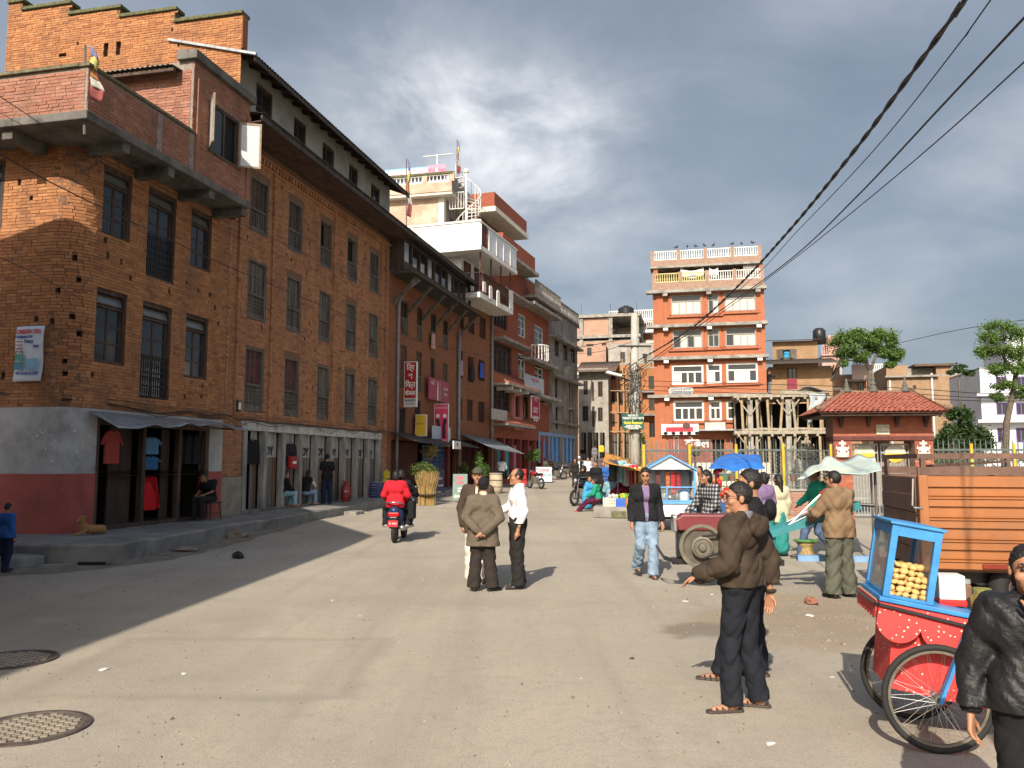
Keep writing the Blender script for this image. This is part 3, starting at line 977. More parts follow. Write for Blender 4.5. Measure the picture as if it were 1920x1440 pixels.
win.box(-3.56, -2.14, PB - .04, PB + .1, 9.3, 9.37)
win = win.build('window', m_wood, A)
one('pane', m_glassd, win, 'box', -3.44, -2.87, PB + .05, PB + .06, 9.4, 10.53)
one('dark_room', m_black, win, 'box', -2.82, -2.2, PB + .12, PB + .13, 9.36, 10.6)
for nm, x, ang, sg in (('open_casement', -2.2, R(62), 1), ('open_casement', -3.5, R(138), 1)):
 lf = MB()
 for a_, c_, e_, g_ in ((0, .55, 0, .05), (0, .55, 1.15, 1.2), (0, .05, .05, 1.15), (.5, .55, .05, 1.15)):
  lf.box(a_, c_, -.02, .02, e_, g_)
 o = lf.build(nm, M('pale_timber', (0.28, 0.22, 0.15), (0.18, 0.14, 0.1), 6, 0.7), win, (x, PB - .01, 9.38), (0, 0, -ang if sg > 0 else ang))
 one('pane', flat('frosted_pane', (0.5, 0.5, 0.52), 0.3), win, 'box', .05, .5, -.006, .006, .05, 1.15, loc=(x, PB - .01, 9.38), rot=(0, 0, -ang))
# corrugated lean-to roof on the terrace
def corrugated(name, parent, a, b_, c, d, n, mat, amp=0.018, loc=None, rot=None):
 a, b_, c, d = [Vector(x) for x in (a, b_, c, d)]
 nrm = (b_ - a).cross(d - a).normalized()
 m_ = n * 4
 g = MB()
 g.grid(lambda p, q: tuple((a + (b_ - a) * p) * (1 - q) + (d + (c - d) * p) * q + nrm * (amp * math.sin(p * n * 2 * PI))), m_, 2)
 return g.build(name, mat, parent, loc, rot, smooth=True, solid=0.006)
corrugated('tin_roof', A, (-4.62, PB + .3, 11.02), (-4.62, 2.5, 11.02), (-1.7, 2.5, 11.3), (-1.7, PB + .3, 11.3), 24, m_rust)
one('roof_rafter', m_wood, A, 'box', -4.55, -4.45, PB + .3, 2.5, 10.9, 10.98)
# shop front of the corner house
sf = MB()
for u in (-5.72, -4.20, -2.86, -1.74):
 sf.box(u, u + .12, YA + .02, YA + .16, 0.36, 2.72)
sf.box(-5.72, -1.62, YA + .015, YA + .17, 2.6, 2.74)
sf.box(-5.72, -1.62, YA + .015, YA + .2, 0.34, 0.44)
sf.build('shop_frame', m_wood, A, bevel=0.008)
ds = MB()
for a_, c_ in ((-5.1, -4.32), (-3.3, -2.95)):
 for k in range(3):
  w_ = (c_ - a_) / 3
  ds.box(a_ + k * w_ + .006, a_ + (k + 1) * w_ - .006, YA + .20 + .01 * k, YA + .24 + .01 * k, .42, 2.58)
ds.build('door_boards', M('dark_door', (0.055, 0.03, 0.022), (0.025, 0.015, 0.012), 5, 0.7, 0.3, 50, stretch=(1, 1, .15)), A)
sh = MB()
for z in (0.75, 1.15, 1.55):
 sh.box(-5.55, -4.4, .5, 1.0, z, z + .03)
sh.build('shelf', m_wood, A)
aw = MB()
rnd = random.Random(2)
def awn(p, q):
 x = -6.05 + p * 4.95
 o_ = 0.05 + q * (0.75 + 0.12 * math.sin(p * 7))
 z = 2.86 - p * 0.02 - q * (0.22 + 0.09 * math.sin(p * 5.2 + 1) + 0.03 * math.sin(p * 23)) + 0.015 * math.sin(p * 41) * q
 if p < .12:
  z -= q * (0.12 - p) * 0.6
 return (x, YA - o_, z)
aw.grid(awn, 40, 6)
aw.build('tin_awning', m_tin, A, solid=0.006, smooth=True)
one('awning_rail', m_wood, A, 'bar', (-5.9, YA - .5, 2.62), (-1.3, YA - .5, 2.66), .05, .05)
# long brick house (B)
B = FB.root('long_brick_house', 'long four storey red brick house with deep timber eave and grey attic', 'house')
BX0, BX1 = -1.0, 11.0
cols = [(0.15, 1.20), (2.42, 3.38), (4.65, 5.57), (6.84, 7.76), (8.96, 9.91)]
rows = [(8.50, 10.12), (5.93, 7.66), (3.26, 5.08)]
hB = [(a, c, e, g) for e, g in rows for a, c in cols]
shopB = (0.16, 10.25, 0.30, 2.84)
plB = putlogs(46, 0.0, 10.6, 3.1, 10.6, [(h[0], h[1], h[2], h[3] + .25) for h in hB], 5, (0.07, 0.10))
wB = wall(B, m_mortar, BX0, BX1, 0.2, 11.1, hB + plB + [shopB], depth=0.24)
holeB = hB + plB + [(0.1, 10.3, 0.2, 3.0), (-1.0, 0.1, 0.2, 1.4), (10.3, 11.0, 0.2, 1.5)]
archh = [(a - .05, c + .05, g, g + .17) for (a, c, e, g), k in zip(hB, range(15)) if k < 5 or k in (6, 8, 11, 13)]
brickwork(wB, m_brickB, BX0, BX1, 0.3, 10.75, holeB + archh, near=lambda s, z: abs(s - 1) + 0.7 * abs(z - 5.5), seed=21, proud=0.009)
kk = 0
for r_, (e, g) in enumerate(rows):
 for c_, (a, c) in enumerate(cols):
  arch = kk < 5 or kk in (6, 8, 11, 13)
  op_ = {2: 1, 3: 2}.get(kk, 0)
  leaf = m_shutter if kk in (10, 11) else (m_wood if r_ == 0 else m_wood2)
  window_newar(B, a, c, e, g, 0.04, arch, leaf=leaf, open_=op_)
  kk += 1
# pilasters
for x, wd in ((-0.92, .13), (-0.42, .12), (1.42, .1), (5.66, .1), (10.02, .1), (10.55, .12)):
 p_ = MB()
 nrow = int(7.4 / .07)
 for k in range(nrow):
  z = 3.1 + k * .0715
  p_.box(x, x + wd, -0.07 - 0.004 * (k % 3), 0.0, z, z + .060)
 tag(p_.build('brick_pilaster', m_brickB, B), kind='stuff')
# dentil course under the eave
dn = MB()
x = BX0 + .1
while x < BX1 - .15:
 dn.box(x, x + .11, -.085, .0, 10.62, 10.76)
 x += .2
dn.box(BX0, BX1, -.10, .0, 10.77, 10.84)
dn.box(BX0, BX1, -.04, .0, 10.53, 10.6)
tag(dn.build('dentil_course', m_brickB, B), kind='stuff')
# lower eave: boards beneath, sheet above
ev = B
bd = MB()
n = 30
m_soffit = M('soffit_board', (0.085, 0.05, 0.036), (0.04, 0.025, 0.02), 5, 0.8, 0.3, 40, stretch=(.3, 1, 1))
for k in range(n):
 x0 = -1.0 + 12.2 * k / n
 x1 = -1.0 + 12.2 * (k + 1) / n - .02
 o = MB()
 o.add([(x0, 0.05, 11.06), (x1, 0.05, 11.06), (x1, -1.02, 11.12), (x0, -1.02, 11.12), (x0, 0.05, 11.10), (x1, 0.05, 11.10), (x1, -1.02, 11.16), (x0, -1.02, 11.16)],
   [(0, 1, 2, 3), (7, 6, 5, 4), (0, 4, 5, 1), (1, 5, 6, 2), (2, 6, 7, 3), (3, 7, 4, 0)])
 o.build('soffit_board', m_soffit, B)
one('eave_fascia', m_rust, B, 'box', -1.12, 11.3, -1.08, -1.02, 11.08, 11.24)
corrugated('eave_sheet', B, (-1.15, -1.14, 11.27), (11.32, -1.14, 11.27), (11.32, 0.0, 11.52), (-1.15, 0.0, 11.52), 82, m_rust, 0.016)
# attic
hat = [(0.35, 1.3, 11.75, 13.0), (2.66, 3.5, 11.75, 12.93), (4.72, 5.66, 11.75, 12.88), (6.92, 7.72, 11.75, 12.9), (9.0, 9.92, 11.75, 12.85)]
m_attic = M('attic_plaster', (0.31, 0.30, 0.28), (0.2, 0.193, 0.18), 1.5, 0.92, 0.3, 50, dirt=(0.14, 0.135, 0.125), dscale=1.3, dfrom=0.58)
wall(B, m_attic, BX0, 11.0, 11.4, 13.4, hat, y=0.02, depth=0.2, name='attic_wall')
for a, c, e, g in hat:
 window_case(B, a, c, e, g, 0.06, trans=0, panes=2, fm=m_wood)
at_ = MB()
at_.box(BX1 - .2, BX1, 0.03, 6, 11.0, 13.4)
at_.box(BX1 - .25, BX1, 0.05, 6, 0.3, 11.0)
at_.box(BX0 + .3, BX1 - .3, .9, .95, 0.4, 13.0)
at_.build('far_wall', m_attic, B)
corrugated('main_roof', B, (-1.0, -0.75, 13.05), (11.35, -0.75, 13.05), (11.35, 4.0, 14.95), (-1.0, 4.0, 14.95), 82, m_rust, 0.018)
for k in range(19):
 x = -0.7 + k * .65
 one('rafter', m_wood, B, 'bar', (x, -0.7, 12.98), (x, 0.3, 13.38), .07, .1)
one('eave_fascia', m_rust, B, 'box', -1.0, 11.35, -0.72, -0.69, 12.9, 13.02)
# stepped gable facing down the street
gy = [(-0.25, 14.28), (1.85, 14.28), (1.85, 14.66), (3.68, 14.66), (3.68, 14.96), (5.42, 14.96), (5.42, 15.32), (7.1, 15.32), (7.1, 15.6), (7.6, 15.6)]
def topg(s):      # s runs from the street edge inwards
 for (a, za), (c, zc) in zip(gy[::2], gy[1::2]):
  if a <= s < c:
   return za
 return 15.6 if s > 7 else 14.28
hg = [(3.6, 3.75, 13.55, 13.95, 1), (4.02, 4.17, 13.55, 13.95, 1), (5.45, 5.7, 13.72, 13.82, 1)] + putlogs(14, 0.4, 7.0, 10.5, 14.2, [(3.3, 4.4, 13.3, 14.1)], 8, (.06, .07))
G = wall(B, m_mortar, -0.3, 7.6, 8.4, 14.2, hg, pos=lambda s, z, d: (BX0 - .02 + d, s, z), name='gable_wall', depth=.15)
# (gable seen from outside: its face looks down -x)
gt = MB()
for (a, za), (c, zc) in zip(gy[::2], gy[1::2]):
 gt.box(BX0 - .02, BX0 + .25, a, c, 14.2, za)
gt.build('gable_steps', m_mortar, B)
brickwork(G, m_brickA, -0.3, 7.6, 8.5, 15.6, hg, nobj=0, seed=31, pos=lambda s, z, d: (BX0 - .02 + d, s, z), top=topg, proud=.012)
m_moss = M('mossy_cap', (0.12, 0.125, 0.06), (0.06, 0.06, 0.035), 9, 0.95, 0.7, 30)
for (a, za), (c, zc) in zip(gy[::2], gy[1::2]):
 one('gable_cap', m_moss, B, 'box', BX0 - .1, BX0 + .33, a - .08, c - .0, za, za + .10, bevel=.015)
one('gable_end', m_brickA, B, 'box', BX0 - .015, BX0 + .25, -0.32, -0.24, 13.3, 14.28)
one('roof_edge', m_tin, B, 'bar', (BX0 - .06, -0.8, 13.03), (BX0 - .06, 2.0, 13.78), .1, .07)
# ground storey: lintel, posts, plank doors
lin = MB()
lin.box(0.05, 10.35, -.05, .1, 2.70, 2.96)
lin.build('shop_lintel', M('limewashed_lintel', (0.5, 0.49, 0.46), (0.3, 0.29, 0.27), 4, 0.9, 0.4, 40, dirt=(0.16, 0.12, 0.1), dscale=3), B, bevel=.015)
px = [0.16 + (10.25 - .16 - .16) * k / 9 for k in range(10)]
m_post = M('shop_post', (0.30, 0.285, 0.26), (0.15, 0.135, 0.12), 5, 0.85, 0.5, 40, stretch=(1, 1, .2))
m_plank = M('shop_plank', (0.19, 0.165, 0.14), (0.095, 0.075, 0.062), 4, 0.85, 0.5, 50, stretch=(1, 1, .12))
m_plank2 = M('painted_plank', (0.17, 0.10, 0.06), (0.10, 0.06, 0.04), 4, 0.85, 0.4, 50, stretch=(1, 1, .15))
m_plankw = M('limewashed_plank', (0.40, 0.385, 0.355), (0.27, 0.255, 0.23), 4, 0.85, 0.4, 50, stretch=(1, 1, .15))
m_letter = flat('black_letter', (0.02, 0.02, 0.02), 0.7)
for k, x in enumerate(px):
 one('shop_post', m_post, B, 'box', x, x + .17, -.06, .14, 0.36, 2.72, bevel=.012)
one('shop_sill', m_plank, B, 'box', .1, 10.3, -.07, .22, 0.3, 0.46, bevel=.012)
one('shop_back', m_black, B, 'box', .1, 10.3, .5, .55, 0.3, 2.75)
words_ = ['', 'DY', '', 'ADY', 'ADY', 'DY', 'DY', 'ADY', 'DY']
for k in range(9):
 a, c = px[k] + .17, px[k + 1]
 if k == 0:
  rng = [(a + .55, c)]
 elif k == 2:
  rng = [(a + .35, c)]
 else:
  rng = [(a, c)]
 for p, q in rng:
  n = max(2, int((q - p) / .17))
  for j in range(n):
   x0, x1 = p + (q - p) * j / n, p + (q - p) * (j + 1) / n - .008
   yy = .17 + (.02 if j % 2 else 0)
   one('door_plank', m_plank2 if (k + j) % 4 == 1 else m_plank, B, 'box', x0, x1, yy, yy + .03, .46, 1.95)
   one('door_plank', m_plankw, B, 'box', x0, x1, yy, yy + .03, 1.953, 2.70)
 if words_[k]:
  text(words_[k], .36, m_letter, B, ((a + c) / 2 + .02, .155, 2.13), sx=.9, bold=.012)
# plaster foot of the pier between the two houses
for pq in ((-1.0, .12, -.035, .0, .2, 1.4), (10.3, 11.0, -.035, .0, .2, 1.5)):
 one('pier_plaster', M('ochre_plaster', (0.29, 0.25, 0.185), (0.18, 0.155, 0.12), 2.5, 0.9, 0.3, 50, dirt=(0.14, 0.1, 0.075), dscale=2), B, 'box', *pq)
# further houses
def rect(F, u0, v0, u1, v1, off=0.0):
 x0 = F.fac(u0, (v0 + v1) / 2, off)[0]
 x1 = F.fac(u1, (v0 + v1) / 2, off)[0]
 z1 = F.fac((u0 + u1) / 2, v0, off)[1]
 z0 = F.fac((u0 + u1) / 2, v1, off)[1]
 return (min(x0, x1), max(x0, x1), z0, z1)
m_curtain = M('pale_curtain', (0.55, 0.53, 0.48), (0.4, 0.38, 0.34), 5, 0.9, stretch=(6, 1, 1))
m_brown_leaf = M('brown_leaf', (0.10, 0.04, 0.025), (0.055, 0.022, 0.016), 5, 0.7)
def simple_window(root, r, y=0.0, fm=None, nx=2, nz=1, gl=None, trans=0.0, fw=0.06, leaf=None, curtains=(), sub=None):
 x0, x1, z0, z1 = r
 fm, gl = fm or m_wood, gl or m_glassd
 b = MB()
 b.box(x0, x0 + fw, y - .02, y + .1, z0, z1)
 b.box(x1 - fw, x1, y - .02, y + .1, z0, z1)
 b.box(x0 + fw, x1 - fw, y - .018, y + .1, z1 - fw, z1)
 b.box(x0 + fw, x1 - fw, y - .018, y + .1, z0, z0 + fw)
 zt = z1 - fw - trans
 if trans:
  b.box(x0 + fw, x1 - fw, y, y + .09, zt - fw * .8, zt)
 wd = (x1 - x0 - 2 * fw) / nx
 for k in range(1, nx):
  xx = x0 + fw + k * wd
  b.box(xx - fw * .45, xx + fw * .45, y + .002, y + .088, z0 + fw, zt - (fw * .8 if trans else 0))
 for k in range(1, nz):
  zz = z0 + fw + (zt - z0 - fw) * k / nz
  b.box(x0 + fw, x1 - fw, y + .012, y + .07, zz - .02, zz + .02)
 wdw = b.build('window', fm, root)
 for k in range(nx):
  one('pane', (m_curtain if k in curtains else gl), wdw, 'box', x0 + fw + k * wd, x0 + fw + (k + 1) * wd, y + .05, y + .058, z0 + fw, zt)
 if trans:
  one('transom_pane', gl, wdw, 'box', x0 + fw, x1 - fw, y + .051, y + .059, zt, z1 - fw)
 if leaf:
  for k in range(nx):
   p, q = x0 + fw + k * wd + .01, x0 + fw + (k + 1) * wd - .01
   l = MB()
   l.box(p, q, y + .02, y + .045, z0 + fw, zt)
   for j in range(3):
    h = (zt - z0 - fw) / 3
    l.box(p + .03, q - .03, y + .005, y + .021, z0 + fw + j * h + .04, z0 + fw + (j + 1) * h - .04)
   l.build('shutter', leaf, wdw)
 return wdw
def shell(root, mat, x0, x1, z0, z1, holes, depth=6.0, rev=.16, roof=True, roofm=None, sides=True, y=0.0):
 w_ = wall(root, mat, x0, x1, z0, z1, holes, y=y, depth=rev)
 if sides:
  one('side_wall', mat, root, 'box', x0, x0 + .2, y + .002, y + depth, z0, z1 - .002)
  one('side_wall', mat, root, 'box', x1 - .2, x1, y + .002, y + depth, z0, z1 - .002)
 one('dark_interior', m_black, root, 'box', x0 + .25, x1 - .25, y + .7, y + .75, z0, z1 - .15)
 if roof:
  one('roof_slab', roofm or m_conc, root, 'box', x0, x1, y + .01, y + depth, z1, z1 + .14)
 return w_
def balustrade(root, a, b_, z0, h, mat, n, rail=.07, r=.02, name='balustrade', post=None, panel=None):
 g = MB()
 A_, B_ = Vector((*a, 0)), Vector((*b_, 0))
 g.bar(A_ + Vector((0, 0, z0 + h)), B_ + Vector((0, 0, z0 + h)), rail, rail * .8)
 g.bar(A_ + Vector((0, 0, z0 + .04)), B_ + Vector((0, 0, z0 + .04)), rail, rail * .8)
 for k in range(n + 1):
  p = A_.lerp(B_, k / n)
  g.tube([(p.x, p.y, z0 + .04), (p.x, p.y, z0 + h * .35), (p.x, p.y, z0 + h * .6), (p.x, p.y, z0 + h)], [r, r * 1.5, r * .9, r], 5)
 return g.build(name, mat, root)
# B2: brick house with a jettied gallery
x858 = FB.fac(858, 868)[0]
B2 = FB.root('gallery_house', 'brick house with timber gallery, strutted eave and hanging shop signs', 'house')
w1 = [rect(FB, *q) for q in ((752, 565, 765, 628), (782, 576, 792, 641), (808, 588, 818, 651), (831, 600, 840, 656))]
w2 = [rect(FB, *q) for q in ((751, 648, 763, 728), (780, 660, 791, 735), (807, 671, 816, 742), (830, 681, 839, 746))]
w3 = [rect(FB, *q) for q in ((749, 764, 761, 818), (778, 750, 789, 802), (827, 760, 838, 812))]
shop2 = (11.5, x858 - .4, 0.4, 2.75)
m_bt1 = brick_tex('brick_house_wall', (0.31, 0.115, 0.05), (0.22, 0.08, 0.038), (0.14, 0.08, 0.05), damt=.6)
Z2 = FB.fac(745, 520, 0.0)[1]
shell(B2, m_bt1, 11.02, x858, 0.2, Z2, w1 + w2 + w3 + [shop2], depth=7)
for k, r_ in enumerate(w1 + w2 + w3):
 simple_window(B2, r_, .05, fm=m_wood, nx=2, leaf=(m_brown_leaf if k in (4, 5, 7) else None), gl=m_black if k % 3 == 0 else m_glassd)
 if k < 8:
  g = MB()
  x0, x1, z0, z1 = r_
  for j in range(7):
   xx = x0 + .08 + (x1 - x0 - .16) * j / 6
   g.box(xx - .012, xx + .012, 0.0, .03, z0 + .05, z0 + .7)
  g.box(x0 + .05, x1 - .05, -.005, .032, z0 + .68, z0 + .74)
  g.build('lattice_guard', m_wood2, B2)
# jettied gallery storey
zt2 = Z2 + 1.55
one('gallery_floor', m_rust, B2, 'box', 11.05, x858 + .6, -1.0, .3, Z2 - .03, Z2 + .1)
gal = MB()
gal.box(11.15, x858 + .4, -.55, -.45, Z2 + .1, Z2 + .55)
for k in range(11):
 xx = 11.15 + (x858 + .3 - 11.15) * k / 10
 gal.box(xx, xx + .1, -.57, -.44, Z2 + .1, zt2)
gal.box(11.15, x858 + .4, -.56, -.45, zt2 - .15, zt2)
gal.build('gallery_frame', m_wood, B2)
for k in range(10):
 xx = 11.2 + (x858 + .3 - 11.15) * k / 10
 one('pane', m_glassd if k % 3 else glass('pale_pane', (0.3, 0.33, 0.36), .2), B2, 'box', xx + .06, xx + .75, -.5, -.49, Z2 + .55, zt2 - .15)
one('gallery_side', m_wood, B2, 'box', 11.1, 11.15, -.5, .5, Z2 + .1, zt2)
corrugated('gallery_roof', B2, (11.0, -1.15, zt2 + .02), (x858 + .9, -1.15, zt2 + .02), (x858 + .9, 3.5, zt2 + 1.1), (11.0, 3.5, zt2 + 1.1), 60, m_rust, .02)
one('eave_fascia', m_rust, B2, 'box', 11.0, x858 + .9, -1.12, -1.06, zt2 - .12, zt2 + .0)
corrugated('lower_eave', B2, (11.02, -1.25, Z2 - .12), (x858 + .6, -1.25, Z2 - .12), (x858 + .6, -.5, Z2 + .14), (11.02, -.5, Z2 + .14), 60, m_rust, .018)
for k in range(6):
 xx = 11.5 + k * (x858 - 11.6) / 5
 one('strut', m_wood2, B2, 'bar', (xx, 0.0, Z2 - 1.25), (xx, -1.05, Z2 - .15), .1, .14)
pp = MB()
xq = FB.fac(742, 700)[0]
pp.tube([(xq, -.1, .4), (xq, -.1, Z2 - 1.1), (xq + .1, -.35, Z2 - .55), (xq + .25, -.95, Z2 - .1)], .06, 8)
pp.build('drain_pipe', M('grey_pipe', (0.24, 0.25, 0.27), (0.17, 0.175, 0.19), 4, .6), B2, smooth=True)
xq = FB.fac(857, 700)[0]
one('drain_pipe', M('grey_pipe'), B2, 'tube', [(xq, -.12, .5), (xq, -.12, Z2 - 1.0)], .085, 8, smooth=True)
# shop front: dark red room, blue roller doors, tin canopy
sb_ = rect(FB, 796, 845, 838, 925)
for k in range(4):
 a = sb_[0] + (sb_[1] - sb_[0]) * k / 4
 o = MB()
 wv = (sb_[1] - sb_[0]) / 4 - .06
 o.grid(lambda p, q: (a + wv * p, .12 + .018 * math.sin(q * 60), .5 + 2.1 * q), 1, 60)
 o.build('shop_shutter', M('blue_shutter', (0.03, 0.09, 0.22), (0.02, 0.06, 0.15), 3, .55), B2)
one('shop_wall', M('dark_red_boards', (0.09, 0.02, 0.018), (0.04, 0.012, 0.012), 4, .8), B2, 'box', 11.5, sb_[0] - .1, .3, .34, .4, 2.7)
one('red_pier', M('red_paint', (0.22, 0.04, 0.03), (0.15, 0.03, 0.025), 4, .7), B2, 'box', sb_[1] + .05, sb_[1] + .45, -.02, .2, .4, 2.7)
corrugated('shop_canopy', B2, (11.3, -1.3, 2.62), (x858 - .2, -1.3, 2.55), (x858 - .2, -.02, 3.0), (11.3, -.02, 3.05), 40, m_rust, .02)
# B3: house with white balconies
o3 = FB.w(x858, 0)
F3 = Frame(o3.x, o3.y, 0.33, 1)
x920 = F3.fac(920, 868)[0]
B3 = F3.root('white_balcony_house', 'brown brick house topped by two white overhanging balconies', 'house')
w31 = [rect(F3, *q) for q in ((861, 583, 870, 618), (878, 586, 890, 626), (899, 595, 911, 635))]
w32 = [rect(F3, *q) for q in ((860, 657, 868, 709), (877, 668, 888, 717), (898, 675, 909, 715))]
w33 = [rect(F3, *q) for q in ((860, 745, 867, 788), (876, 749, 887, 790), (897, 753, 909, 793))]
Z3 = F3.fac(870, 560)[1] + .3
shell(B3, m_bt1, 0.02, x920, .3, Z3, w31 + w32 + w33 + [(.6, x920 - .3, .4, 3.0)], depth=8)
for r_ in w31 + w32 + w33:
 simple_window(B3, r_, .05, fm=m_brown_leaf, nx=3, nz=2, gl=M('dark_red_glass', (0.06, 0.025, 0.02), (0.03, 0.012, 0.012), 3, .3))
one('drain_pipe', M('grey_pipe'), B3, 'tube', [(x920 - .1, -.12, .5), (x920 - .1, -.12, Z3 - .3)], .08, 8, smooth=True)
one('shop_wall', M('dark_red_boards'), B3, 'box', .6, x920 - .3, .3, .34, .5, 3.0)
for k in range(5):
 one('shop_post', M('dark_red_boards'), B3, 'box', .6 + k * (x920 - 1.0) / 4, .72 + k * (x920 - 1.0) / 4, .05, .2, .5, 3.0)
corrugated('shop_canopy', B3, (.2, -1.9, 2.55), (x920 + .5, -1.9, 2.3), (x920 + .5, -.02, 3.15), (.2, -.02, 3.3), 40, m_tin, .03)
# white balconies: slabs, panels, posts
Zb = F3.fac(880, 548, .75)[1]
Zt = F3.fac(886, 466, .85)[1]
m_wht = M('white_paint')
m_wp = M('white_frosted_panel', (0.62, 0.64, 0.66), (0.52, 0.54, 0.56), 2, .35)
one('balcony_slab', m_wht, B3, 'box', -.35, x920 + .1, -1.35, 0.0, Zb - .3, Zb, bevel=.02)
one('balcony_slab', m_wht, B3, 'box', -.8, x920 + .3, -1.55, 6.0, Zt - .25, Zt, bevel=.02)
one('upper_wall', m_wht, B3, 'box', 0.3, x920, 0.0, 7.0, Zb, Zt - .25)
one('upper_side_panel', m_wht, B3, 'box', -.8, -.74, -1.5, 4.5, Zt, Zt + 1.25)
one('upper_side_rail', m_wht, B3, 'box', -.85, -.69, -1.56, 4.6, Zt + 1.25, Zt + 1.36)
L3 = x920 + .9
for k in range(5):
 a = -.7 + L3 * k / 5
 if k == 0:
  o = MB()
  for j in range(6):
   o.box(a + .05 + j * .14, a + .13 + j * .14, -1.54, -1.50, Zt - .1, Zt + 1.2)
  o.build('brown_lattice', m_brown_leaf, B3)
 else:
  one('balcony_panel', m_wp, B3, 'box', a + .05, a + L3 / 5 - .03, -1.53, -1.50, Zt + .05, Zt + 1.18)
 one('balcony_post', m_wht, B3, 'box', a - .03, a + .04, -1.56, -1.48, Zt, Zt + 1.25)
one('balcony_rail', m_wht, B3, 'box', -.8, x920 + .3, -1.58, -1.47, Zt + 1.2, Zt + 1.28)
balustrade(B3, (-.3, -1.3), (x920, -1.3), Zb, 1.05, m_brown_leaf, 34, .06, .018)
balustrade(B3, (-.3, -1.3), (-.3, -.05), Zb, 1.05, m_iron, 9, .05, .014)
one('white_end_panel', m_wht, B3, 'box', x920 - .6, x920 + .08, -1.36, -1.31, Zb + .0, Zb + 1.1)
for k in range(4):
 xx = -.25 + (x920 - .1) * k / 3
 one('balcony_column', m_brown_leaf, B3, 'box', xx, xx + .07, -1.34, -1.27, Zb + 1.05, Zt - .25)
for k in range(3):
 xx = .7 + k * 1.6
 simple_window(B3, (xx, xx + .9, Zb + .05, Zb + 2.0), -.06, fm=m_brown_leaf, nx=2, leaf=m_brown_leaf)
FT = Frame(*at(735, 868, 47.0)[:2], 1, -.232)
T = FT.root('roof_house', 'tall brick and plaster roof house with spiral stair and rooftop banner', 'house')
xt = FT.fac(832, 500)[0]
xb = FT.fac(852, 370)[0]
zl = FT.fac(800, 372)[1]
ztp = FT.fac(800, 342)[1]
m_btT = brick_tex('pale_patchy_brick', (0.42, 0.25, 0.17), (0.36, 0.19, 0.12), (0.42, 0.38, 0.32), dirt=(0.5, 0.46, 0.38), damt=1.2)
one('wall', m_btT, T, 'box', -4.0, xt - .35, 0.0, 6.0, 8.0, zl)
one('corner_column', M('cream_plaster', (0.6, 0.56, 0.47), (0.5, 0.46, 0.38), 3, .85), T, 'box', xt - .35, xt, -.03, .4, 8.0, zl)
one('side_wall', m_conc, T, 'box', xt - .2, xt - .02, .4, 6.0, 8.0, zl)
one('door', m_shutter, T, 'box', xt - .03, xt + .03, 1.2, 2.6, zl - 3.2, zl - .9)
one('roof_slab', M('cream_plaster'), T, 'box', -4.0, xb, -.5, 6.2, zl, zl + .15)
one('parapet_base', brick_tex('pale_patchy_brick', (0, 0, 0), (0, 0, 0), (0, 0, 0)), T, 'box', -4.0, xb, -.55, -.4, zl + .15, zl + .72)
for u_ in (797, 848):
 xx = FT.fac(u_, 350, .5)[0]
 one('parapet_pier', m_btT, T, 'box', xx - .14, xx + .14, -.57, -.38, zl + .72, ztp + .25)
balustrade(T, (-4.0, -.48), (xb, -.48), zl + .70, ztp - zl - .5, m_wht, 34, .12, .035)
one('parapet_coping', m_moss, T, 'box', -4.0, xb + .1, -.62, -.3, ztp + .22, ztp + .34)
one('side_parapet', m_conc, T, 'box', xb - .12, xb, -.38, 6.2, zl + .15, ztp + .2)
# banner on the roof rail
bx0, bx1 = FT.fac(722, 320, .2)[0], FT.fac(836, 320, .2)[0]
bz0, bz1 = FT.fac(780, 340, .2)[1], FT.fac(780, 314, .2)[1]
bn = thing('rooftop_banner', 'blue and pink restaurant banner strung on the roof rail', 'banner', FT.w(0, -.2), FT.ang)
def banner_mat():
 m, t, b = newmat('sky_banner_print')
 tcn = nd(t, 'ShaderNodeTexCoord')
 s = nd(t, 'ShaderNodeSeparateXYZ')
 lk(t, tcn.outputs['Object'], s.inputs[0])
 f = mth(t, 'DIVIDE', mth(t, 'SUBTRACT', s.outputs[2], bz0), bz1 - bz0)
 lk(t, ramp(t, f, [(0.0, (0.35, 0.5, 0.7)), (.35, (0.75, .8, .85)), (.7, (0.7, .8, .9)), (1.0, (0.08, .3, .75))]), b.inputs['Base Color'])
 b.inputs['Roughness'].default_value = .5
 return m
one('banner_cloth', banner_mat(), bn, 'box', bx0, bx1 - 1.1, -.01, .01, bz0, bz1)
one('pink_panel', flat('pink_print', (0.75, 0.25, 0.35)), bn, 'box', bx1 - 1.1, bx1, -.011, .011, bz0, bz1 + .05)
dn = MB()
dn.prism([(bx1 - .75, bz0), (bx1 - .35, bz0), (bx1 - .45, bz1 - .35), (bx1 - .5, bz1 - .12), (bx1 - .6, bz1 - .12), (bx1 - .65, bz1 - .35)][::-1], -.016, -.012)
dn.build('printed_figure', flat('blue_white_print', (0.3, 0.45, 0.65)), bn)
for k in range(5):
 one('printed_dish', flat('dish_print', (0.8, 0.76, 0.72)), bn, 'prism', [(bx1 - 1.7 - k * .75 + .3 * math.cos(a), bz0 + .22 + .17 * math.sin(a)) for a in [-i * PI / 6 for i in range(12)]], -.016, -.012)
text('Restaurant & Newa Kitchen', .36, flat('red_print', (0.7, 0.06, 0.1)), bn, ((bx0 + bx1 - 1.1) / 2 + .5, -.013, bz0 + .56), sx=.95)
one('banner_pole', m_wht, bn, 'tube', [(bx1 - .55, .05, bz0 - 1), (bx1 - .55, .05, bz1 + .7)], .03, 6)
one('banner_crossbar', m_wht, bn, 'tube', [(bx1 - 1.4, .05, bz1 + .62), (bx1 + .4, .05, bz1 + .66)], .03, 6)
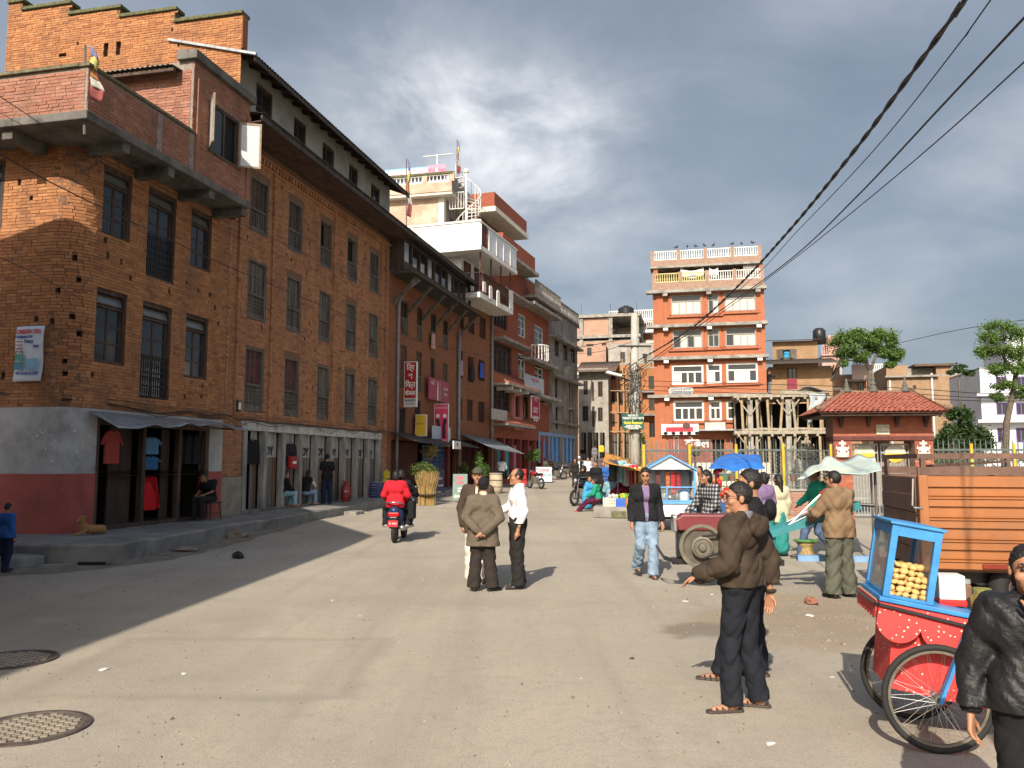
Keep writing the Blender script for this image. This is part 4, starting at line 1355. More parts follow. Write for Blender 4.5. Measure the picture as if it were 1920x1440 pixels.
# spiral stair
cx_, _ = FT.fac(874, 400, -.5)
cx_ = FT.fac(874, 400, -.5)[0]
ss = thing('spiral_stair', 'white steel spiral stair with globe lamp on its newel', 'stair', FT.w(cx_, .5, zl - 2.6), FT.ang)
zn = FT.fac(874, 325, -.5)[1] - (zl - 2.6)
one('newel', m_wht, ss, 'tube', [(0, 0, -1), (0, 0, zn)], .07, 8)
one('globe_lamp', flat('lamp_globe', (0.75, 0.72, 0.6), .3), ss, 'ball', (0, 0, zn + .14), .16, smooth=True)
NS = 18
hp, lp = [], []
for k in range(NS):
 a = -2.4 + k * .30
 z = k * .24 - .2
 st = MB()
 d0, d1 = a, a + .36
 st.slab([(.06 * math.cos(d0), .06 * math.sin(d0)), (.85 * math.cos(d0), .85 * math.sin(d0)), (.85 * math.cos(d1), .85 * math.sin(d1)), (.06 * math.cos(d1), .06 * math.sin(d1))], z, z + .03)
 st.build('tread', m_wht, ss)
 one('baluster', m_wht, ss, 'tube', [(.85 * math.cos(a), .85 * math.sin(a), z), (.85 * math.cos(a), .85 * math.sin(a), z + .95)], .02, 5)
 hp.append((.85 * math.cos(a), .85 * math.sin(a), z + .95))
one('handrail', m_wht, ss, 'tube', hp, .03, 6)
balustrade(ss, (-.9, -.3), (-.05, -.3), zn - 2.2, 1.0, m_wht, 5, .05, .018)
# B4: red plastered house with bays
x1030 = F3.fac(1030, 868)[0]
B4 = F3.root('red_bay_house', 'red brick house with tiled skirts, grilles and small round balconies', 'house')
m_bt4 = brick_tex('deep_red_brick', (0.32, 0.085, 0.05), (0.25, 0.065, 0.04), (0.2, 0.09, 0.06), damt=.4)
Z4 = F3.fac(960, 500, .2)[1]
q4 = [(926, 552, 950, 615), (972, 590, 985, 632), (1002, 612, 1018, 650),
  (924, 645, 958, 700), (972, 664, 985, 710), (1003, 680, 1018, 716),
  (923, 728, 955, 770), (961, 742, 971, 785), (979, 742, 990, 785), (998, 750, 1008, 790)]
w4 = [rect(F3, *q) for q in q4]
shop4 = (x920 + .6, x1030 - .4, .8, 3.3)
wB4 = shell(B4, m_bt4, x920 + .02, x1030, .4, Z4, w4 + [shop4], depth=9)
for k, r_ in enumerate(w4):
 simple_window(B4, r_, .05, fm=(m_white if k in (1, 2, 4, 5) else m_wood), nx=(4 if k in (0, 3, 6) else 2), nz=2, trans=.3 if k < 6 else 0, fw=.07)
cr = MB()
for k in (0, 3, 6):
 x0, x1, z0, z1 = w4[k]
 g = MB()
 for j in range(9):
  xx = x0 + (x1 - x0) * j / 8
  g.tube([(xx, -.05, z0), (xx, -.05, z1)], .014, 4)
 g.build('window_grille', m_iron, B4)
m_tile4 = M('terracotta_skirt', (0.36, 0.12, 0.06), (0.25, 0.08, 0.045), 5, .8, .4, 30)
def skirt(root, F, x0, x1, z, out, drop, mat=None, slabm=None):
 o = MB()
 P = [(x0, 0, z + drop), (x0, -out, z + .06), (x1, -out, z + .06), (x1, 0, z + drop)]
 o.add(P + [(x0, 0, z), (x0, -out, z), (x1, -out, z), (x1, 0, z)], [(0, 1, 2, 3), (4, 7, 6, 5), (1, 5, 6, 2), (0, 4, 5, 1), (3, 2, 6, 7)])
 o.build('tile_skirt', mat or m_tile4, root)
 one('slab_edge', slabm or m_conc, root, 'box', x0, x1, -out - .02, -.0, z - .12, z - .002)
xm = (x920 + x1030) / 2
z_a = F3.fac(930, 712, .9)[1]
z_b = F3.fac(945, 632, .6)[1]
z_c = F3.fac(945, 540, .6)[1]
skirt(B4, F3, x920, xm + .5, z_a, 1.1, .7)
skirt(B4, F3, x920 + .3, xm, z_b, .7, .5)
skirt(B4, F3, x920 + .3, xm, z_c, .8, .45)
skirt(B4, F3, x920 + .1, xm - .5, 4.1, 1.0, .55)
one('slab_edge', m_conc, B4, 'box', xm - .2, x1030, -1.0, 0, z_a - .3, z_a - .1)
one('slab_edge', m_conc, B4, 'box', xm - .2, x1030, -.8, 0, z_b - .7, z_b - .5)
one('slab_edge', m_conc, B4, 'box', xm - .6, x1030, -1.0, 0, Z4 - 2.0, Z4 - 1.8)
for k in range(3):
 one('slab_beam', m_white, B4, 'box', x920 + 1 + k * 1.6, x920 + 1.2 + k * 1.6, -1.0, -.0, z_a - .35, z_a - .13)
bal = MB()
for k in range(13):
 a = PI * k / 12
 xx, yy = xm + 2.2 + .9 * math.cos(a), -.2 - .9 * math.sin(a)
 bal.tube([(xx, yy, z_b - .5), (xx, yy, z_b + .5)], .035, 5)
bal.tube([(xm + 2.2 + .9 * math.cos(PI * k / 12), -.2 - .9 * math.sin(PI * k / 12), z_b + .5) for k in range(13)], .05, 6)
bal.build('round_balcony', m_white, B4)
one('roof_parapet', m_bt4, B4, 'box', x920 - .3, xm, -.85, -.7, Z4 + .14, Z4 + 1.2)
one('roof_parapet', m_bt4, B4, 'box', x920 - .3, x920 - .1, -.7, 6, Z4 + .14, Z4 + 1.2)
one('roof_overhang', m_conc, B4, 'box', x920 - .35, xm + .1, -1.1, 0, Z4 - .08, Z4 + .13)
one('roof_overhang', m_conc, B4, 'box', xm + .1, x1030 + .2, -.9, 0, Z4 - 1.4, Z4 - 1.2)
# upper red tower room
Z4t = F3.fac(945, 412, -1.0)[1]
one('tower_wall', m_bt4, B4, 'box', x920 + .2, xm - .6, 1.0, 6.0, Z4 + .1, Z4t - .6)
one('tower_slab', M('cream_plaster'), B4, 'box', x920 - .1, xm + .3, -.3, 6.3, Z4t - 1.1, Z4t - .8)
one('tower_parapet', m_bt4, B4, 'box', x920 + .0, xm + .2, -.2, 6.2, Z4t - .8, Z4t + .1)
for k in range(4):
 one('rebar', m_iron, B4, 'tube', [(xm + 1 + k * .3, .5 + .2 * (k % 2), Z4 - 1), (xm + 1 + k * .3, .5 + .2 * (k % 2), Z4 + 1.3 + .2 * k)], .02, 4)
balustrade(B4, (xm + .1, -.85), (x1030 + .1, -.85), Z4 - 1.2, .95, m_conc, 26, .1, .05)
# shop fronts under the red house
one('shop_back', m_black, B4, 'box', shop4[0], shop4[1], .6, .65, .8, 3.3)
for k in range(7):
 xx = shop4[0] + (shop4[1] - shop4[0]) * k / 7
 one('shop_pier', M('red_paint'), B4, 'box', xx, xx + .35, -.04, .3, .8, 3.3)
for k, (c_, f_) in enumerate((((0.02, .3, .32), .08), ((0.03, .35, .38), .2), ((0.5, .2, .3), .33), ((.3, .28, .22), .6), ((.08, .05, .04), .8))):
 xx = shop4[0] + (shop4[1] - shop4[0]) * f_ + .3
 one('hanging_cloth', flat('shop_cloth_%d' % k, c_), B4, 'box', xx, xx + .7, .2, .26, 1.0, 2.9)
xx = rect(F3, 959, 738, 975, 806)
fr = MB()
fr.box(xx[0], xx[0] + .14, -.22, -.0, xx[2], xx[3])
fr.box(xx[1] - .14, xx[1], -.22, -.0, xx[2], xx[3])
fr.box(xx[0], xx[1], -.21, -.0, xx[3] - .15, xx[3])
fr.box(xx[0], xx[1], -.21, -.0, xx[2], xx[2] + .8)
fr.build('pink_bay_frame', flat('pink_plaster', (0.55, 0.22, 0.22), .8), B4)
# B5: grey concrete house
x1085 = F3.fac(1084, 868)[0]
B5 = F3.root('grey_concrete_house', 'tall grey concrete house over blue shutters', 'house')
Z5 = F3.fac(1050, 590, .1)[1]
m_gr5 = M('streaked_grey_render', (0.28, 0.265, 0.235), (0.16, 0.15, 0.135), 1.3, .92, .3, 40, dirt=(0.09, 0.085, 0.078), dscale=1.5, dfrom=.55, stretch=(1, 1, .35))
q5 = [(1040, 632, 1048, 668), (1056, 645, 1064, 676), (1070, 650, 1078, 680), (1041, 708, 1049, 750), (1067, 715, 1075, 755), (1014, 760, 1022, 802), (1042, 765, 1050, 805), (1067, 770, 1075, 805)]
w5 = [rect(F3, *q) for q in q5]
bl5 = rect(F3, 1012, 818, 1052, 868)
bl6 = rect(F3, 1057, 822, 1078, 868)
shell(B5, m_gr5, x1030 + .02, x1085, .9, Z5, w5 + [bl5, bl6], depth=9)
for r_ in w5:
 simple_window(B5, r_, .05, nx=2, nz=2)
 one('window_hood', m_conc, B5, 'box', r_[0] - .15, r_[1] + .15, -.3, .0, r_[3] + .05, r_[3] + .13)
for j, r_ in enumerate((bl5, bl6)):
 for k in range(5 if j == 0 else 3):
  n_ = 5 if j == 0 else 3
  a = r_[0] + (r_[1] - r_[0]) * k / n_
  wv = (r_[1] - r_[0]) / n_
  one('shop_shutter', M('bright_blue_shutter', (0.04, 0.17, 0.42), (0.03, 0.11, 0.3), 3, .5), B5, 'box', a + .06, a + wv - .06, .1, .13, r_[2], r_[3])
  one('blue_mullion', M('pale_blue_paint', (0.2, 0.35, 0.55), (0.14, 0.25, 0.42), 4, .6), B5, 'box', a - .05, a + .05, -.03, .14, r_[2], r_[3])
fr = MB()
fr.box(bl5[0] - .35, bl5[0] - .04, -.05, -.0, bl5[2], bl5[3] + .25)
fr.box(bl5[0] - .35, bl6[1] + .3, -.045, -.0, bl5[3] + .003, bl5[3] + .25)
fr.build('blue_surround', M('pale_blue_paint'), B5)
for zf in (.36, .62, .84):
 one('floor_band', m_conc, B5, 'box', x1030, x1085 + .2, -.5 if zf > .5 else -.25, .0, Z5 * zf, Z5 * zf + .16)
for k in range(5):
 xx = x1030 + .4 + (x1085 - x1030 - .8) * k / 4
 one('pilaster', m_gr5, B5, 'box', xx - .12, xx + .12, -.12, 0, 4.2, Z5 * .62)
for u_, v_ in ((1037, 688), (1067, 700)):
 c_ = F3.fac(u_, v_, .3)
 one('vent_block', m_conc, B5, 'box', c_[0] - .5, c_[0] + .5, -.5, 0, c_[1] - .5, c_[1] + .5)
balustrade(B5, (x1030, -.1), (x1085, -.1), Z5 + .1, .9, m_conc, 20, .12, .06)
# houses closing the street
def far_house(name, label, u0, u1, vt, Y, mat, wins, zb=None, slope=-.232, depth=8, shops=None, group=None, fm=None, nx=2, roofm=None):
 F = Frame(*at(u0, 868, Y)[:2], 1, slope)
 x1 = F.fac(u1, 868)[0]
 zt = F.fac((u0 + u1) / 2, vt)[1]
 zb = gz(Y) - .1 if zb is None else zb
 root = F.root(name, label, 'house', group)
 rs = [rect(F, *q) for q in wins]
 sh = [rect(F, *q) for q in (shops or [])]
 shell(root, mat, 0, x1, zb, zt, rs + sh, depth=depth, roofm=roofm)
 for r_ in rs:
  simple_window(root, r_, .04, fm=fm, nx=nx, fw=.07)
 return F, root, x1, zt, sh
m_greyr = M('grey_render', (0.33, 0.31, 0.275), (0.22, 0.205, 0.18), 1.6, .92, .3, 40, dirt=(0.14, 0.13, 0.115), dscale=1.2)
F_, E2, x1, zt, sh = far_house('grey_rendered_house', 'narrow grey rendered house with open ground floor beside the steps', 1086, 1142, 693, 76, m_greyr,
        [(1094, 714, 1102, 740), (1110, 716, 1114, 752), (1121, 715, 1130, 744), (1092, 761, 1103, 790), (1110, 762, 1115, 800), (1121, 764, 1130, 790)],
        shops=[(1090, 811, 1099, 862), (1102, 811, 1110, 862), (1113, 811, 1122, 862), (1125, 811, 1134, 862)])
for r_ in sh:
 one('open_door', m_wood2, E2, 'bar', (r_[0] + .05, 0.0, (r_[2] + r_[3]) / 2), (r_[0] + .3, -.5, (r_[2] + r_[3]) / 2), .04, r_[3] - r_[2])
corrugated('roof_sheet', E2, (-.3, -1.0, zt - .3), (x1 + .8, -1.0, zt - .3), (x1 + .8, 4, zt + 1.2), (-.3, 4, zt + 1.2), 24, M('rusty_roof', (0.13, 0.085, 0.06), (0.07, 0.05, 0.04), 3, .9), .03)
m_or = brick_tex('orange_far_brick', (0.42, 0.17, 0.065), (0.34, 0.13, 0.05), (0.3, 0.16, 0.09), damt=.4)
F_, E3, x1, zt, sh = far_house('scaffolded_house', 'orange brick house behind bamboo scaffolding', 1141, 1236, 684, 78, m_or,
        [(1145, 735, 1153, 758), (1161, 735, 1168, 760), (1176, 736, 1184, 762), (1206, 736, 1214, 760), (1144, 776, 1153, 800), (1162, 775, 1170, 800), (1176, 775, 1184, 800), (1205, 775, 1214, 800), (1145, 692, 1153, 712), (1162, 695, 1170, 715), (1178, 695, 1186, 715), (1206, 695, 1214, 715)],
        shops=[(1146, 812, 1165, 860), (1170, 812, 1186, 860), (1200, 812, 1220, 860)])
for r_ in sh:
 for k in range(4):
  w_ = (r_[1] - r_[0]) / 4
  one('shop_plank', m_wood2, E3, 'box', r_[0] + k * w_, r_[0] + (k + 1) * w_ - .05, .1, .14, r_[2], r_[3])
m_bam = M('bamboo_pole', (0.36, 0.28, 0.17), (0.25, 0.185, 0.11), 5, .7)
sc_f = thing('bamboo_scaffold', 'bamboo pole scaffolding lashed in front of the orange brick house', 'scaffold', F_.w(0, -1.2, gz(77)), F_.ang)
for k, u_ in enumerate((1157, 1168, 1179, 1196, 1208, 1220)):
 xx = F_.fac(u_, 780, 1.2)[0]
 one('pole', m_bam, sc_f, 'tube', [(xx, 0, -.2), (xx + .1, .1, 5 + (k % 3)), (xx, .05, 8.5 + (k % 3) * 1.2)], .07, 6)
for k, v_ in enumerate((731, 772, 808, 700)):
 zz = F_.fac(1180, v_, 1.2)[1] - gz(77)
 one('ledger', m_bam, sc_f, 'tube', [(-.4, -.1, zz), (x1 + .2, -.12, zz - .25)], .055, 6)
F1_, E1, x1, zt, sh = far_house('unfinished_frame_house', 'unfinished brick and concrete frame house with black water tank on top', 1066, 1200, 640, 97, brick_tex('pink_far_brick', (0.4, 0.22, 0.15), (0.34, 0.17, 0.11), (0.36, 0.3, 0.25), damt=.4), [(1099, 645, 1113, 660), (1128, 643, 1137, 648)])
for v_ in (593, 632):
 z_ = F1_.fac(1130, v_)[1]
 one('floor_slab', m_conc, E1, 'box', -2.0, x1 + .3, -.4, 8, z_ - .15, z_ + .2)
z0, z1 = F1_.fac(1130, 630)[1], F1_.fac(1130, 596)[1]
for xx in (-1.8, F1_.fac(1090, 610)[0], F1_.fac(1145, 610)[0], x1 - .1):
 for yy in (-.2, 6):
  one('concrete_column', m_conc, E1, 'box', xx - .22, xx + .22, yy, yy + .4, zt - 1, z1)
 one('rebar', m_iron, E1, 'tube', [(xx, .1, z1), (xx, .1, z1 + 1.7)], .03, 4)
a, c = F1_.fac(1091, 610)[0], F1_.fac(1144, 610)[0]
one('brick_infill', _M['pink_far_brick'], E1, 'box', a + .2, c - .2, 0.0, .25, z0, z1 - .05)
one('brick_infill', _M['pink_far_brick'], E1, 'box', -1.8, a - .2, 0.0, .25, z0, z0 + 1.0)
wt = thing('water_tank', 'black plastic water tank on the unfinished frame house', 'water tank', F1_.w(F1_.fac(1171, 590)[0], 2, z1 + .2), 0)
m_tank = flat('black_tank_plastic', (0.02, 0.02, 0.022), .4)
one('tank_body', m_tank, wt, 'lathe', [(0.01, 0), (.95, 0), (.95, .2), (1.0, .25), (.95, .3), (.95, .55), (1.0, .6), (.95, .65), (.95, 1.1), (.7, 1.3), (.3, 1.4), (.01, 1.42)], 16, smooth=True)
one('tank_lid', m_tank, wt, 'lathe', [(.3, 1.38), (.3, 1.5), (.01, 1.52)], 12)
F_, E4, x1, zt, sh = far_house('brick_back_house', 'pink brick house with cream parapet behind the grey rendered house', 1078, 1148, 705, 88, _M['pink_far_brick'], [])
zq = F_.fac(1110, 648)[1]
one('upper_wall', _M['pink_far_brick'], E4, 'box', F_.fac(1082, 660)[0], x1 - .6, .5, 6, zt, zq)
simple_window(E4, rect(F_, 1101, 652, 1109, 666, -.5), .42, nx=1)
one('cream_parapet', M('cream_plaster'), E4, 'box', -.3, x1 + .2, -.5, -.3, zt + .1, zt + 1.2)
one('cornice', m_concd, E4, 'box', -.3, x1 + .2, -.5, 0, zt - .3, zt)
F_, E5, x1, zt, sh = far_house('white_terrace_house', 'distant house with white terrace railings behind the street lamp pole', 1146, 1236, 640, 104, M('cream_plaster'), [(1150, 607, 1160, 618), (1195, 625, 1203, 645), (1160, 648, 1168, 662)])
for v_ in (600, 622):
 zq = F_.fac(1190, v_)[1]
 balustrade(E5, (0, -.5), (x1 + .5, -.5), zq, 1.1, m_wht, 26, .15, .05)
 one('terrace_slab', m_wht, E5, 'box', -.3, x1 + .6, -.7, 1, zq - .25, zq)
one('upper_room', flat('orange_render', (0.45, 0.2, 0.08), .8), E5, 'box', .5, x1 - .8, 1.5, 6, zt, F_.fac(1190, 602)[1])
F_, E6, x1, zt, sh = far_house('red_corner_house', 'red brick corner house with slab ledges beside the tall orange house', 1206, 1240, 690, 70, m_or, [(1216, 705, 1227, 730), (1217, 745, 1228, 770), (1217, 790, 1230, 820)])
for v_ in (735, 778):
 zq = F_.fac(1220, v_)[1]
 one('ledge', m_conc, E6, 'box', -.3, x1, -.8, 0, zq - .1, zq + .08)
far_house('grey_balcony_house', 'grey concrete house rising behind the bamboo scaffolding', 1143, 1233, 646, 84, m_greyr, [(1163, 660, 1172, 680), (1181, 662, 1189, 682), (1205, 663, 1213, 685)])
# terrace steps at the top of the street
stp = MB()
for k in range(6):
 y0 = 66 + k * .45
 xa, xb_ = 5.2, 11.5
 stp.box(xa, xb_, y0, 78, gz(66) - .3 + k * .0, gz(66) + .12 * (k + 1))
tag(stp.build('terrace_steps', m_conc), kind='structure')
SH = thing('shading_house', 'brick house standing left of the street, shading its corner', 'house')
poly = [(-7.55, -6.0), (-6.62, 7.3), (-9.75, 13.75), (-12.1, 13.4), (-13, 13.2), (-13, -6.0)]
one('wall', m_bt1, SH, 'slab', poly, -.1, 8.7)
one('roof', m_concd, SH, 'slab', poly, 8.7, 9.0)
for y_ in (-3.5, -.5, 2.5):
 xx = -7.55 + (y_ + 6) * .07
 one('window', m_wood, SH, 'box', xx - .05, xx + .04, y_, y_ + 1.0, 3.4, 5.0)
 one('window', m_wood, SH, 'box', xx - .05, xx + .04, y_, y_ + 1.0, 6.0, 7.6)
# tall orange house (C)
FC = Frame(*at(1229, 868, 60.0)[:2], 1, -.232)
C_ = FC.root('tall_orange_house', 'tall orange brick house with white windows and rooftop balustrades', 'house')
m_btC = brick_tex('bright_orange_brick', (0.36, 0.115, 0.052), (0.30, 0.09, 0.042), (0.33, 0.16, 0.1), damt=.25, dirt=(0.22, 0.1, 0.06))
xC = FC.fac(1437, 700)[0]
zt = [FC.fac(1330, v)[1] for v in (545, 610, 671, 742, 806)]
qC = [(1258, 553, 1315, 590), (1327, 551, 1348, 588), (1358, 547, 1417, 583),
  (1261, 618, 1317, 653), (1327, 616, 1349, 651), (1360, 614, 1418, 649),
  (1260, 684, 1319, 721), (1325, 682, 1353, 719), (1362, 680, 1421, 717),
  (1263, 751, 1320, 789), (1330, 751, 1353, 788), (1362, 751, 1420, 787)]
wC = [rect(FC, *q) for q in qC]
zC0 = gz(58) - .2
gr = [rect(FC, 1263, 818, 1273, 850), rect(FC, 1336, 824, 1358, 868)]
shell(C_, m_btC, 0, xC, zC0, zt[0], wC + gr, depth=9, roofm=m_conc)
m_gr = M('grey_window_frame', (0.3, 0.27, 0.24), (0.22, 0.2, 0.18), 4, .7)
for k, r_ in enumerate(wC):
 wide = k % 3 != 1
 cur = {0: (0, 1, 2, 3), 1: (1,), 2: (0, 1, 2, 3), 5: (1, 2, 3), 3: (1, 3), 6: (0,), 7: (0,), 8: (1, 2)}.get(k, ())
 simple_window(C_, r_, .0, fm=(m_gr if k < 6 else m_white), nx=4 if wide else 2, trans=.34, curtains=cur, fw=.09 if k < 6 else .13)
 sd_ = MB()
 t_ = .14
 x0, x1, z0, z1 = r_
 sd_.box(x0 - t_, x0, -.1, 0, z0, z1 + t_)
 sd_.box(x1, x1 + t_, -.1, 0, z0, z1 + t_)
 sd_.box(x0, x1, -.098, 0, z1 + .002, z1 + t_)
 sd_.build('window_surround', m_btC, C_)
 one('window_sill', M('terracotta_skirt'), C_, 'box', x0 - .3, x1 + .3, -.16, 0, z0 - .2, z0 - .06)
for k, z in enumerate(zt[:4]):
 one('floor_slab', m_conc, C_, 'box', -.45, xC + .15, -.6, 0, z - .12, z + .1)
 for u_ in (1250, 1332, 1425):
  xx = FC.fac(u_, 700)[0]
  one('slab_beam', m_white if k else m_conc, C_, 'box', xx - .17, xx + .17, -.55, 0, z - .34, z - .122)
one('canopy_sheet', m_tin, C_, 'box', FC.fac(1310, 808)[0], xC, -1.2, 0, zt[4] - .1, zt[4])
for xx in (FC.fac(1243, 700)[0] * .4, FC.fac(1423, 700)[0]):
 one('corner_pilaster', m_btC, C_, 'box', xx, xx + .5, -.09, 0, zC0, zt[0] - .13)
# roof storeys
zf = zt[0] + .1
z5 = FC.fac(1330, 500)[1]
ups = wall(C_, m_btC, .4, xC - .5, zf, z5, [(1.6, 4.0, zf + .9, zf + 1.7), (4.4, 5.2, zf + .9, zf + 1.7)], y=1.4, depth=.2, name='upper_wall')
one('upper_back', m_black, C_, 'box', .5, xC - .6, 1.8, 1.85, zf, z5)
aw_ = MB()
cxx = FC.fac(1372, 518, -1.4)[0]
aw_.prism([(cxx + .8 * math.cos(a), zf + .8 + .8 * math.sin(a)) for a in [PI * i / 10 for i in range(11)]][::-1], 1.36, 1.4)
aw_.build('arched_opening', m_black, C_)
for a_, b_, zz, h, yy in ((0.0, xC, zf, .55, -.45), (-.1, xC - .1, z5 + .15, .45, -.2)):
 one('parapet_base', M('pinkish_block', (0.3, 0.2, 0.15), (0.22, 0.145, 0.11), 4, .9), C_, 'box', a_, b_, yy - .06, yy + .06, zz, zz + h)
 for k in range(5):
  xx = a_ + (b_ - a_ - .25) * k / 4
  one('parapet_pier', M('pinkish_block'), C_, 'box', xx, xx + .25, yy - .1, yy + .1, zz, zz + h + .75)
  if k < 4:
   balustrade(C_, (xx + .25, yy), (xx + (b_ - a_ - .25) / 4, yy), zz + h, .65, (M('yellow_baluster', (0.5, 0.45, 0.2), (0.4, 0.36, 0.18), 3, .7) if (zz == zf and k < 2) else m_wht), 10, .08, .035)
one('roof_slab', m_conc, C_, 'box', -.15, xC - .05, -.35, 8, z5, z5 + .15)
for xx in (.1, xC - .35):
 one('roof_column', m_btC, C_, 'box', xx, xx + .3, -.2, .1, zf, z5)
one('stair_wall', m_conc, C_, 'box', xC - 1.4, xC - .3, -.1, 1.3, zf + .55, z5 + .1)
lw = MB()
for k, (u0, u1) in enumerate(((1276, 1320), (1330, 1347))):
 a, c = FC.fac(u0, 515, .3)[0], FC.fac(u1, 515, .3)[0]
 one('hung_washing', m_wht, C_, 'grid', lambda p, q: (a + (c - a) * p, -.1 + .05 * math.sin(p * 9), zf + 1.65 - .25 * math.sin(p * PI) - q * .55), 12, 4, solid=.01)
for k, u_ in enumerate((1268, 1289, 1305, 1321, 1338, 1373, 1391, 1412)):
 c = FC.w(FC.fac(u_, 475, .2)[0], -.2, z5 + 1.43 + .02 * (k % 2))
 pg = thing('pigeon', 'dark pigeon perched on the top balustrade of the tall orange house', 'bird', c, k * 1.3, 'pigeons on the top balustrade')
 bd = MB()
 bd.ball((0, 0, .1), .13, .07, .08, 8, 5)
 bd.ball((.1, 0, .2), .05, .05, .055, 6, 4)
 bd.add([(-.08, -.03, .1), (-.08, .03, .1), (-.28, .03, .07), (-.28, -.03, .07)], [(0, 1, 2, 3)])
 bd.build('body', flat('pigeon_grey', (0.05, 0.05, 0.06)), pg, smooth=True)
# ground floor boards and openings
one('shop_board', M('red_oxide_board', (0.25, 0.07, 0.05), (0.17, 0.05, 0.04), 3, .8), C_, 'box', FC.fac(1254, 840)[0], FC.fac(1333, 840)[0], -.06, 0, zC0, FC.fac(1300, 822)[1])
text('केबल', .85, m_white, C_, (FC.fac(1307, 832)[0], -.09, FC.fac(1307, 832)[1]), bold=.02)
simple_window(C_, gr[0], -.04, fm=m_white, nx=1)
one('dark_doorway', m_black, C_, 'box', gr[1][0], gr[1][1], .1, .15, gr[1][2], gr[1][3])
def board_sign(name, label, F, q, off, col, frame=None, th=.06, cat='sign', group=None):
 x0, x1, z0, z1 = rect(F, *q, off)
 s = thing(name, label, cat, F.w((x0 + x1) / 2, -off, (z0 + z1) / 2), F.ang, group)
 w_, h_ = (x1 - x0) / 2, (z1 - z0) / 2
 one('board', col, s, 'box', -w_, w_, 0, th, -h_, h_)
 if frame:
  f = MB()
  t_ = .05
  f.box(-w_ - t_, w_ + t_, -.012, th, h_, h_ + t_)
  f.box(-w_ - t_, w_ + t_, -.012, th, -h_ - t_, -h_)
  f.box(-w_ - t_, -w_, -.012, th, -h_, h_)
  f.box(w_, w_ + t_, -.012, th, -h_, h_)
  f.build('frame', frame, s)
 return s, w_, h_
s, a, c = board_sign('shop_sign', 'grey name board over the second storey of the tall orange house', FC, (1257, 728, 1297, 742), .2, flat('slate_board', (0.13, 0.15, 0.17)), m_white)
text('NAWARANG', .30, m_white, s, (0, -.01, .07), bold=.006)
text('GUEST HOUSE', .14, m_white, s, (.1, -.01, -.19))
s, a, c = board_sign('banner_sign', 'white and red printed banner over the shop of the tall orange house', FC, (1240, 795, 1310, 815), .5, m_wht)
one('red_band', flat('bright_red_print', (0.6, 0.03, 0.05)), s, 'box', -a * .75, a * .7, -.008, -.002, -c * .45, c * .42)
for k in range(5):
 one('print_spot', m_black, s, 'prism', [(-a + .3 + k * .55 + .16 * math.cos(t_), -c * .72 + .11 * math.sin(t_)) for t_ in [-i * PI / 5 for i in range(10)]], -.008, -.002)
one('print_spot', flat('brown_print', (0.1, 0.04, 0.04)), s, 'prism', [(a * .35 + .28 * math.cos(t_), c * .6 + .26 * math.sin(t_)) for t_ in [-i * PI / 6 for i in range(12)]], -.012, -.009)
s, a, c = board_sign('shop_sign', 'white sign board with thin lettering above the canopy', FC, (1322, 792, 1360, 806), .25, m_wht, m_wood2)
text('युनिभर्सल केबल', .34, flat('grey_print', (0.25, 0.24, 0.23)), s, (0, -.01, .08), sx=.7)
text('केबल', .2, flat('grey_print'), s, (0, -.01, -.25))
# concrete frame on props
FD = Frame(*at(1378, 868, 55.0)[:2], 1, -.232)
D_ = FD.root('propped_concrete_frame', 'concrete frame under construction held up by pale timber props', 'building site')
xD = FD.fac(1556, 800)[0]
za, zb_ = FD.fac(1470, 742)[1], FD.fac(1470, 811)[1]
zg = gz(55) - .1
m_form = M('pale_formwork', (0.33, 0.29, 0.225), (0.19, 0.17, 0.135), 4, .85, .4, 30)
for z in (za, zb_):
 one('floor_slab', m_form, D_, 'box', .0, xD, -.3, 5, z - .1, z + .12)
 for k in range(9):
  xx = .2 + (xD - .4) * k / 8
  one('formwork_joist', m_form, D_, 'box', xx, xx + .15, -.55, 4, z - .26, z - .102)
rnd = random.Random(4)
for lo, hi, n in ((zb_ + .12, za - .26, 15), (zg, zb_ - .26, 15)):
 for k in range(n):
  xx = .2 + (xD - .4) * k / (n - 1)
  yy = -.2 if k % 2 else 1.4
  one('timber_prop', m_bam if k % 3 else m_form, D_, 'tube', [(xx + rnd.uniform(-.15, .15), yy, lo), (xx + rnd.uniform(-.12, .12), yy, hi)], .06 + .03 * (k % 2), 6)
 for xx in (.9, xD * .55):
  one('concrete_column', m_conc, D_, 'box', xx, xx + .32, -.1, .3, lo, hi)
  one('column_brace', m_form, D_, 'bar', (xx + .15, -.15, hi - 1.0), (xx - .55, -.15, hi), .08, .08)
  one('column_brace', m_form, D_, 'bar', (xx + .15, -.15, hi - 1.0), (xx + .85, -.15, hi), .08, .08)
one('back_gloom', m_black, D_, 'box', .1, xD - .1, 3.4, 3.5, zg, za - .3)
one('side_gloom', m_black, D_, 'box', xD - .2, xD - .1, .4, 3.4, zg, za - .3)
for k in range(5):
 one('loose_plank', m_form, D_, 'bar', (.5 + k * 1.1, -.25, zb_ + .2 + .06 * (k % 2)), (1.7 + k * 1.1, -.2, zb_ + .22), .05, .14)
one('tarpaulin', M('grey_plastic_sheet', (0.36, 0.4, 0.42), (0.26, 0.29, 0.31), 3, .4), D_, 'grid', lambda p, q: (xD * .78 + 1.0 * p + .1 * math.sin(q * 6), -.45 - .06 * math.sin(p * 8 + q * 4), za + .1 - q * (2.0 - 1.1 * p)), 8, 8, smooth=True, solid=.01)
one('sheet_roof', M('grey_plastic_sheet'), D_, 'grid', lambda p, q: (xD * .72 + (xD * .28 + .8) * p, -.8 + 3 * q, za + .45 + .1 * math.sin(p * 9) - .2 * p * (1 - q)), 10, 4, smooth=True, solid=.01)
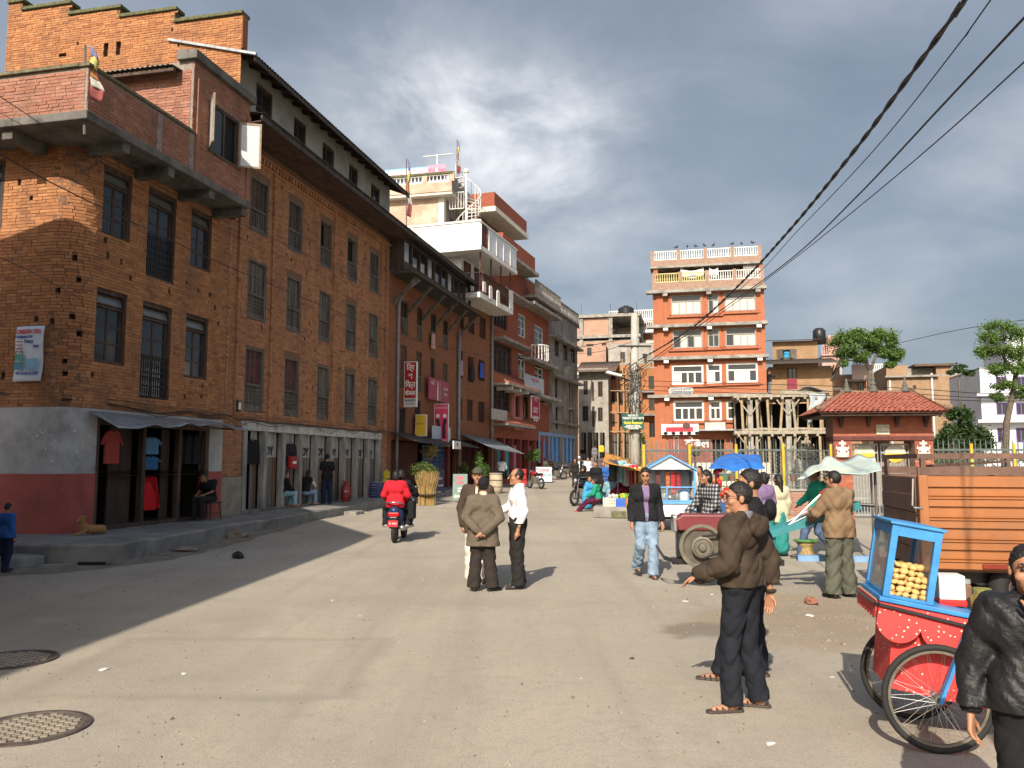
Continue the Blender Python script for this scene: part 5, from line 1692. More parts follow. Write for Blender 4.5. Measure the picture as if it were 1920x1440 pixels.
# yellow house behind
m_yb = brick_tex('ochre_brick', (0.36, 0.225, 0.12), (0.29, 0.175, 0.09), (0.26, 0.18, 0.12), damt=.6)
FY, Y_, xY, zY, sh = far_house('ochre_house', 'ochre brick house with jettied roofs and an open upper window', 1446, 1566, 690, 66, m_yb, [])
zA = FY.fac(1500, 682)[1]
zB_ = FY.fac(1500, 640)[1]
wy = rect(FY, 1458, 655, 1492, 672, .3)
wall(Y_, m_yb, FY.fac(1448, 660)[0], FY.fac(1532, 660)[0], zY, zB_, [wy], y=-.3, depth=.2, name='upper_wall')
one('upper_side', m_yb, Y_, 'box', FY.fac(1532, 660)[0] - .2, FY.fac(1532, 660)[0], -.299, 5, zY, zB_)
one('dark_room', m_black, Y_, 'box', wy[0], wy[1], .1, .15, wy[2], wy[3])
fr = MB()
fr.box(wy[0] - .08, wy[0], -.34, -.2, wy[2], wy[3])
fr.box(wy[1], wy[1] + .08, -.34, -.2, wy[2], wy[3])
fr.box(wy[0] - .08, wy[1] + .08, -.36, -.2, wy[2] - .1, wy[2])
fr.build('window', m_wood2, Y_)
one('open_casement', m_wood2, Y_, 'bar', (wy[0], -.3, (wy[2] + wy[3]) / 2), (wy[0] + .4, -.55, (wy[2] + wy[3]) / 2), .05, wy[3] - wy[2])
one('open_casement', m_wood2, Y_, 'bar', (wy[1], -.3, (wy[2] + wy[3]) / 2), (wy[1] - .45, -.5, (wy[2] + wy[3]) / 2), .05, wy[3] - wy[2])
corrugated('lower_eave', Y_, (-.3, -1.6, zA - .15), (xY + .5, -1.6, zA - .15), (xY, -.3, zA + .35), (-.3, -.3, zA + .35), 30, m_rust, .03)
corrugated('upper_eave', Y_, (-.2, -.9, zB_ + .0), (FY.fac(1536, 640)[0], -.9, zB_ + .0), (FY.fac(1536, 640)[0], 4, zB_ + .7), (-.2, 4, zB_ + .7), 24, M('rusty_roof'), .03)
for k in range(3):
 one('strut', m_wood2, Y_, 'bar', (xY - .1, -.0 + k * .6, zA - 1.4), (xY + .6 - .2 * k, -1.0 + k * .6, zA - .15), .1, .14)
wd_ = rect(FY, 1478, 690, 1494, 738, .05)
simple_window(Y_, wd_, -.1, nx=2)
one('red_cloth', flat('dark_red_cloth', (0.2, 0.02, 0.04)), Y_, 'box', wd_[0] - .1, wd_[1], -.2, -.16, wd_[2], wd_[2] + 1.2)
one('balcony_rail', m_form, Y_, 'box', .8, xY - .5, -.4, -.3, FY.fac(1500, 736)[1] - .1, FY.fac(1500, 733)[1] + .1)
t2 = thing('water_tank', 'black water tank on the roof beside the ochre house', 'water tank', FY.w(FY.fac(1543, 640)[0], 2, FY.fac(1543, 645, -2)[1]), 0)
one('tank_body', m_tank, t2, 'lathe', [(.01, 0), (.5, 0), (.5, 1.1), (.3, 1.3), (.01, 1.32)], 14, smooth=True)
# houses beyond the gate
pinkm = M('pink_render', (0.55, 0.3, 0.25), (0.42, 0.24, 0.2), 2, .85)
FP, P_, xP, zP, sh = far_house('pink_house', 'pink rendered house with railed terrace behind the ochre house', 1548, 1585, 668, 84, pinkm, [(1566, 690, 1575, 705)])
balustrade(P_, (0, -.2), (xP, -.2), zP + .1, 1.0, pinkm, 8, .15, .05)
one('stair_tower', pinkm, P_, 'box', .8, xP - .4, 1, 4, zP, zP + 2.3)
F_, Q1, x1, z1, sh = far_house('long_brick_shed', 'low brown brick house with a pink parapet behind the gate roof', 1542, 1630, 705, 74, brick_tex('brown_far_brick', (0.33, 0.19, 0.12), (0.27, 0.15, 0.09), (0.25, 0.17, 0.12), damt=.5), [(1588, 714, 1596, 735), (1608, 716, 1620, 740)])
one('pink_parapet', flat('pale_pink', (0.6, 0.45, 0.43), .8), Q1, 'box', F_.fac(1594, 700)[0], x1 + .3, -.9, -.75, z1 - .4, z1 + .9)
one('porch_slab', m_conc, Q1, 'box', F_.fac(1580, 700)[0], x1 + .3, -.9, 0, z1 - .55, z1 - .4)
F_, Q2, x1, z1, sh = far_house('railed_red_house', 'small red house with white railings behind the umbrella shaped tree', 1628, 1672, 702, 86, m_or, [(1636, 712, 1643, 725), (1655, 712, 1662, 725)])
balustrade(Q2, (0, -.2), (x1, -.2), z1 + .14, .9, m_wht, 12, .12, .05)
m_mud = brick_tex('mud_brick', (0.33, 0.215, 0.13), (0.27, 0.17, 0.1), (0.26, 0.18, 0.12), damt=.6)
F_, Q3, x1, z1, sh = far_house('mud_brick_house', 'ochre mud brick house with upper porch and white downpipes', 1670, 1800, 706, 78, m_mud, [(1712, 722, 1718, 730)])
zq = F_.fac(1720, 684)[1]
one('upper_room', m_mud, Q3, 'box', 0, F_.fac(1703, 690)[0], .2, 6, z1, zq)
one('upper_room', m_mud, Q3, 'box', F_.fac(1756, 690)[0], x1 - .3, .2, 6, z1, F_.fac(1756, 684)[1])
one('porch_back', m_conc, Q3, 'box', F_.fac(1703, 690)[0], F_.fac(1756, 690)[0], 1.2, 6, z1, F_.fac(1730, 688)[1])
one('porch_roof', M('rusty_roof'), Q3, 'box', F_.fac(1714, 690)[0], x1, -.2, 6.2, F_.fac(1756, 686)[1], F_.fac(1756, 682)[1])
one('porch_ledge', m_conc, Q3, 'box', -.2, F_.fac(1758, 690)[0], -.4, .2, z1 - .05, z1 + .13)
for u_ in (1669, 1748, 1793):
 xx = F_.fac(u_, 740)[0]
 one('downpipe', m_wht, Q3, 'tube', [(xx, -.1, gz(78)), (xx, -.1, z1 + (.3 if u_ == 1748 else -.3))], .09, 6)
F_, Q4, x1, z1, sh = far_house('plain_brown_house', 'plain brown brick house between the mud brick house and the white block', 1796, 1842, 702, 84, _M['brown_far_brick'], [(1822, 720, 1830, 735)])
F_, Q5, x1, z1, sh = far_house('white_block', 'white apartment block with purple window frames behind the roadside tree', 1846, 2040, 690, 62, M('white_block_paint', (0.58, 0.6, 0.64), (0.48, 0.5, 0.54), 1.5, .7), [(1867, 706, 1888, 730), (1868, 755, 1890, 778), (1870, 802, 1890, 830), (1905, 755, 1925, 778), (1905, 706, 1925, 730), (1905, 802, 1925, 830),], fm=flat('purple_frame', (0.16, 0.1, 0.3)))
one('upper_block', M('white_block_paint'), Q5, 'box', F_.fac(1893, 650)[0], x1, 1, 6, z1, F_.fac(1893, 622)[1])
for v_ in (740, 790):
 zq = F_.fac(1900, v_)[1]
 one('floor_ledge', M('white_block_paint'), Q5, 'box', -.5, x1, -.8, 0, zq - .1, zq + .12)
# trees and hedges
def leaf_mat(name, c1, c2, c3):
 m, t, b = newmat(name)
 g = nd(t, 'ShaderNodeNewGeometry')
 lk(t, ramp(t, g.outputs['Random Per Island'], [(0, c1), (.5, c2), (1, c3)]), b.inputs['Base Color'])
 b.inputs['Roughness'].default_value = .6
 b.inputs['Specular IOR Level'].default_value = .25
 tr = nd(t, 'ShaderNodeBsdfTranslucent')
 tr.inputs[0].default_value = (c3[0] * 1.2, c3[1] * 1.3, c3[2] * .6, 1)
 ms = nd(t, 'ShaderNodeMixShader')
 ms.inputs[0].default_value = .25
 lk(t, b.outputs[0], ms.inputs[1])
 lk(t, tr.outputs[0], ms.inputs[2])
 lk(t, ms.outputs[0], t.nodes['Material Output'].inputs[0])
 return m
m_leaf1 = leaf_mat('tree_leaf', (0.05, 0.10, 0.022), (0.085, 0.15, 0.032), (0.12, 0.19, 0.045))
m_leaf2 = leaf_mat('dark_leaf', (0.018, 0.04, 0.014), (0.03, 0.06, 0.018), (0.05, 0.085, 0.022))
m_leaf3 = leaf_mat('bush_leaf', (0.05, 0.08, 0.02), (0.08, 0.12, 0.03), (0.13, 0.16, 0.04))
m_leafy = leaf_mat('dry_leaf', (0.15, 0.12, 0.04), (0.25, 0.2, 0.07), (0.35, 0.28, 0.1))
m_bark = M('bark', (0.13, 0.105, 0.08), (0.07, 0.055, 0.042), 8, .95, .6, 30)
def leaves(clumps, per, size, rnd, flatn=.5):
 N = len(clumps) * per
 rs = np.random.RandomState(rnd)
 C = np.repeat(np.array(clumps), per, axis=0)
 d = rs.normal(size=(N, 3))
 d /= np.linalg.norm(d, axis=1)[:, None]
 rr = np.abs(rs.normal(.62, .34, N))
 p = C[:, :3] + d * C[:, 3:6] * rr[:, None]
 nrm = d * flatn + rs.normal(size=(N, 3)) * .6 + np.array([0, 0, .5])
 nrm /= np.linalg.norm(nrm, axis=1)[:, None]
 t1 = np.cross(nrm, rs.normal(size=(N, 3)))
 t1 /= np.linalg.norm(t1, axis=1)[:, None]
 t2 = np.cross(nrm, t1)
 L = (size * rs.uniform(.6, 1.4, N))[:, None]
 W = L * .5
 v = np.stack([p - t1 * L, p - t2 * W, p + t1 * L, p + t2 * W], axis=1).reshape(-1, 3)
 f = np.arange(N * 4).reshape(-1, 4)
 return v, f
def leaf_obj(name, mat, parent, clumps, per, size, seed, flatn=.5):
 v, f = leaves(clumps, per, size, seed, flatn)
 me = bpy.data.meshes.new(name)
 me.from_pydata(v.tolist(), [], f.tolist())
 me.materials.append(mat)
 return link(name, me, parent)
def tree(name, label, base, forks, clumps, per, size, mat, seed, r0=.25, group=None):
 t = thing(name, label, 'tree', base, 0, group)
 b0 = Vector(base)
 tk = MB()
 for k, (pts, ra, rb) in enumerate(forks):
  n = len(pts)
  o = MB()
  o.tube([Vector(p) - b0 for p in pts], [ra + (rb - ra) * i / (n - 1) for i in range(n)], 7)
  o.build('trunk' if k == 0 else 'limb', m_bark, t, smooth=True)
 leaf_obj('crown', mat, t, [(c[0] - b0.x, c[1] - b0.y, c[2] - b0.z, *c[3:]) for c in clumps], per, size, seed)
 return t
def clump_px(lst, Y, rnd, k=3, squash=.7):
 out = []
 r_ = random.Random(rnd)
 for u, v, ru, rv in lst:
  p = at(u, v, Y)
  sx, sz = ru * Y / F_PX, rv * Y / F_PX
  for i in range(k):
   out.append((p.x + r_.uniform(-.6, .6) * sx, p.y + r_.uniform(-1, 1) * max(sx, sz), p.z + r_.uniform(-.5, .5) * sz, sx * r_.uniform(.45, .8), max(sx, sz) * r_.uniform(.45, .8), sz * r_.uniform(.5, .85)))
 return out
Yt = 70
tb = at(1632, 868, Yt)
tb.z = gz(Yt)
P = lambda u, v, dy=0: tuple(at(u, v, Yt + dy))
tree('umbrella_tree', 'umbrella shaped green tree with forked trunk above the gate', tb,
  [([tb, P(1632, 780), P(1631, 720), P(1632, 695)], .3, .2), ([P(1632, 697), P(1620, 675), P(1600, 655), P(1590, 640)], .14, .05), ([P(1632, 697), P(1640, 672), P(1655, 655), P(1668, 640)], .14, .05), ([P(1626, 685), P(1622, 660), P(1625, 635)], .16, .05), ([P(1645, 668), P(1665, 662, 2), P(1680, 655, 2)], .12, .04)],
  clump_px([(1575, 638, 20, 18), (1600, 632, 22, 15), (1625, 640, 22, 16), (1650, 630, 20, 14), (1675, 640, 18, 20), (1590, 660, 22, 14), (1612, 668, 20, 12), (1660, 660, 16, 12), (1680, 668, 14, 14), (1640, 648, 20, 14), (1580, 680, 10, 8), (1668, 684, 12, 7)], Yt, 3, 9), 210, .10, m_leaf1, 5)
Yt = 44
tb = at(1880, 868, Yt)
tb.z = gz(Yt)
tree('roadside_tree', 'tall loose crowned roadside tree in front of the white block', tb,
  [([tb, P(1888, 790), P(1900, 735), P(1905, 700)], .2, .12), ([P(1905, 702), P(1885, 675), P(1870, 645)], .12, .04), ([P(1905, 702), P(1918, 660), P(1915, 620)], .12, .04), ([P(1900, 730), P(1880, 715), P(1862, 700)], .08, .03)],
  clump_px([(1880, 612, 30, 14), (1862, 632, 22, 16), (1905, 625, 24, 20), (1850, 660, 18, 14), (1880, 655, 30, 14), (1910, 665, 24, 18), (1862, 690, 20, 12), (1890, 692, 22, 14), (1925, 690, 24, 18), (1885, 722, 18, 10), (1915, 735, 20, 14), (1870, 745, 12, 10)], Yt, 5, 8), 190, .06, m_leaf1, 8)
Yt = 34
tb = at(1800, 868, Yt)
tb.z = gz(Yt)
tree('bushy_tree', 'dense dark green bushy tree beside the gate', tb, [([tb, P(1800, 830), P(1802, 790)], .12, .06)],
  clump_px([(1775, 815, 24, 24), (1800, 800, 26, 26), (1825, 815, 24, 26), (1790, 780, 18, 16), (1812, 775, 20, 16), (1840, 825, 18, 20), (1765, 835, 16, 16), (1805, 838, 30, 14)], Yt, 7, 5), 170, .075, m_leaf2, 9)
Yt = 60
tb = at(1798, 720, Yt)
tree('small_roof_tree', 'small dark leafy tree showing above the plain brown house', (tb.x, tb.y, gz(60)), [([(tb.x, tb.y, gz(60)), tuple(tb), P(1800, 705)], .1, .05)], clump_px([(1790, 695, 10, 6), (1805, 690, 14, 8), (1815, 698, 8, 6)], Yt, 8, 3), 150, .13, m_leaf2, 11)
# hedge of sprigs behind the fence and in the park
Yt = 33
hb = at(1890, 868, Yt)
hg_ = thing('park_hedge', 'yellow tipped hedge running behind the park fence', 'hedge', (hb.x, hb.y, gz(Yt)))
leaf_obj('foliage', m_leaf3, hg_, [(x_ * .5 - 4.0, (i % 3) * .3, .55 + .55 * (i % 2), .45, .45, .4) for i, x_ in enumerate(range(24))] + [(x_ * .5 - 4.0, 0, 1.75, .4, .3, .22) for x_ in range(24)], 120, .06, 12)
for nm, lab, u_, Y_u, cl in (('weed_shrub', 'overgrown shrub at the foot of the utility pole', 1200, 40, [(1198, 855, 6, 22), (1203, 830, 5, 16), (1196, 880, 8, 14)]),
        ('marigold_bush', 'small yellow green bush behind the blue roofed stall', 1303, 30, [(1303, 842, 12, 7), (1298, 848, 8, 5), (1308, 850, 8, 5)])):
 q = at(u_, 868, Y_u)
 t_ = thing(nm, lab, 'shrub', (q.x, q.y, gz(Y_u)))
 one('stem', m_bark, t_, 'tube', [(0, 0, 0), (0, 0, at(u_, cl[0][1], Y_u).z - gz(Y_u))], .04, 5)
 leaf_obj('foliage', m_leaf3 if nm == 'weed_shrub' else m_leafy, t_, [(c[0] - q.x, c[1] - q.y, c[2] - gz(Y_u), *c[3:]) for c in clump_px(cl, Y_u, 4, 3)], 90, .06, 15)
# park fence, gate
FF = Frame(*at(1500, 868, 25.4)[:2], 1, -.12)
FX0, FX1 = FF.fac(1208, 900)[0], FF.fac(1562, 900)[0]
FX2, FX3 = FF.fac(1748, 900)[0], FF.fac(1990, 900)[0]
m_brk3 = brick_piece_mat('pink_wall_brick', [(0.30, 0.16, 0.11), (0.38, 0.22, 0.16), (0.33, 0.18, 0.13), (0.42, 0.26, 0.2)])
m_yel = M('yellow_post_paint', (0.55, 0.38, 0.03), (0.42, 0.28, 0.03), 4, .6)
m_fen = M('pale_green_steel', (0.13, 0.15, 0.145), (0.08, 0.095, 0.09), 6, .55, metal=.2)
for (a, c, lab) in ((FX0, FX1, 'steel mesh fence with yellow posts on a low brick wall behind the stalls'), (FX2, FX3, 'steel mesh fence with yellow posts beyond the orange truck')):
 fn = FF.root('park_fence', lab, 'fence')
 g0 = gz(25.4)
 bw_ = one('base_wall', m_parw, fn, 'box', a, c, 0, .25, g0 - .1, g0 + .82)
 brickwork(bw_, m_brk3, a, c, g0, g0 + .8, [], nobj=(150 if a == FX0 else 100), near=lambda s, z: abs(s - FX1 + 1.5) if a == FX0 else s, seed=41, bw=.23, bh=.078)
 one('wall_cap', m_conc, fn, 'box', a, c, -.04, .29, g0 + .82, g0 + .88)
 n = max(3, int((c - a) / 1.25))
 for k in range(n + 1):
  xx = a + (c - a) * k / n
  one('yellow_post', m_yel, fn, 'tube', [(xx, .12, g0 + .88), (xx, .12, g0 + 2.25)], .045, 8)
 for k in range(n):
  x0, x1 = a + (c - a) * k / n + .06, a + (c - a) * (k + 1) / n - .06
  pf_ = MB()
  z0, z1 = g0 + .95, g0 + 2.05
  for p, q in (((x0, z0), (x1, z0)), ((x1, z0), (x1, z1)), ((x1, z1), (x0, z1)), ((x0, z1), (x0, z0)), ((x0, z0 + .38), (x1, z0 + .38))):
   pf_.tube([(p[0], .12, p[1]), (q[0], .12, q[1])], .02, 5)
  pn = pf_.build('fence_panel', m_fen, fn)
  ms = MB()
  st_ = .115
  W_, H_ = x1 - x0, z1 - z0
  for sg in (1, -1):
   i = -int(H_ / st_)
   while i * st_ < W_:
    if sg > 0:
     p0, p1 = max(0, i * st_), min(W_, i * st_ + H_)
     q0, q1 = p0 - i * st_, p1 - i * st_
    else:
     p0, p1 = max(0, i * st_), min(W_, i * st_ + H_)
     q0, q1 = H_ - (p0 - i * st_), H_ - (p1 - i * st_)
    if p1 - p0 > .03:
     ms.tube([(x0 + p0, .12 + .004 * sg, z0 + q0), (x0 + p1, .12 + .004 * sg, z0 + q1)], .006, 3, cap=False)
    i += 1
  tag(ms.build('wire_mesh', m_fen, pn), kind='stuff')
 sp = MB()
 x = a
 while x < c:
  sp.tube([(x, 1.6, g0 + .3), (x, 1.6, g0 + 2.3), (x, 1.6, g0 + 2.45)], [.014, .02, .002], 4)
  x += .16
 for zz in (g0 + .5, g0 + 2.1):
  sp.bar((a, 1.6, zz), (c, 1.6, zz), .03, .04)
 tag(sp.build('spear_railing', m_fen, fn), kind='stuff')
# pale park walls behind the fence
pw_ = thing('park_wall', 'pale stepped plaster wall inside the park', 'wall', FF.w(FX0, 6, gz(31)), FF.ang)
one('lower_wall', M('cream_plaster'), pw_, 'box', 2.0, FX1 - FX0 - .3, 0, .4, -.1, .9)
one('upper_ledge', m_conc, pw_, 'box', 1.5, FX1 - FX0 - .3, .4, 2.4, -.1, 1.15)
one('upper_wall', M('cream_plaster'), pw_, 'box', 1.5, FX1 - FX0 - .3, 2.4, 2.7, -.1, 1.6)
for k, (u_, c_) in enumerate(((1358, (0.05, 0.2, 0.1)), (1375, (0.25, 0.08, 0.04)), (1490, (0.28, 0.09, 0.05)))):
 q = FF.w(FF.fac(u_, 900, -6.2)[0], 6.2, gz(31) + .9)
 ptl = thing('flower_pot', ['green', 'terracotta', 'red clay'][k] + ' flower pot standing on the park wall', 'flower pot', q)
 one('pot', flat('pot_%d' % k, c_), ptl, 'lathe', [(.01, 0), (.14, 0), (.2, .28), (.22, .3), (.2, .3), (.17, .26), (.01, .26)], 12)
 leaf_obj('plant', m_leaf3, ptl, [(0, 0, .4, .15, .15, .15)], 40, .06, k)
# gate
GYc = 25.0
GF = Frame(*at(1655, 868, GYc)[:2], 1, -.12)
GT = GF.root('park_gate', 'red brick gateway with tiled hip roof and steel gates', 'gate')
gx = lambda u: GF.fac(u, 800)[0]
gzz = lambda v: GF.fac(1655, v)[1]
g0 = gz(25)
m_gb = brick_piece_mat('gate_brick', [(0.34, 0.085, 0.05), (0.40, 0.11, 0.065), (0.30, 0.075, 0.045), (0.44, 0.14, 0.085)])
m_gm = M('gate_mortar', (0.32, 0.2, 0.15), (0.22, 0.13, 0.1), 8, .95)
xl, xr = gx(1562), gx(1748)
il, ir = gx(1596), gx(1713)
zl_, ze = gzz(826), gzz(773)
pos0 = lambda s_, z, d: (s_, d, z)
bdy = wall(GT, m_gm, xl, xr, g0 - .05, ze, [(il, ir, g0 - .2, zl_)], depth=.9, name='gate_wall')
one('gate_side', m_gm, GT, 'box', xl, xl + .05, .002, .9, g0 - .05, ze)
one('gate_side', m_gm, GT, 'box', xr - .05, xr, .002, .9, g0 - .05, ze)
lintel = (xl - .1, xr + .1, zl_, gzz(818))
rl, rr = rect(GF, 1564, 822, 1594, 862), rect(GF, 1715, 822, 1746, 862)
brickwork(bdy, m_gb, xl, xr, g0, ze, [(il, ir, g0 - .2, zl_), lintel, rl, rr], nobj=280, near=lambda s_, z: -z, seed=51, bw=.23, bh=.078)
one('lintel_beam', M('dark_red_beam', (0.12, 0.035, 0.03), (0.07, 0.025, 0.02), 4, .8), GT, 'box', xl - .02, xr + .02, -.06, .9, zl_, lintel[3], bevel=.01)
pq = rect(GF, 1642, 796, 1667, 815)
plq = one('name_plaque', M('worn_cream_plaque', (0.55, 0.5, 0.4), (0.4, 0.36, 0.28), 9, .8), GT, 'box', pq[0], pq[1], -.05, 0, pq[2], pq[3], bevel=.008)
text('श्री गणेश', .12, flat('faded_print', (0.3, 0.25, 0.2)), GT, ((pq[0] + pq[1]) / 2, -.052, (pq[2] + pq[3]) / 2 + .06))
text('उद्यान', .1, flat('faded_print'), GT, ((pq[0] + pq[1]) / 2, -.052, (pq[2] + pq[3]) / 2 - .08))
for u_ in (1576, 1628, 1681, 1735):
 xx = gx(u_)
 b = MB()
 for k in range(5):
  b.box(xx - .04 - .008 * k, xx + .04 + .008 * k, -.05 - .05 * k, -.0, ze - .45 + k * .08, ze - .37 + k * .08)
 b.build('roof_bracket', m_wood, GT)
# steel gate leaves with painted discs
gl_ = MB()
for k in range(2):
 x0 = il + .05 + k * (ir - il) / 2
 x1 = x0 + (ir - il) / 2 - .1
 lf = MB()
 zt_, zb2 = gzz(833), g0 + .1
 for p, q in (((x0, zb2), (x1, zb2)), ((x0, zt_), (x1, zt_)), ((x0, zt_ - .25), (x1, zt_ - .25)), ((x0, zb2 + .5), (x1, zb2 + .5))):
  lf.bar((p[0], .4, p[1]), (q[0], .4, q[1]), .04, .05)
 for j in range(10):
  xx = x0 + (x1 - x0) * j / 9
  lf.bar((xx, .4, zb2), (xx, .4, zt_), .025, .025)
 lf.build('gate_leaf', M('grey_gate_steel', (0.3, 0.31, 0.31), (0.22, 0.23, 0.23), 5, .5, metal=.3), GT)
 cx2, cz2 = (x0 + x1) / 2, gzz(850)
 for nm, mt, f0 in (('disc_top', M('disc_grey', (0.42, 0.41, 0.36), (0.33, 0.32, 0.28), 4, .6), 0), ('disc_base', m_yel, 1)):
  pts = [(cx2 + .3 * math.cos(t_), cz2 + .27 * math.sin(t_)) for t_ in [PI * f0 + PI * i / 12 for i in range(13)]]
  one(nm, mt, GT, 'prism', pts[::-1], .34, .36)
# roof
ez, rz_ = GF.fac(1655, 774, .85)[1], GF.fac(1655, 737, -.4)[1]
exl, exr = GF.fac(1536, 774, .85)[0], GF.fac(1776, 774, .85)[0]
rxl, rxr = gx(1592), gx(1722)
fy, by, my = -.85, 1.75, .45
rf = MB()
crv = lambda q: q ** .85
for (p0, p1, p2, p3) in (((exl, fy), (exr, fy), (rxr, my), (rxl, my)), ((exr, by), (exl, by), (rxl, my), (rxr, my))):
 rf.add([(p0[0], p0[1], ez), (p1[0], p1[1], ez), (p2[0], p2[1], rz_), (p3[0], p3[1], rz_)], [(0, 1, 2, 3)])
rf.add([(exl, by, ez), (exl, fy, ez), (rxl, my, rz_)], [(0, 1, 2)])
rf.add([(exr, fy, ez), (exr, by, ez), (rxr, my, rz_)], [(0, 1, 2)])
roof = rf.build('gate_roof', M('roof_underlay', (0.14, 0.06, 0.045), (0.09, 0.04, 0.03), 4, .9), GT)
one('soffit', m_wood, GT, 'box', exl + .08, exr - .08, fy + .08, by - .08, ez - .07, ez - .02)
m_rt = brick_piece_mat('roof_tile', [(0.24, 0.06, 0.042), (0.30, 0.085, 0.058), (0.26, 0.07, 0.05), (0.33, 0.11, 0.08), (0.19, 0.05, 0.038)])
tm = MB()
tw, tl = .15, .19
for k in range(7):
 pass
tm.grid(lambda p, q: (tw * (p - .5), q * tl, .035 * math.sin(p * PI) + .012 * (1 - q)), 6, 1)
tme = tm.mesh('tile', m_rt, True)
tiles = []
NR = 13
for (p0, p1, p2, p3) in (((exl, fy), (exr, fy), (rxr, my), (rxl, my)), ((exl, by), (exl, fy), (rxl, my), (rxl, my)), ((exr, fy), (exr, by), (rxr, my), (rxr, my))):
 A0, A1, A2, A3 = [Vector((*p, z)) for p, z in ((p0, ez), (p1, ez), (p2, rz_), (p3, rz_))]
 for r_ in range(NR):
  q = r_ / NR
  L0, L1 = A0.lerp(A3, q), A1.lerp(A2, q)
  n = max(1, int((L1 - L0).length / tw))
  xd = (A1 - A0).normalized()
  yd = ((A3 + A2) / 2 - (A0 + A1) / 2)
  yd = (yd - xd * yd.dot(xd)).normalized()
  zd = xd.cross(yd)
  mt = Matrix((xd, yd, zd)).transposed().to_euler()
  for k in range(n):
   tiles.append((L0.lerp(L1, (k + .5) / n) + zd * (.03 + rnd.uniform(-.005, .008)), mt))
tiles.sort(key=lambda t_: t_[0].y)
for p, e in tiles[:300]:
 o = link('tile', tme, roof, p, e)
rest = MB()
for p, e in tiles[300:]:
 i0 = len(rest.v)
 rest.grid(lambda a_, q: (tw * (a_ - .5), q * tl, .035 * math.sin(a_ * PI) + .012 * (1 - q)), 3, 1)
 rest.xf(Matrix.Translation(p) @ e.to_matrix().to_4x4(), i0)
tag(rest.build('tiles_beyond', m_rt, roof, smooth=True), kind='stuff')
for a_, c_ in (((exl - .1, fy - .1, ez + .06), (rxl, my, rz_ + .05)), ((exr + .1, fy - .1, ez + .06), (rxr, my, rz_ + .05)), ((rxl - .1, my, rz_ + .06), (rxr + .1, my, rz_ + .06))):
 A0, A1 = Vector(a_), Vector(c_)
 pts = [A0.lerp(A1, k / 6) + Vector((0, 0, -.06 * math.sin(PI * k / 6))) for k in range(7)]
 if abs(a_[2] - c_[2]) > .1:
  pts[0].z += .1
 one('ridge', M('mossy_ridge', (0.2, 0.13, 0.09), (0.1, 0.08, 0.05), 9, .95, .5, 30), GT, 'tube', pts, .075, 7, smooth=True)
for u_, h in ((1598, .3), (1649, .55), (1710, .35)):
 p = GF.w(gx(u_), my, rz_ + .08)
 fn = thing('roof_finial', {1598: 'small', 1649: 'tallest', 1710: 'stubby'}[u_] + ' stacked stone finial on the gate roof ridge', 'finial', p)
 pr = [(.14, -.05), (.14, .04)]
 for k in range(4):
  r_ = .13 - .028 * k
  pr += [(r_ * .6, .05 + h * k / 4.2), (r_, .08 + h * k / 4.2), (r_ * .6, .05 + h * (k + .6) / 4.2)]
 pr += [(.012, h + .1)]
 one('spire', m_concd, fn, 'lathe', pr, 12, smooth=True)
# organic surfaces (people, dog, cloth)
def smin(a, b, k):
 h = np.clip(.5 + .5 * (b - a) / k, 0, 1)
 return b + (a - b) * h - k * h * (1 - h)
class SDF:
 def __init__(s):
  s.p = []
 def cap(s, a, b, ra, rb=None, k=.03, sub=False, sq=None):
  s.p.append(('c', np.array(a, float), np.array(b, float), ra, ra if rb is None else rb, k, sub, sq))
  return s
 def ell(s, c, r, k=.03, m=None, sub=False):
  r = (r, r, r) if isinstance(r, (int, float)) else r
  s.p.append(('e', np.array(c, float), np.array(r, float), m, 0, k, sub, None))
  return s
 def __call__(s, P):
  d = None
  for t, a, b, ra, rb, k, sub, sq in s.p:
   if t == 'c':
    ab = b - a
    ap = P - a
    h = np.clip(ap @ ab / max(ab @ ab, 1e-9), 0, 1)
    q = ap - h[:, None] * ab
    if sq is not None:
     q = q * sq
    e = np.sqrt((q * q).sum(1)) - (ra + h * (rb - ra))
   else:
    q = P - a
    if ra is not None:
     q = q @ ra
    qn = q / b
    l = np.sqrt((qn * qn).sum(1))
    g = np.sqrt(((qn / b) ** 2).sum(1)) + 1e-9
    e = l * (l - 1) / g
   if d is None:
    d = e
   elif sub:
    d = -smin(-d, e, k)
   else:
    d = smin(d, e, k)
  return d
 def bounds(s, pad=.05):
  lo, hi = np.full(3, 1e9), np.full(3, -1e9)
  for t, a, b, ra, rb, k, sub, sq in s.p:
   if sub:
    continue
   if t == 'c':
    r = max(ra, rb) * (1 / min(1, min(sq)) if sq is not None else 1)
    for q in (a, b):
     lo, hi = np.minimum(lo, q - r), np.maximum(hi, q + r)
   else:
    r = b.max() if ra is not None else b
    lo, hi = np.minimum(lo, a - r), np.maximum(hi, a + r)
  return lo - pad, hi + pad
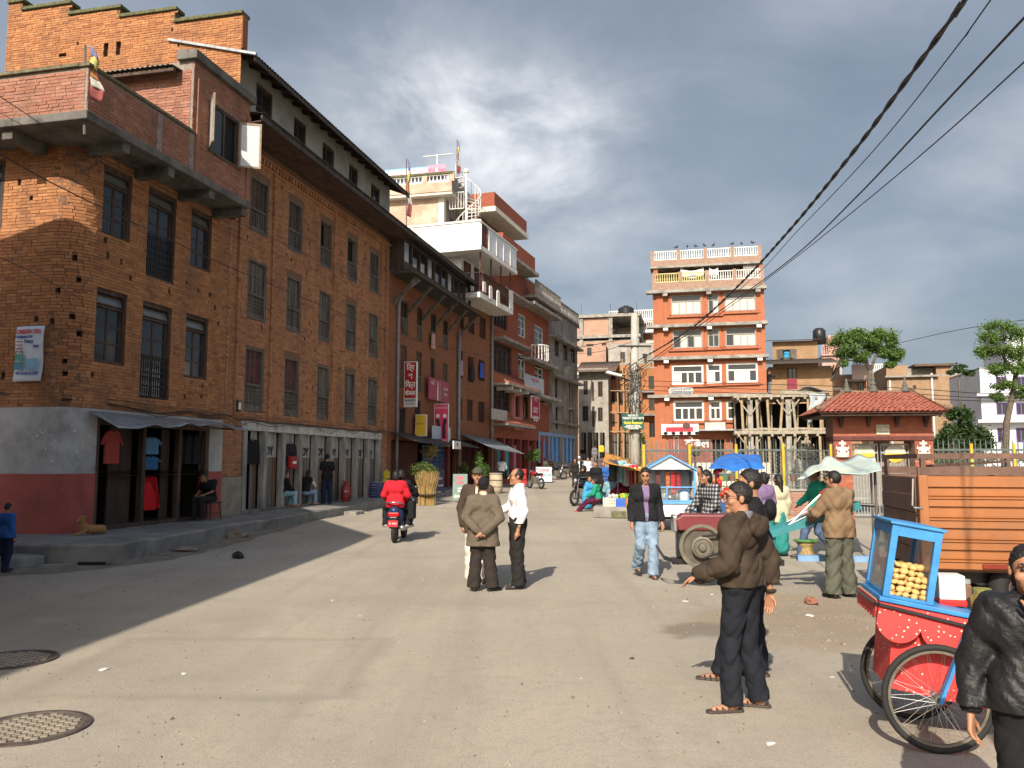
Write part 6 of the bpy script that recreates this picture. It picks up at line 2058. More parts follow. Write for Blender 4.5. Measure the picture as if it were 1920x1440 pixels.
def polygonise(f, lo, hi, h):
 B = 6
 nb = np.ceil((hi - lo) / (h * B)).astype(int)
 n = nb * B + 1
 gi = np.stack(np.meshgrid(*[np.arange(x) for x in nb], indexing='ij'), -1).reshape(-1, 3)
 cd_ = f(lo + (gi + .5) * B * h)
 act = np.abs(cd_) < B * h * .87 * 1.25 + .03
 D = np.ones(n, np.float32)
 sg = np.where(cd_ < 0, -1, 1).reshape(nb).astype(np.float32)
 D[:-1, :-1, :-1] = np.repeat(np.repeat(np.repeat(sg, B, 0), B, 1), B, 2)
 loc = np.stack(np.meshgrid(*[np.arange(B + 1)] * 3, indexing='ij'), -1).reshape(-1, 3)
 idx = (gi[act][:, None, :] * B + loc[None]).reshape(-1, 3)
 flat_i = np.unique(np.ravel_multi_index(idx.T, n))
 idx = np.stack(np.unravel_index(flat_i, n), 1)
 D.reshape(-1)[flat_i] = f(lo + idx * h)
 I = D < 0
 c = [I[a:n[0] - 1 + a, b:n[1] - 1 + b, e:n[2] - 1 + e] for a in (0, 1) for b in (0, 1) for e in (0, 1)]
 sm = np.zeros(c[0].shape, np.int8)
 for x in c:
  sm += x
 cells = np.argwhere((sm > 0) & (sm < 8))
 if len(cells) == 0:
  return np.zeros((0, 3)), np.zeros((0, 4), int)
 vid = np.full(sm.shape, -1, np.int64)
 vid[tuple(cells.T)] = np.arange(len(cells))
 off = np.array([(a, b, e) for a in (0, 1) for b in (0, 1) for e in (0, 1)])
 val = np.stack([D[tuple((cells + o).T)] for o in off], 1)
 acc, cnt = np.zeros((len(cells), 3)), np.zeros(len(cells))
 for i in range(8):
  for j in range(i + 1, 8):
   if np.abs(off[i] - off[j]).sum() != 1:
    continue
   m = (val[:, i] < 0) != (val[:, j] < 0)
   t = val[m, i] / (val[m, i] - val[m, j])
   acc[m] += off[i] + t[:, None] * (off[j] - off[i])
   cnt[m] += 1
 V = lo + (cells + acc / cnt[:, None]) * h
 Fs = []
 for ax in range(3):
  o1, o2 = [(1, 2), (2, 0), (0, 1)][ax]
  sl0 = [slice(None)] * 3
  sl1 = [slice(None)] * 3
  sl0[ax], sl1[ax] = slice(0, -1), slice(1, None)
  e = np.argwhere(I[tuple(sl0)] != I[tuple(sl1)])
  e = e[(e[:, o1] > 0) & (e[:, o2] > 0) & (e[:, o1] < sm.shape[o1]) & (e[:, o2] < sm.shape[o2]) & (e[:, ax] < sm.shape[ax])]
  d1, d2 = np.zeros(3, int), np.zeros(3, int)
  d1[o1], d2[o2] = 1, 1
  q = np.stack([vid[tuple((e - d1 - d2).T)], vid[tuple((e - d2).T)], vid[tuple(e.T)], vid[tuple((e - d1).T)]], 1)
  inn = I[tuple(e.T)]
  q[~inn] = q[~inn][:, ::-1]
  Fs.append(q[(q >= 0).all(1)])
 return V, np.concatenate(Fs)
def sdf_obj(name, f, lo, hi, h, mat, parent=None, scale=1.0):
 V, Fq = polygonise(f, np.array(lo, float), np.array(hi, float), h)
 me = bpy.data.meshes.new(name)
 me.from_pydata((V * scale).tolist(), [], Fq.tolist())
 me.materials.append(mat)
 me.polygons.foreach_set('use_smooth', [True] * len(me.polygons))
 return link(name, me, parent)
def wrinkle(P, amp, s=0.0):
 x, y, z = P[:, 0], P[:, 1], P[:, 2]
 f = lambda t: 1.2 - 2.4 * np.abs(np.sin(t * .5)) ** .7
 a = f(34 * z + 5 * np.sin(9 * x + s) + 4.5 * np.sin(10 * y + 1.7 * s))
 b = f(25 * x - 30 * z + 4 * np.sin(13 * y + s * 2) + s)
 c = np.sin(62 * z + 31 * y + 6 * np.sin(17 * x + s))
 return amp * (.45 * a + .45 * b + .2 * c)
SKIN = {}
def skin_mat(tone):
 k = 'skin_%d' % int(tone * 100)
 c = (0.36 * tone, 0.175 * tone, 0.10 * tone)
 return M(k, c, tuple(x * .86 for x in c), 12, .5, .15, 120, spec=.35)
def cloth_mat(name, c=(0.5, 0.5, 0.5), c2=None, rough=.9):
 return M(name, c, c2 or tuple(x * .78 for x in c), 9, rough, .25, 160, spec=.15)
m_hair = M('black_hair', (0.016, 0.013, 0.012), (0.008, 0.007, 0.007), 60, .5, .5, 200, stretch=(1, 1, .3))
m_shoe = flat('black_leather', (0.02, 0.018, 0.017), .35)
m_sand = flat('brown_sandal', (0.05, 0.04, 0.033), .6)
J0 = dict(pel=(0, 0, .94), wai=(0, 0, 1.06), che=(0, .0, 1.27), nec=(0, -.015, 1.44), hed=(0, .015, 1.585),
   shl=(-.162, -.005, 1.372), shr=(.162, -.005, 1.372), ell=(-.205, -.03, 1.11), elr=(.205, -.03, 1.11), wrl=(-.215, .03, .865), wrr=(.215, .03, .865),
   hpl=(-.088, 0, .90), hpr=(.088, 0, .90), knl=(-.10, .015, .49), knr=(.10, .015, .49), anl=(-.105, -.02, .075), anr=(.105, -.02, .075))
def v3(a):
 return np.array(a, float)
def nrm_(a):
 return a / (np.linalg.norm(a) + 1e-9)
def hand(S, w_, d, n, side, curl=.35, fine=True, r=1.0):
 d, n = nrm_(d), nrm_(n - d * (n @ nrm_(d)))
 s = np.cross(d, n) * side          # towards the thumb
 if fine:
  for o in (-.022, 0, .022):
   S.cap(w_ + d * .015 + s * o * .7, w_ + d * .088 + s * o * 1.25, .0145 * r, .0125 * r, .012)
  L = (.066, .078, .072, .056)
  for i in range(4):
   o = .031 - i * .0205
   b0 = w_ + d * (.088 - .004 * abs(i - 1)) + s * o
   l = L[i]
   a1, a2, a3 = curl * .6, curl * 1.5, curl * 2.2
   p1 = b0 + (d * math.cos(a1) + n * math.sin(a1)) * l * .45
   p2 = p1 + (d * math.cos(a2) + n * math.sin(a2)) * l * .33
   p3 = p2 + (d * math.cos(a3) + n * math.sin(a3)) * l * .25
   S.cap(b0, p1, .0098 * r, .009 * r, .004).cap(p1, p2, .009 * r, .0083 * r, .004).cap(p2, p3, .0083 * r, .0068 * r, .004)
  t0 = w_ + d * .03 + s * .026
  t1 = t0 + nrm_(d * .7 + s * .7 + n * .35) * .042
  t2 = t1 + nrm_(d * .95 + s * .25 + n * .3) * .034
  S.cap(t0, t1, .0135 * r, .0105 * r, .008).cap(t1, t2, .0105 * r, .008 * r, .005)
 else:
  e = w_ + d * .085
  S.cap(w_, e, .026, .03, .02, sq=None)
  S.cap(e, e + nrm_(d + n * curl) * .06, .026, .016, .02)
  S.cap(w_ + d * .03, w_ + d * .075 + s * .045, .014, .011, .015)
def person(label, loc, yaw, h=1.66, pose=None, top=None, legs=None, hair='short', shoes='shoe', res=.014, tone=1.0, fine=False, hyaw=0.0, hpitch=0.0, group=None, hands=None, cap=None, glasses=False, build=1.0, extra=None, curl=.35, sit=False, skirt=None):
 J = {k: v3(v) for k, v in J0.items()}
 for k, v in (pose or {}).items():
  J[k] = v3(v)
 sc_ = h / 1.70
 hands = hands or {}
 w = build
 Rh = Matrix.Rotation(hyaw, 3, 'Z') @ Matrix.Rotation(-hpitch, 3, 'X')
 Rn = np.array(Rh)
 def hp(x, y, z):
  return J['hed'] + Rn @ (v3((x, y, z)) * 1.04)
 B = SDF()
 ch, wa, pe = J['che'], J['wai'], J['pel']
 sx = nrm_(J['shr'] - J['shl'])
 hx = nrm_(J['hpr'] - J['hpl'])
 def torso(S, t, k=.06):
  S.cap(ch - sx * .075 * w, ch + sx * .075 * w, .098 + t, None, k)
  S.cap(ch + (J['nec'] - ch) * .45 - sx * .07 * w, ch + (J['nec'] - ch) * .45 + sx * .07 * w, .072 + t, None, k)
  S.cap(wa - sx * .06 * w, wa + sx * .06 * w, .088 * w + t, None, k)
  S.cap(pe - hx * .07 * w, pe + hx * .07 * w, .098 * w + t, None, k)
  for q_ in ('shl', 'shr'):
   S.cap(J['nec'] - (J['nec'] - ch) * .12, J[q_], .034 + t * .6, .045 + t * .8, .03)
 def arm(S, side, t, upto=1.0, k=.04, flare=0.0):
  sh, el, wr = J['sh' + side], J['el' + side], J['wr' + side]
  S.cap(sh, el, .050 * w + t, .039 * w + t, k)
  if upto > 0:
   e = el + (wr - el) * upto
   S.cap(el, e, .039 * w + t, .027 + t + flare, .02)
 def leg(S, side, t, k=.04, flare=0.0):
  hp_, kn, an = J['hp' + side], J['kn' + side], J['an' + side]
  S.cap(hp_, kn, .078 * w + t, .052 * w + t, k)
  S.cap(kn, an, .051 * w + t, .036 + t + flare, .03)
 torso(B, -.012)
 for s_ in 'lr':
  arm(B, s_, -.006)
  leg(B, s_, -.008)
  an = J['an' + s_]
  kn = J['kn' + s_]
  fw = v3((0, 1, 0)) if not sit else nrm_(v3(((J['kn' + s_] - J['hp' + s_])[0], (J['kn' + s_] - J['hp' + s_])[1], 0)))
  if (pose or {}).get('ft' + s_) is not None:
   fw = nrm_(v3(pose['ft' + s_]))
  B.cap(an + fw * -.02 - v3((0, 0, .035)), an + fw * .14 - v3((0, 0, .052)), .030, .023, .02)
  el, wr = J['el' + s_], J['wr' + s_]
  d, n = nrm_(wr - el), v3((0, .1, 0)) + (v3((.9, 0, 0)) if s_ == 'l' else v3((-.9, 0, 0)))
  if s_ in hands:
   d, n = v3(hands[s_][0]), v3(hands[s_][1])
  hand(B, wr, d, n, 1 if s_ == 'l' else -1, curl, fine)
 nk = J['nec']
 B.cap(nk - v3((0, 0, .03)), hp(0, -.02, -.05), .056, .05, .03)
 B.ell(hp(0, -.012, .022), (.074, .094, .092), .02, Rn)
 B.ell(hp(0, .028, -.045), (.056, .062, .074), .03, Rn)
 if res < .025:
  B.cap(hp(0, .092, .018), hp(0, .116, -.026), .009, .0135, .012)
  B.ell(hp(0, .108, -.03), (.018, .012, .010), .008, Rn)
  B.cap(hp(-.04, .078, .030), hp(.04, .078, .030), .011, None, .015)
  B.ell(hp(0, .088, -.064), (.025, .012, .010), .008, Rn)
  B.ell(hp(0, .074, -.100), (.026, .022, .02), .015, Rn)
  for s_ in (-1, 1):
   B.ell(hp(.030 * s_, .088, .010), (.014, .010, .010), .008, Rn, sub=True)
   B.ell(hp(.044 * s_, .062, -.03), (.022, .02, .022), .02, Rn)
   B.ell(hp(.076 * s_, -.012, -.008), (.011, .020, .030), .008, Rn)
 lo, hi = B.bounds(.03)
 body = sdf_obj('person', B, lo, hi, res * (.62 if fine else 1), skin_mat(tone), None, sc_)
 body.location = loc
 body.rotation_euler = (0, 0, yaw)
 tag(body, label, 'person', group)
 if res < .02:
  for s_ in (-1, 1):
   e = MB()
   c = hp(.030 * s_, .086, .010) * sc_
   e.ball(c, .0125 * sc_, .0105 * sc_, .0085 * sc_, 8, 6)
   e.build('eye', flat('eye_dark', (0.035, 0.025, 0.02), .25), body, smooth=True)
   bw = MB()
   bw.tube([hp(.014 * s_, .094, .030) * sc_, hp(.032 * s_, .092, .036) * sc_, hp(.05 * s_, .078, .031) * sc_], [.004, .005, .002], 5)
   bw.build('eyebrow', m_hair, body)
 for gi, g in enumerate(top or []):
  S = SDF()
  t = g.get('t', .012) if gi == len(top) - 1 else .003
  torso(S, t)
  up = g.get('sleeve', .97)
  for s_ in 'lr':
   if up > -1:
    if up <= 0:
     sh, el = J['sh' + s_], J['el' + s_]
     S.cap(sh, sh + (el - sh) * (1 + up), .054 * w + t, .052 * w + t, .04)
    else:
     arm(S, s_, t + .002, up, flare=g.get('cuff', .004))
  hem = g.get('hem', .86)
  if hem < .9 and not sit:
   lowz = v3((pe[0], pe[1], hem))
   S.cap(pe - hx * .07 * w, lowz - hx * .085 * w, .102 * w + t, .098 * w + t + g.get('flare', .0), .05)
   S.cap(pe + hx * .07 * w, lowz + hx * .085 * w, .102 * w + t, .098 * w + t + g.get('flare', .0), .05)
  if g.get('collar'):
   S.cap(nk + v3((0, -.012, -.03)), nk + v3((0, -.02, .02)), .068, .062, .02)
  if g.get('hood'):
   S.ell(nk + v3((0, -.135, -.065)), (.125, .055, .085), .015)
   S.cap(nk + v3((-.07, -.02, 0)), nk + v3((.07, -.02, 0)), .04, None, .03)
  amp, seed = (.002 if gi < len(top) - 1 else g.get('wr', .006)), gi * 2.3 + len(label) * .37
  nz = (nk[2] + (.05 if g.get('collar') or g.get('hood') else .03))
  opn = g.get('open')
  up_v = nrm_(nk - pe)
  def fn(P, S=S):
   d = S(P) + wrinkle(P, amp, seed)
   d = np.maximum(d, (hem - P[:, 2]) if not sit else (hem - (P - pe) @ up_v - .0))
   rel = (P - nk) @ up_v
   d = np.maximum(d, rel - (nz - nk[2]))
   d = np.maximum(d, -(np.sqrt(((P - hp(0, -.01, -.07)) ** 2).sum(1)) - .060))
   if opn:
    wd = opn * (.35 + .65 * np.clip((P[:, 2] - hem) / (nk[2] - hem), 0, 1)) if g.get('vee') else opn
    fr = np.maximum(np.abs(P[:, 0] - .01) - wd, .02 - (P[:, 1] - pe[1]))
    d = np.maximum(d, -fr)
   return d
  lo, hi = S.bounds(.03)
  sdf_obj(g['n'], fn, lo, hi, res * (.8 if fine else 1), g['m'], body, sc_)
  if g.get('ribs'):
   for s_ in 'lr':
    el, wr = J['el' + s_], J['wr' + s_]
    one('cuff', g['ribs'], body, 'tube', [(el + (wr - el) * q) * sc_ for q in (.88, .93, .99)], [(.031 + t * .75) * sc_, (.031 + t * .7) * sc_, (.027 + t * .5) * sc_], 14, smooth=True)
 if legs:
  S = SDF()
  t = legs.get('t', .014)
  S.cap(pe - hx * .07 * w, pe + hx * .07 * w, .100 * w + t * .5, None, .05)
  if not sit:
   S.cap(pe + v3((0, 0, .06)) - hx * .06 * w, pe + v3((0, 0, .06)) + hx * .06 * w, .094 * w + t * .4, None, .05)
  for s_ in 'lr':
   leg(S, s_, t, flare=legs.get('flare', .012))
  wz = legs.get('waist', 1.0)
  hemz = legs.get('hem', .05)
  amp = legs.get('wr', .007)
  def fn2(P, S=S):
   d = S(P) + wrinkle(P, amp, 5.1) * np.clip(1.5 - np.abs(P[:, 2] - .3) * .8, .5, 1.4)
   if not sit:
    d = np.maximum(d, P[:, 2] - wz)
   for s_ in 'lr':
    an, kn = J['an' + s_], J['kn' + s_]
    ax = nrm_(an - kn)
    rel = (P - an) @ ax
    near = np.sqrt(((P - an) ** 2).sum(1)) < .16
    d = np.where(near, np.maximum(d, rel - (.075 - hemz) * 1.0), d)
   return d
  lo, hi = S.bounds(.03)
  sdf_obj(legs.get('n', 'trousers'), fn2, lo, hi, res * (.85 if fine else 1), legs['m'], body, sc_)
  if legs.get('belt'):
   o = SDF()
   o.cap(pe + v3((0, 0, .06)) - hx * .06 * w, pe + v3((0, 0, .06)) + hx * .06 * w, .102 * w + t * .4, None, .05)
   lo, hi = o.bounds(.02)
   sdf_obj('belt', lambda P: np.maximum(o(P), np.abs(P[:, 2] - (wz - .018)) - .017), lo, hi, res * .8, legs['belt'], body, sc_)
 if skirt:
  S = SDF()
  f_ = (J['anl'] + J['anr']) / 2
  if sit:
   kn = (J['knl'] + J['knr']) / 2
   S.cap(pe, kn, .15, .15, .06).cap(kn, f_ + v3((0, 0, .05)), .15, .17, .06)
  else:
   S.cap(pe, f_ + v3((0, 0, .12)), .135, .17, .05)
  lo, hi = S.bounds(.03)
  sdf_obj('skirt', lambda P: np.maximum(S(P) + wrinkle(P[:, [2, 1, 0]], .012, 1.0), .03 - P[:, 2]), lo, hi, res, skirt, body, sc_)
 for s_ in 'lr':
  an = J['an' + s_]
  fw = v3((0, 1, 0)) if not sit else nrm_(v3(((J['kn' + s_] - J['hp' + s_])[0], (J['kn' + s_] - J['hp' + s_])[1], 0)))
  if (pose or {}).get('ft' + s_) is not None:
   fw = nrm_(v3(pose['ft' + s_]))
  b0 = an - v3((0, 0, .04))
  S = SDF()
  sd_ = np.cross(fw, v3((0, 0, 1)))
  if shoes == 'sandal':
   S.cap(b0 - fw * .055 - v3((0, 0, .027)), b0 + fw * .165 - v3((0, 0, .027)), .036, .040, .02)
   f3 = lambda P: np.maximum(S(P), (P - b0)[:, 2] + .014)
   lo, hi = S.bounds(.02)
   sdf_obj('sandal', f3, lo, hi, res * .8, m_sand, body, sc_)
   for q in (.03, .075, .12):
    pts = [b0 + fw * (q + .01 * math.sin(a)) + sd_ * .043 * math.cos(a) + v3((0, 0, -.026 + (.042 - .12 * q) * math.sin(a))) for a in [PI * i / 6 for i in range(7)]]
    one('sandal_strap', m_sand, body, 'tube', [p * sc_ for p in pts], .009 * sc_, 5)
  else:
   S.cap(b0 - fw * .045, b0 + fw * .05, .038, .038, .03).cap(b0 + fw * .05 - v3((0, 0, .008)), b0 + fw * .165 - v3((0, 0, .014)), .038, .030, .03)
   f3 = lambda P: np.maximum(S(P), -(P - b0)[:, 2] - .034)
   lo, hi = S.bounds(.02)
   sdf_obj('shoe', f3, lo, hi, res * .85, shoes if not isinstance(shoes, str) else m_shoe, body, sc_)
 S = SDF()
 S.ell(hp(0, -.014, .028), (.080, .099, .101), .02, Rn)
 if hair in ('bun', 'long', 'shaggy'):
  S.ell(hp(0, -.05, -.03), (.080, .07, .10), .03, Rn)
 if hair == 'bun':
  S.ell(hp(0, -.12, .03), (.05, .045, .05), .02, Rn)
 if hair == 'long':
  S.cap(hp(0, -.07, -.05), hp(0, -.10, -.24), .065, .045, .04)
 Ri = Rn.T
 def fh(P):
  q = (P - J['hed']) @ Rn
  nz_ = np.sin(190 * q[:, 0] + 7 * np.sin(61 * q[:, 2])) * np.sin(170 * q[:, 1] + 6 * np.sin(53 * q[:, 2] + 1)) + .6 * np.sin(230 * q[:, 2] + 90 * q[:, 0])
  d = S(P) + .0035 * nz_
  q = q + nz_[:, None] * .005
  if hair == 'receding':
   face = .055 - np.maximum(q[:, 1] - .005 + .35 * np.clip(q[:, 2] - .02, 0, 1) * 2.0, -1)
   d = np.maximum(d, q[:, 1] - .035 + .9 * np.clip(q[:, 2] - .04, 0, 1))
  else:
   d = np.maximum(d, np.minimum(q[:, 1] - .052, .9) - .9 * np.clip(q[:, 2] - .055, -.03, .2) if hair != 'shaggy' else q[:, 1] - .07 - 1.2 * np.clip(q[:, 2] - .04, -.05, .2))
  low = -.045 if hair in ('short', 'receding') else (-.12 if hair != 'long' else -.4)
  d = np.maximum(d, low - q[:, 2] + np.clip(q[:, 1], -.02, .06) * (1.4 if hair != 'shaggy' else .7))
  return d
 if hair:
  lo, hi = S.bounds(.03)
  sdf_obj('hair', fh, lo, hi, res * (.7 if fine else .9), m_hair, body, sc_)
 if cap:
  S2 = SDF()
  kind, cm = cap
  if kind == 'helmet':
   S2.ell(hp(0, 0, .01), (.125, .145, .14), .02, Rn)
   fc = lambda P: np.maximum(S2(P), -((np.sqrt((((P - hp(0, .12, -.02)) @ Rn / np.array([.09, .1, .06])) ** 2).sum(1)) - 1) * .06))
  elif kind == 'topi':
   S2.ell(hp(0, -.012, .05), (.087, .108, .10), .02, Rn)
   fc = lambda P: np.maximum(S2(P), -(((P - J['hed']) @ Rn)[:, 2] - .035))
  else:
   S2.ell(hp(0, -.012, .035), (.090, .110, .098), .02, Rn)
   S2.cap(hp(-.05, .09, .05), hp(.05, .09, .05), .016, None, .02)
   S2.cap(hp(-.03, .13, .042), hp(.03, .13, .042), .010, None, .03)
   fc = lambda P: np.maximum(S2(P), -(((P - J['hed']) @ Rn)[:, 2] - .04))
  lo, hi = S2.bounds(.02)
  sdf_obj('helmet' if kind == 'helmet' else 'cap', fc, lo, hi, res * .8, cm, body, sc_)
 if glasses:
  g = MB()
  for s_ in (-1, 1):
   g.tube([hp(.031 * s_ + .022 * math.cos(a), .113, .008 + .015 * math.sin(a)) * sc_ for a in [2 * PI * i / 10 for i in range(10)]], .002, 4, closed=True)
   g.tube([hp(.053 * s_, .111, .012) * sc_, hp(.078 * s_, .05, .012) * sc_, hp(.08 * s_, -.01, .008) * sc_], .002, 4)
  g.tube([hp(-.009, .117, .010) * sc_, hp(.009, .117, .010) * sc_], .002, 4)
  g.build('glasses', m_iron, body)
 if extra:
  extra(body, J, sc_)
 return body
# outfits
c_suit = cloth_mat('taupe_wool', (0.115, 0.092, 0.068))
c_darkb = cloth_mat('dark_brown_cloth', (0.06, 0.042, 0.03))
c_trouser = cloth_mat('charcoal_trouser', (0.022, 0.020, 0.019))
c_browntr = cloth_mat('dark_brown_trouser', (0.032, 0.026, 0.022))
c_whites = cloth_mat('white_shirt_cloth', (0.72, 0.71, 0.71), (0.62, 0.61, 0.62))
c_black = cloth_mat('black_cotton', (0.014, 0.014, 0.016))
c_jean = cloth_mat('faded_denim', (0.23, 0.31, 0.40), (0.13, 0.19, 0.27))
c_djean = cloth_mat('dark_denim', (0.016, 0.018, 0.024), (0.010, 0.011, 0.015))
c_hood = cloth_mat('brown_fleece', (0.052, 0.037, 0.026), (0.036, 0.026, 0.019))
c_green = cloth_mat('teal_green_knit', (0.02, 0.27, 0.19))
c_tan = cloth_mat('tan_jacket', (0.20, 0.135, 0.08))
c_olive = cloth_mat('olive_trouser', (0.09, 0.092, 0.07))
c_red = cloth_mat('red_sweater', (0.50, 0.018, 0.03))
c_purp = cloth_mat('violet_tee', (0.19, 0.13, 0.24))
c_maroon = cloth_mat('maroon_knit', (0.17, 0.012, 0.035))
c_grey = cloth_mat('grey_cloth', (0.16, 0.16, 0.18))
c_blue = cloth_mat('blue_cloth', (0.03, 0.10, 0.32))
c_sky = cloth_mat('sky_blue_cloth', (0.05, 0.28, 0.5))
c_yel = cloth_mat('yellow_cloth', (0.65, 0.5, 0.04))
c_cream = cloth_mat('cream_cloth', (0.5, 0.46, 0.33))
c_teal = cloth_mat('teal_cloth', (0.03, 0.22, 0.2))
c_leather = M('black_quilted_jacket', (0.014, 0.014, 0.016), (0.008, 0.008, 0.009), 12, .5, .5, 60, spec=.3)
def plaid_mat():
 m, t, b = newmat('black_white_plaid')
 tcn = nd(t, 'ShaderNodeTexCoord')
 s = nd(t, 'ShaderNodeSeparateXYZ')
 lk(t, tcn.outputs['Object'], s.inputs[0])
 hz = mth(t, 'GREATER_THAN', mth(t, 'SINE', mth(t, 'MULTIPLY', s.outputs[2], 95.0)), .15)
 hx = mth(t, 'GREATER_THAN', mth(t, 'SINE', mth(t, 'MULTIPLY', mth(t, 'ADD', s.outputs[0], mth(t, 'MULTIPLY', s.outputs[1], .6)), 95.0)), .15)
 f = mth(t, 'MULTIPLY', mth(t, 'ADD', hz, hx), .5)
 lk(t, ramp(t, f, [(0, (0.012, 0.012, 0.014)), (.5, (0.07, 0.07, 0.075)), (1, (0.33, 0.33, 0.33))]), b.inputs['Base Color'])
 b.inputs['Roughness'].default_value = .9
 return m
c_plaid = plaid_mat()
shirt = lambda m, **k: dict(n='shirt', m=m, **k)
jacket = lambda m, **k: dict(n='jacket', m=m, t=k.pop('t', .026), **k)
# the people near and in the middle of the street
person('elderly man in taupe suit and black cap, hands clasped behind his back', (-.41, 11.77, 0), -.08, 1.60,
  dict(nec=(0, .05, 1.41), hed=(0, .10, 1.54), che=(0, .02, 1.25), shl=(-.165, .02, 1.335), shr=(.165, .02, 1.335), ell=(-.25, -.08, 1.08), elr=(.26, -.08, 1.08), wrl=(-.06, -.20, .90), wrr=(.05, -.21, .88), anl=(-.13, -.02, .075), anr=(.14, -.02, .075), ftr=(.7, .7, 0), ftl=(-.3, 1, 0)),
  [dict(n='shirt', m=c_cream, t=.012, collar=True, sleeve=.6, hem=.9), jacket(c_suit, hem=.66, flare=.03, wr=.008)], dict(m=c_browntr, t=.026, flare=.035, wr=.008), cap=('topi', c_black), res=.0125, hpitch=-.2, tone=.8,
  hands=dict(l=((.75, -.1, -.5), (0, -1, 0)), r=((-.75, -.1, -.4), (0, -1, 0))), build=1.08)
person('man in brown jacket, cap and white trousers facing the suited man', (-.52, 12.62, 0), PI - .05, 1.70,
  dict(ell=(-.25, -.04, 1.1), elr=(.25, -.04, 1.1)), [shirt(c_cream, hem=.9), jacket(c_darkb, hem=.74, open=.02, collar=True)], dict(m=cloth_mat('offwhite_trouser', (0.6, 0.57, 0.52)), t=.024, flare=.02), cap=('cap', cloth_mat('olive_cap', (0.07, 0.075, 0.05))), res=.0125, tone=.85, build=1.1)
def belt_watch(body, J, sc_):
 p = J['wrl'] * sc_
 d = nrm_(J['wrl'] - J['ell'])
 one('wristwatch', flat('steel_watch', (0.3, 0.28, 0.22), .3, .8), body, 'tube', [tuple(p - d * .035), tuple(p - d * .012)], .029 * sc_, 12)
person('balding man in white shirt and black trousers, gesturing with one hand', (.08, 12.02, 0), PI / 2 + .12, 1.70,
  dict(ell=(-.235, -.05, 1.10), wrl=(-.24, .02, .85), elr=(.25, .06, 1.14), wrr=(.2, .33, 1.06), anl=(-.10, .0, .075), anr=(.12, -.05, .075), ftl=(-.1, 1, 0)),
  [shirt(c_whites, t=.02, hem=.93, collar=True, wr=.009, sleeve=.95)], dict(m=c_trouser, t=.026, flare=.03, belt=m_shoe, waist=1.02), hair='receding', res=.0125, tone=.95, glasses=True, extra=belt_watch,
  hands=dict(r=((-.1, 1, .02), (0, 0, 1))), build=1.1)
person('young man in open black shirt, violet tee and faded jeans walking forward', (2.10, 13.12, 0), PI + .08, 1.70,
  dict(knl=(-.09, .10, .50), anl=(-.08, .10, .075), knr=(.10, .06, .50), anr=(.09, -.26, .15), ell=(-.22, -.05, 1.1), wrl=(-.24, .06, .86), elr=(.22, -.03, 1.1), wrr=(.24, .08, .87)),
  [shirt(c_purp, hem=.86, sleeve=-.4), jacket(c_black, hem=.88, open=.06, vee=True, collar=True, wr=.008)], dict(m=c_jean, t=.022, flare=.025, wr=.009), shoes='sandal', res=.0125, tone=.85, hpitch=.25, hyaw=-.25)
person('young man in black and white plaid shirt leaning on the tiller engine', (3.42, 14.3, 0), PI / 2 + .5, 1.68,
  dict(nec=(0, .06, 1.42), hed=(0, .12, 1.56), che=(0, .03, 1.26), shl=(-.18, .06, 1.37), shr=(.18, .05, 1.37), ell=(-.25, .12, 1.12), wrl=(-.16, .28, .93), elr=(.27, .10, 1.12), wrr=(.25, .34, .95)),
  [shirt(c_plaid, t=.018, hem=.86, collar=True)], dict(m=c_jean, t=.02), hair='shaggy', res=.014, tone=.85, hyaw=-.2)
HOODMAN = person('man in brown hooded jacket, dark jeans and sandals, one arm held out', (1.70, 6.22, 0), R(48), 1.63,
  dict(ell=(-.26, -.03, 1.10), wrl=(-.27, .21, 1.01), elr=(.28, -.10, 1.10), wrr=(.26, -.10, .84), knl=(-.11, .06, .49), anl=(-.15, .03, .075), knr=(.10, .02, .49), anr=(.11, -.06, .075), ftl=(-.75, .65, 0), ftr=(-.4, .9, 0)),
  [dict(n='tee', m=c_grey, t=.012, collar=True, sleeve=-.5, hem=.95), dict(n='hooded_jacket', m=c_hood, t=.03, hem=.92, hood=True, wr=.012, ribs=c_hood, cuff=.008, flare=.0)],
  dict(m=c_djean, t=.014, flare=.024, wr=.008, belt=flat('studded_belt', (0.3, 0.3, 0.3), .3, .7), waist=1.02), shoes='sandal', fine=True, res=.0105, hyaw=R(38), glasses=True, hair='short', tone=1.0, extra=belt_watch, build=1.12,
  hands=dict(l=((-.25, .8, -.45), (0, -.3, -1)), r=((0, .05, -1), (-1, 0, 0))), curl=.28)
person('man in dark jacket standing close behind the hooded man', (2.02, 7.05, 0), R(70), 1.72,
  dict(knl=(-.12, .14, .5), anl=(-.16, .26, .075), elr=(.24, -.08, 1.1), ell=(-.22, .0, 1.1)), [jacket(c_black, hem=.8, hood=True)], dict(m=c_djean, t=.022, flare=.02), shoes='sandal', res=.013, hyaw=R(15), tone=.85, build=1.05)
person('man in teal green hooded top and jeans striding past the tiller', (5.72, 15.7, 0), PI / 2 - .1, 1.68,
  dict(knl=(-.09, .24, .52), anl=(-.09, .34, .10), knr=(.09, -.05, .50), anr=(.09, -.36, .13), ell=(-.23, -.1, 1.12), wrl=(-.22, .10, .98), elr=(.24, .1, 1.14), wrr=(.18, .28, 1.02)),
  [dict(n='hooded_top', m=c_green, t=.022, hem=.86, hood=True)], dict(m=cloth_mat('mid_denim', (0.08, 0.12, 0.2), (0.05, 0.075, 0.13)), t=.02), res=.014, tone=.85, cap=('topi', c_black))
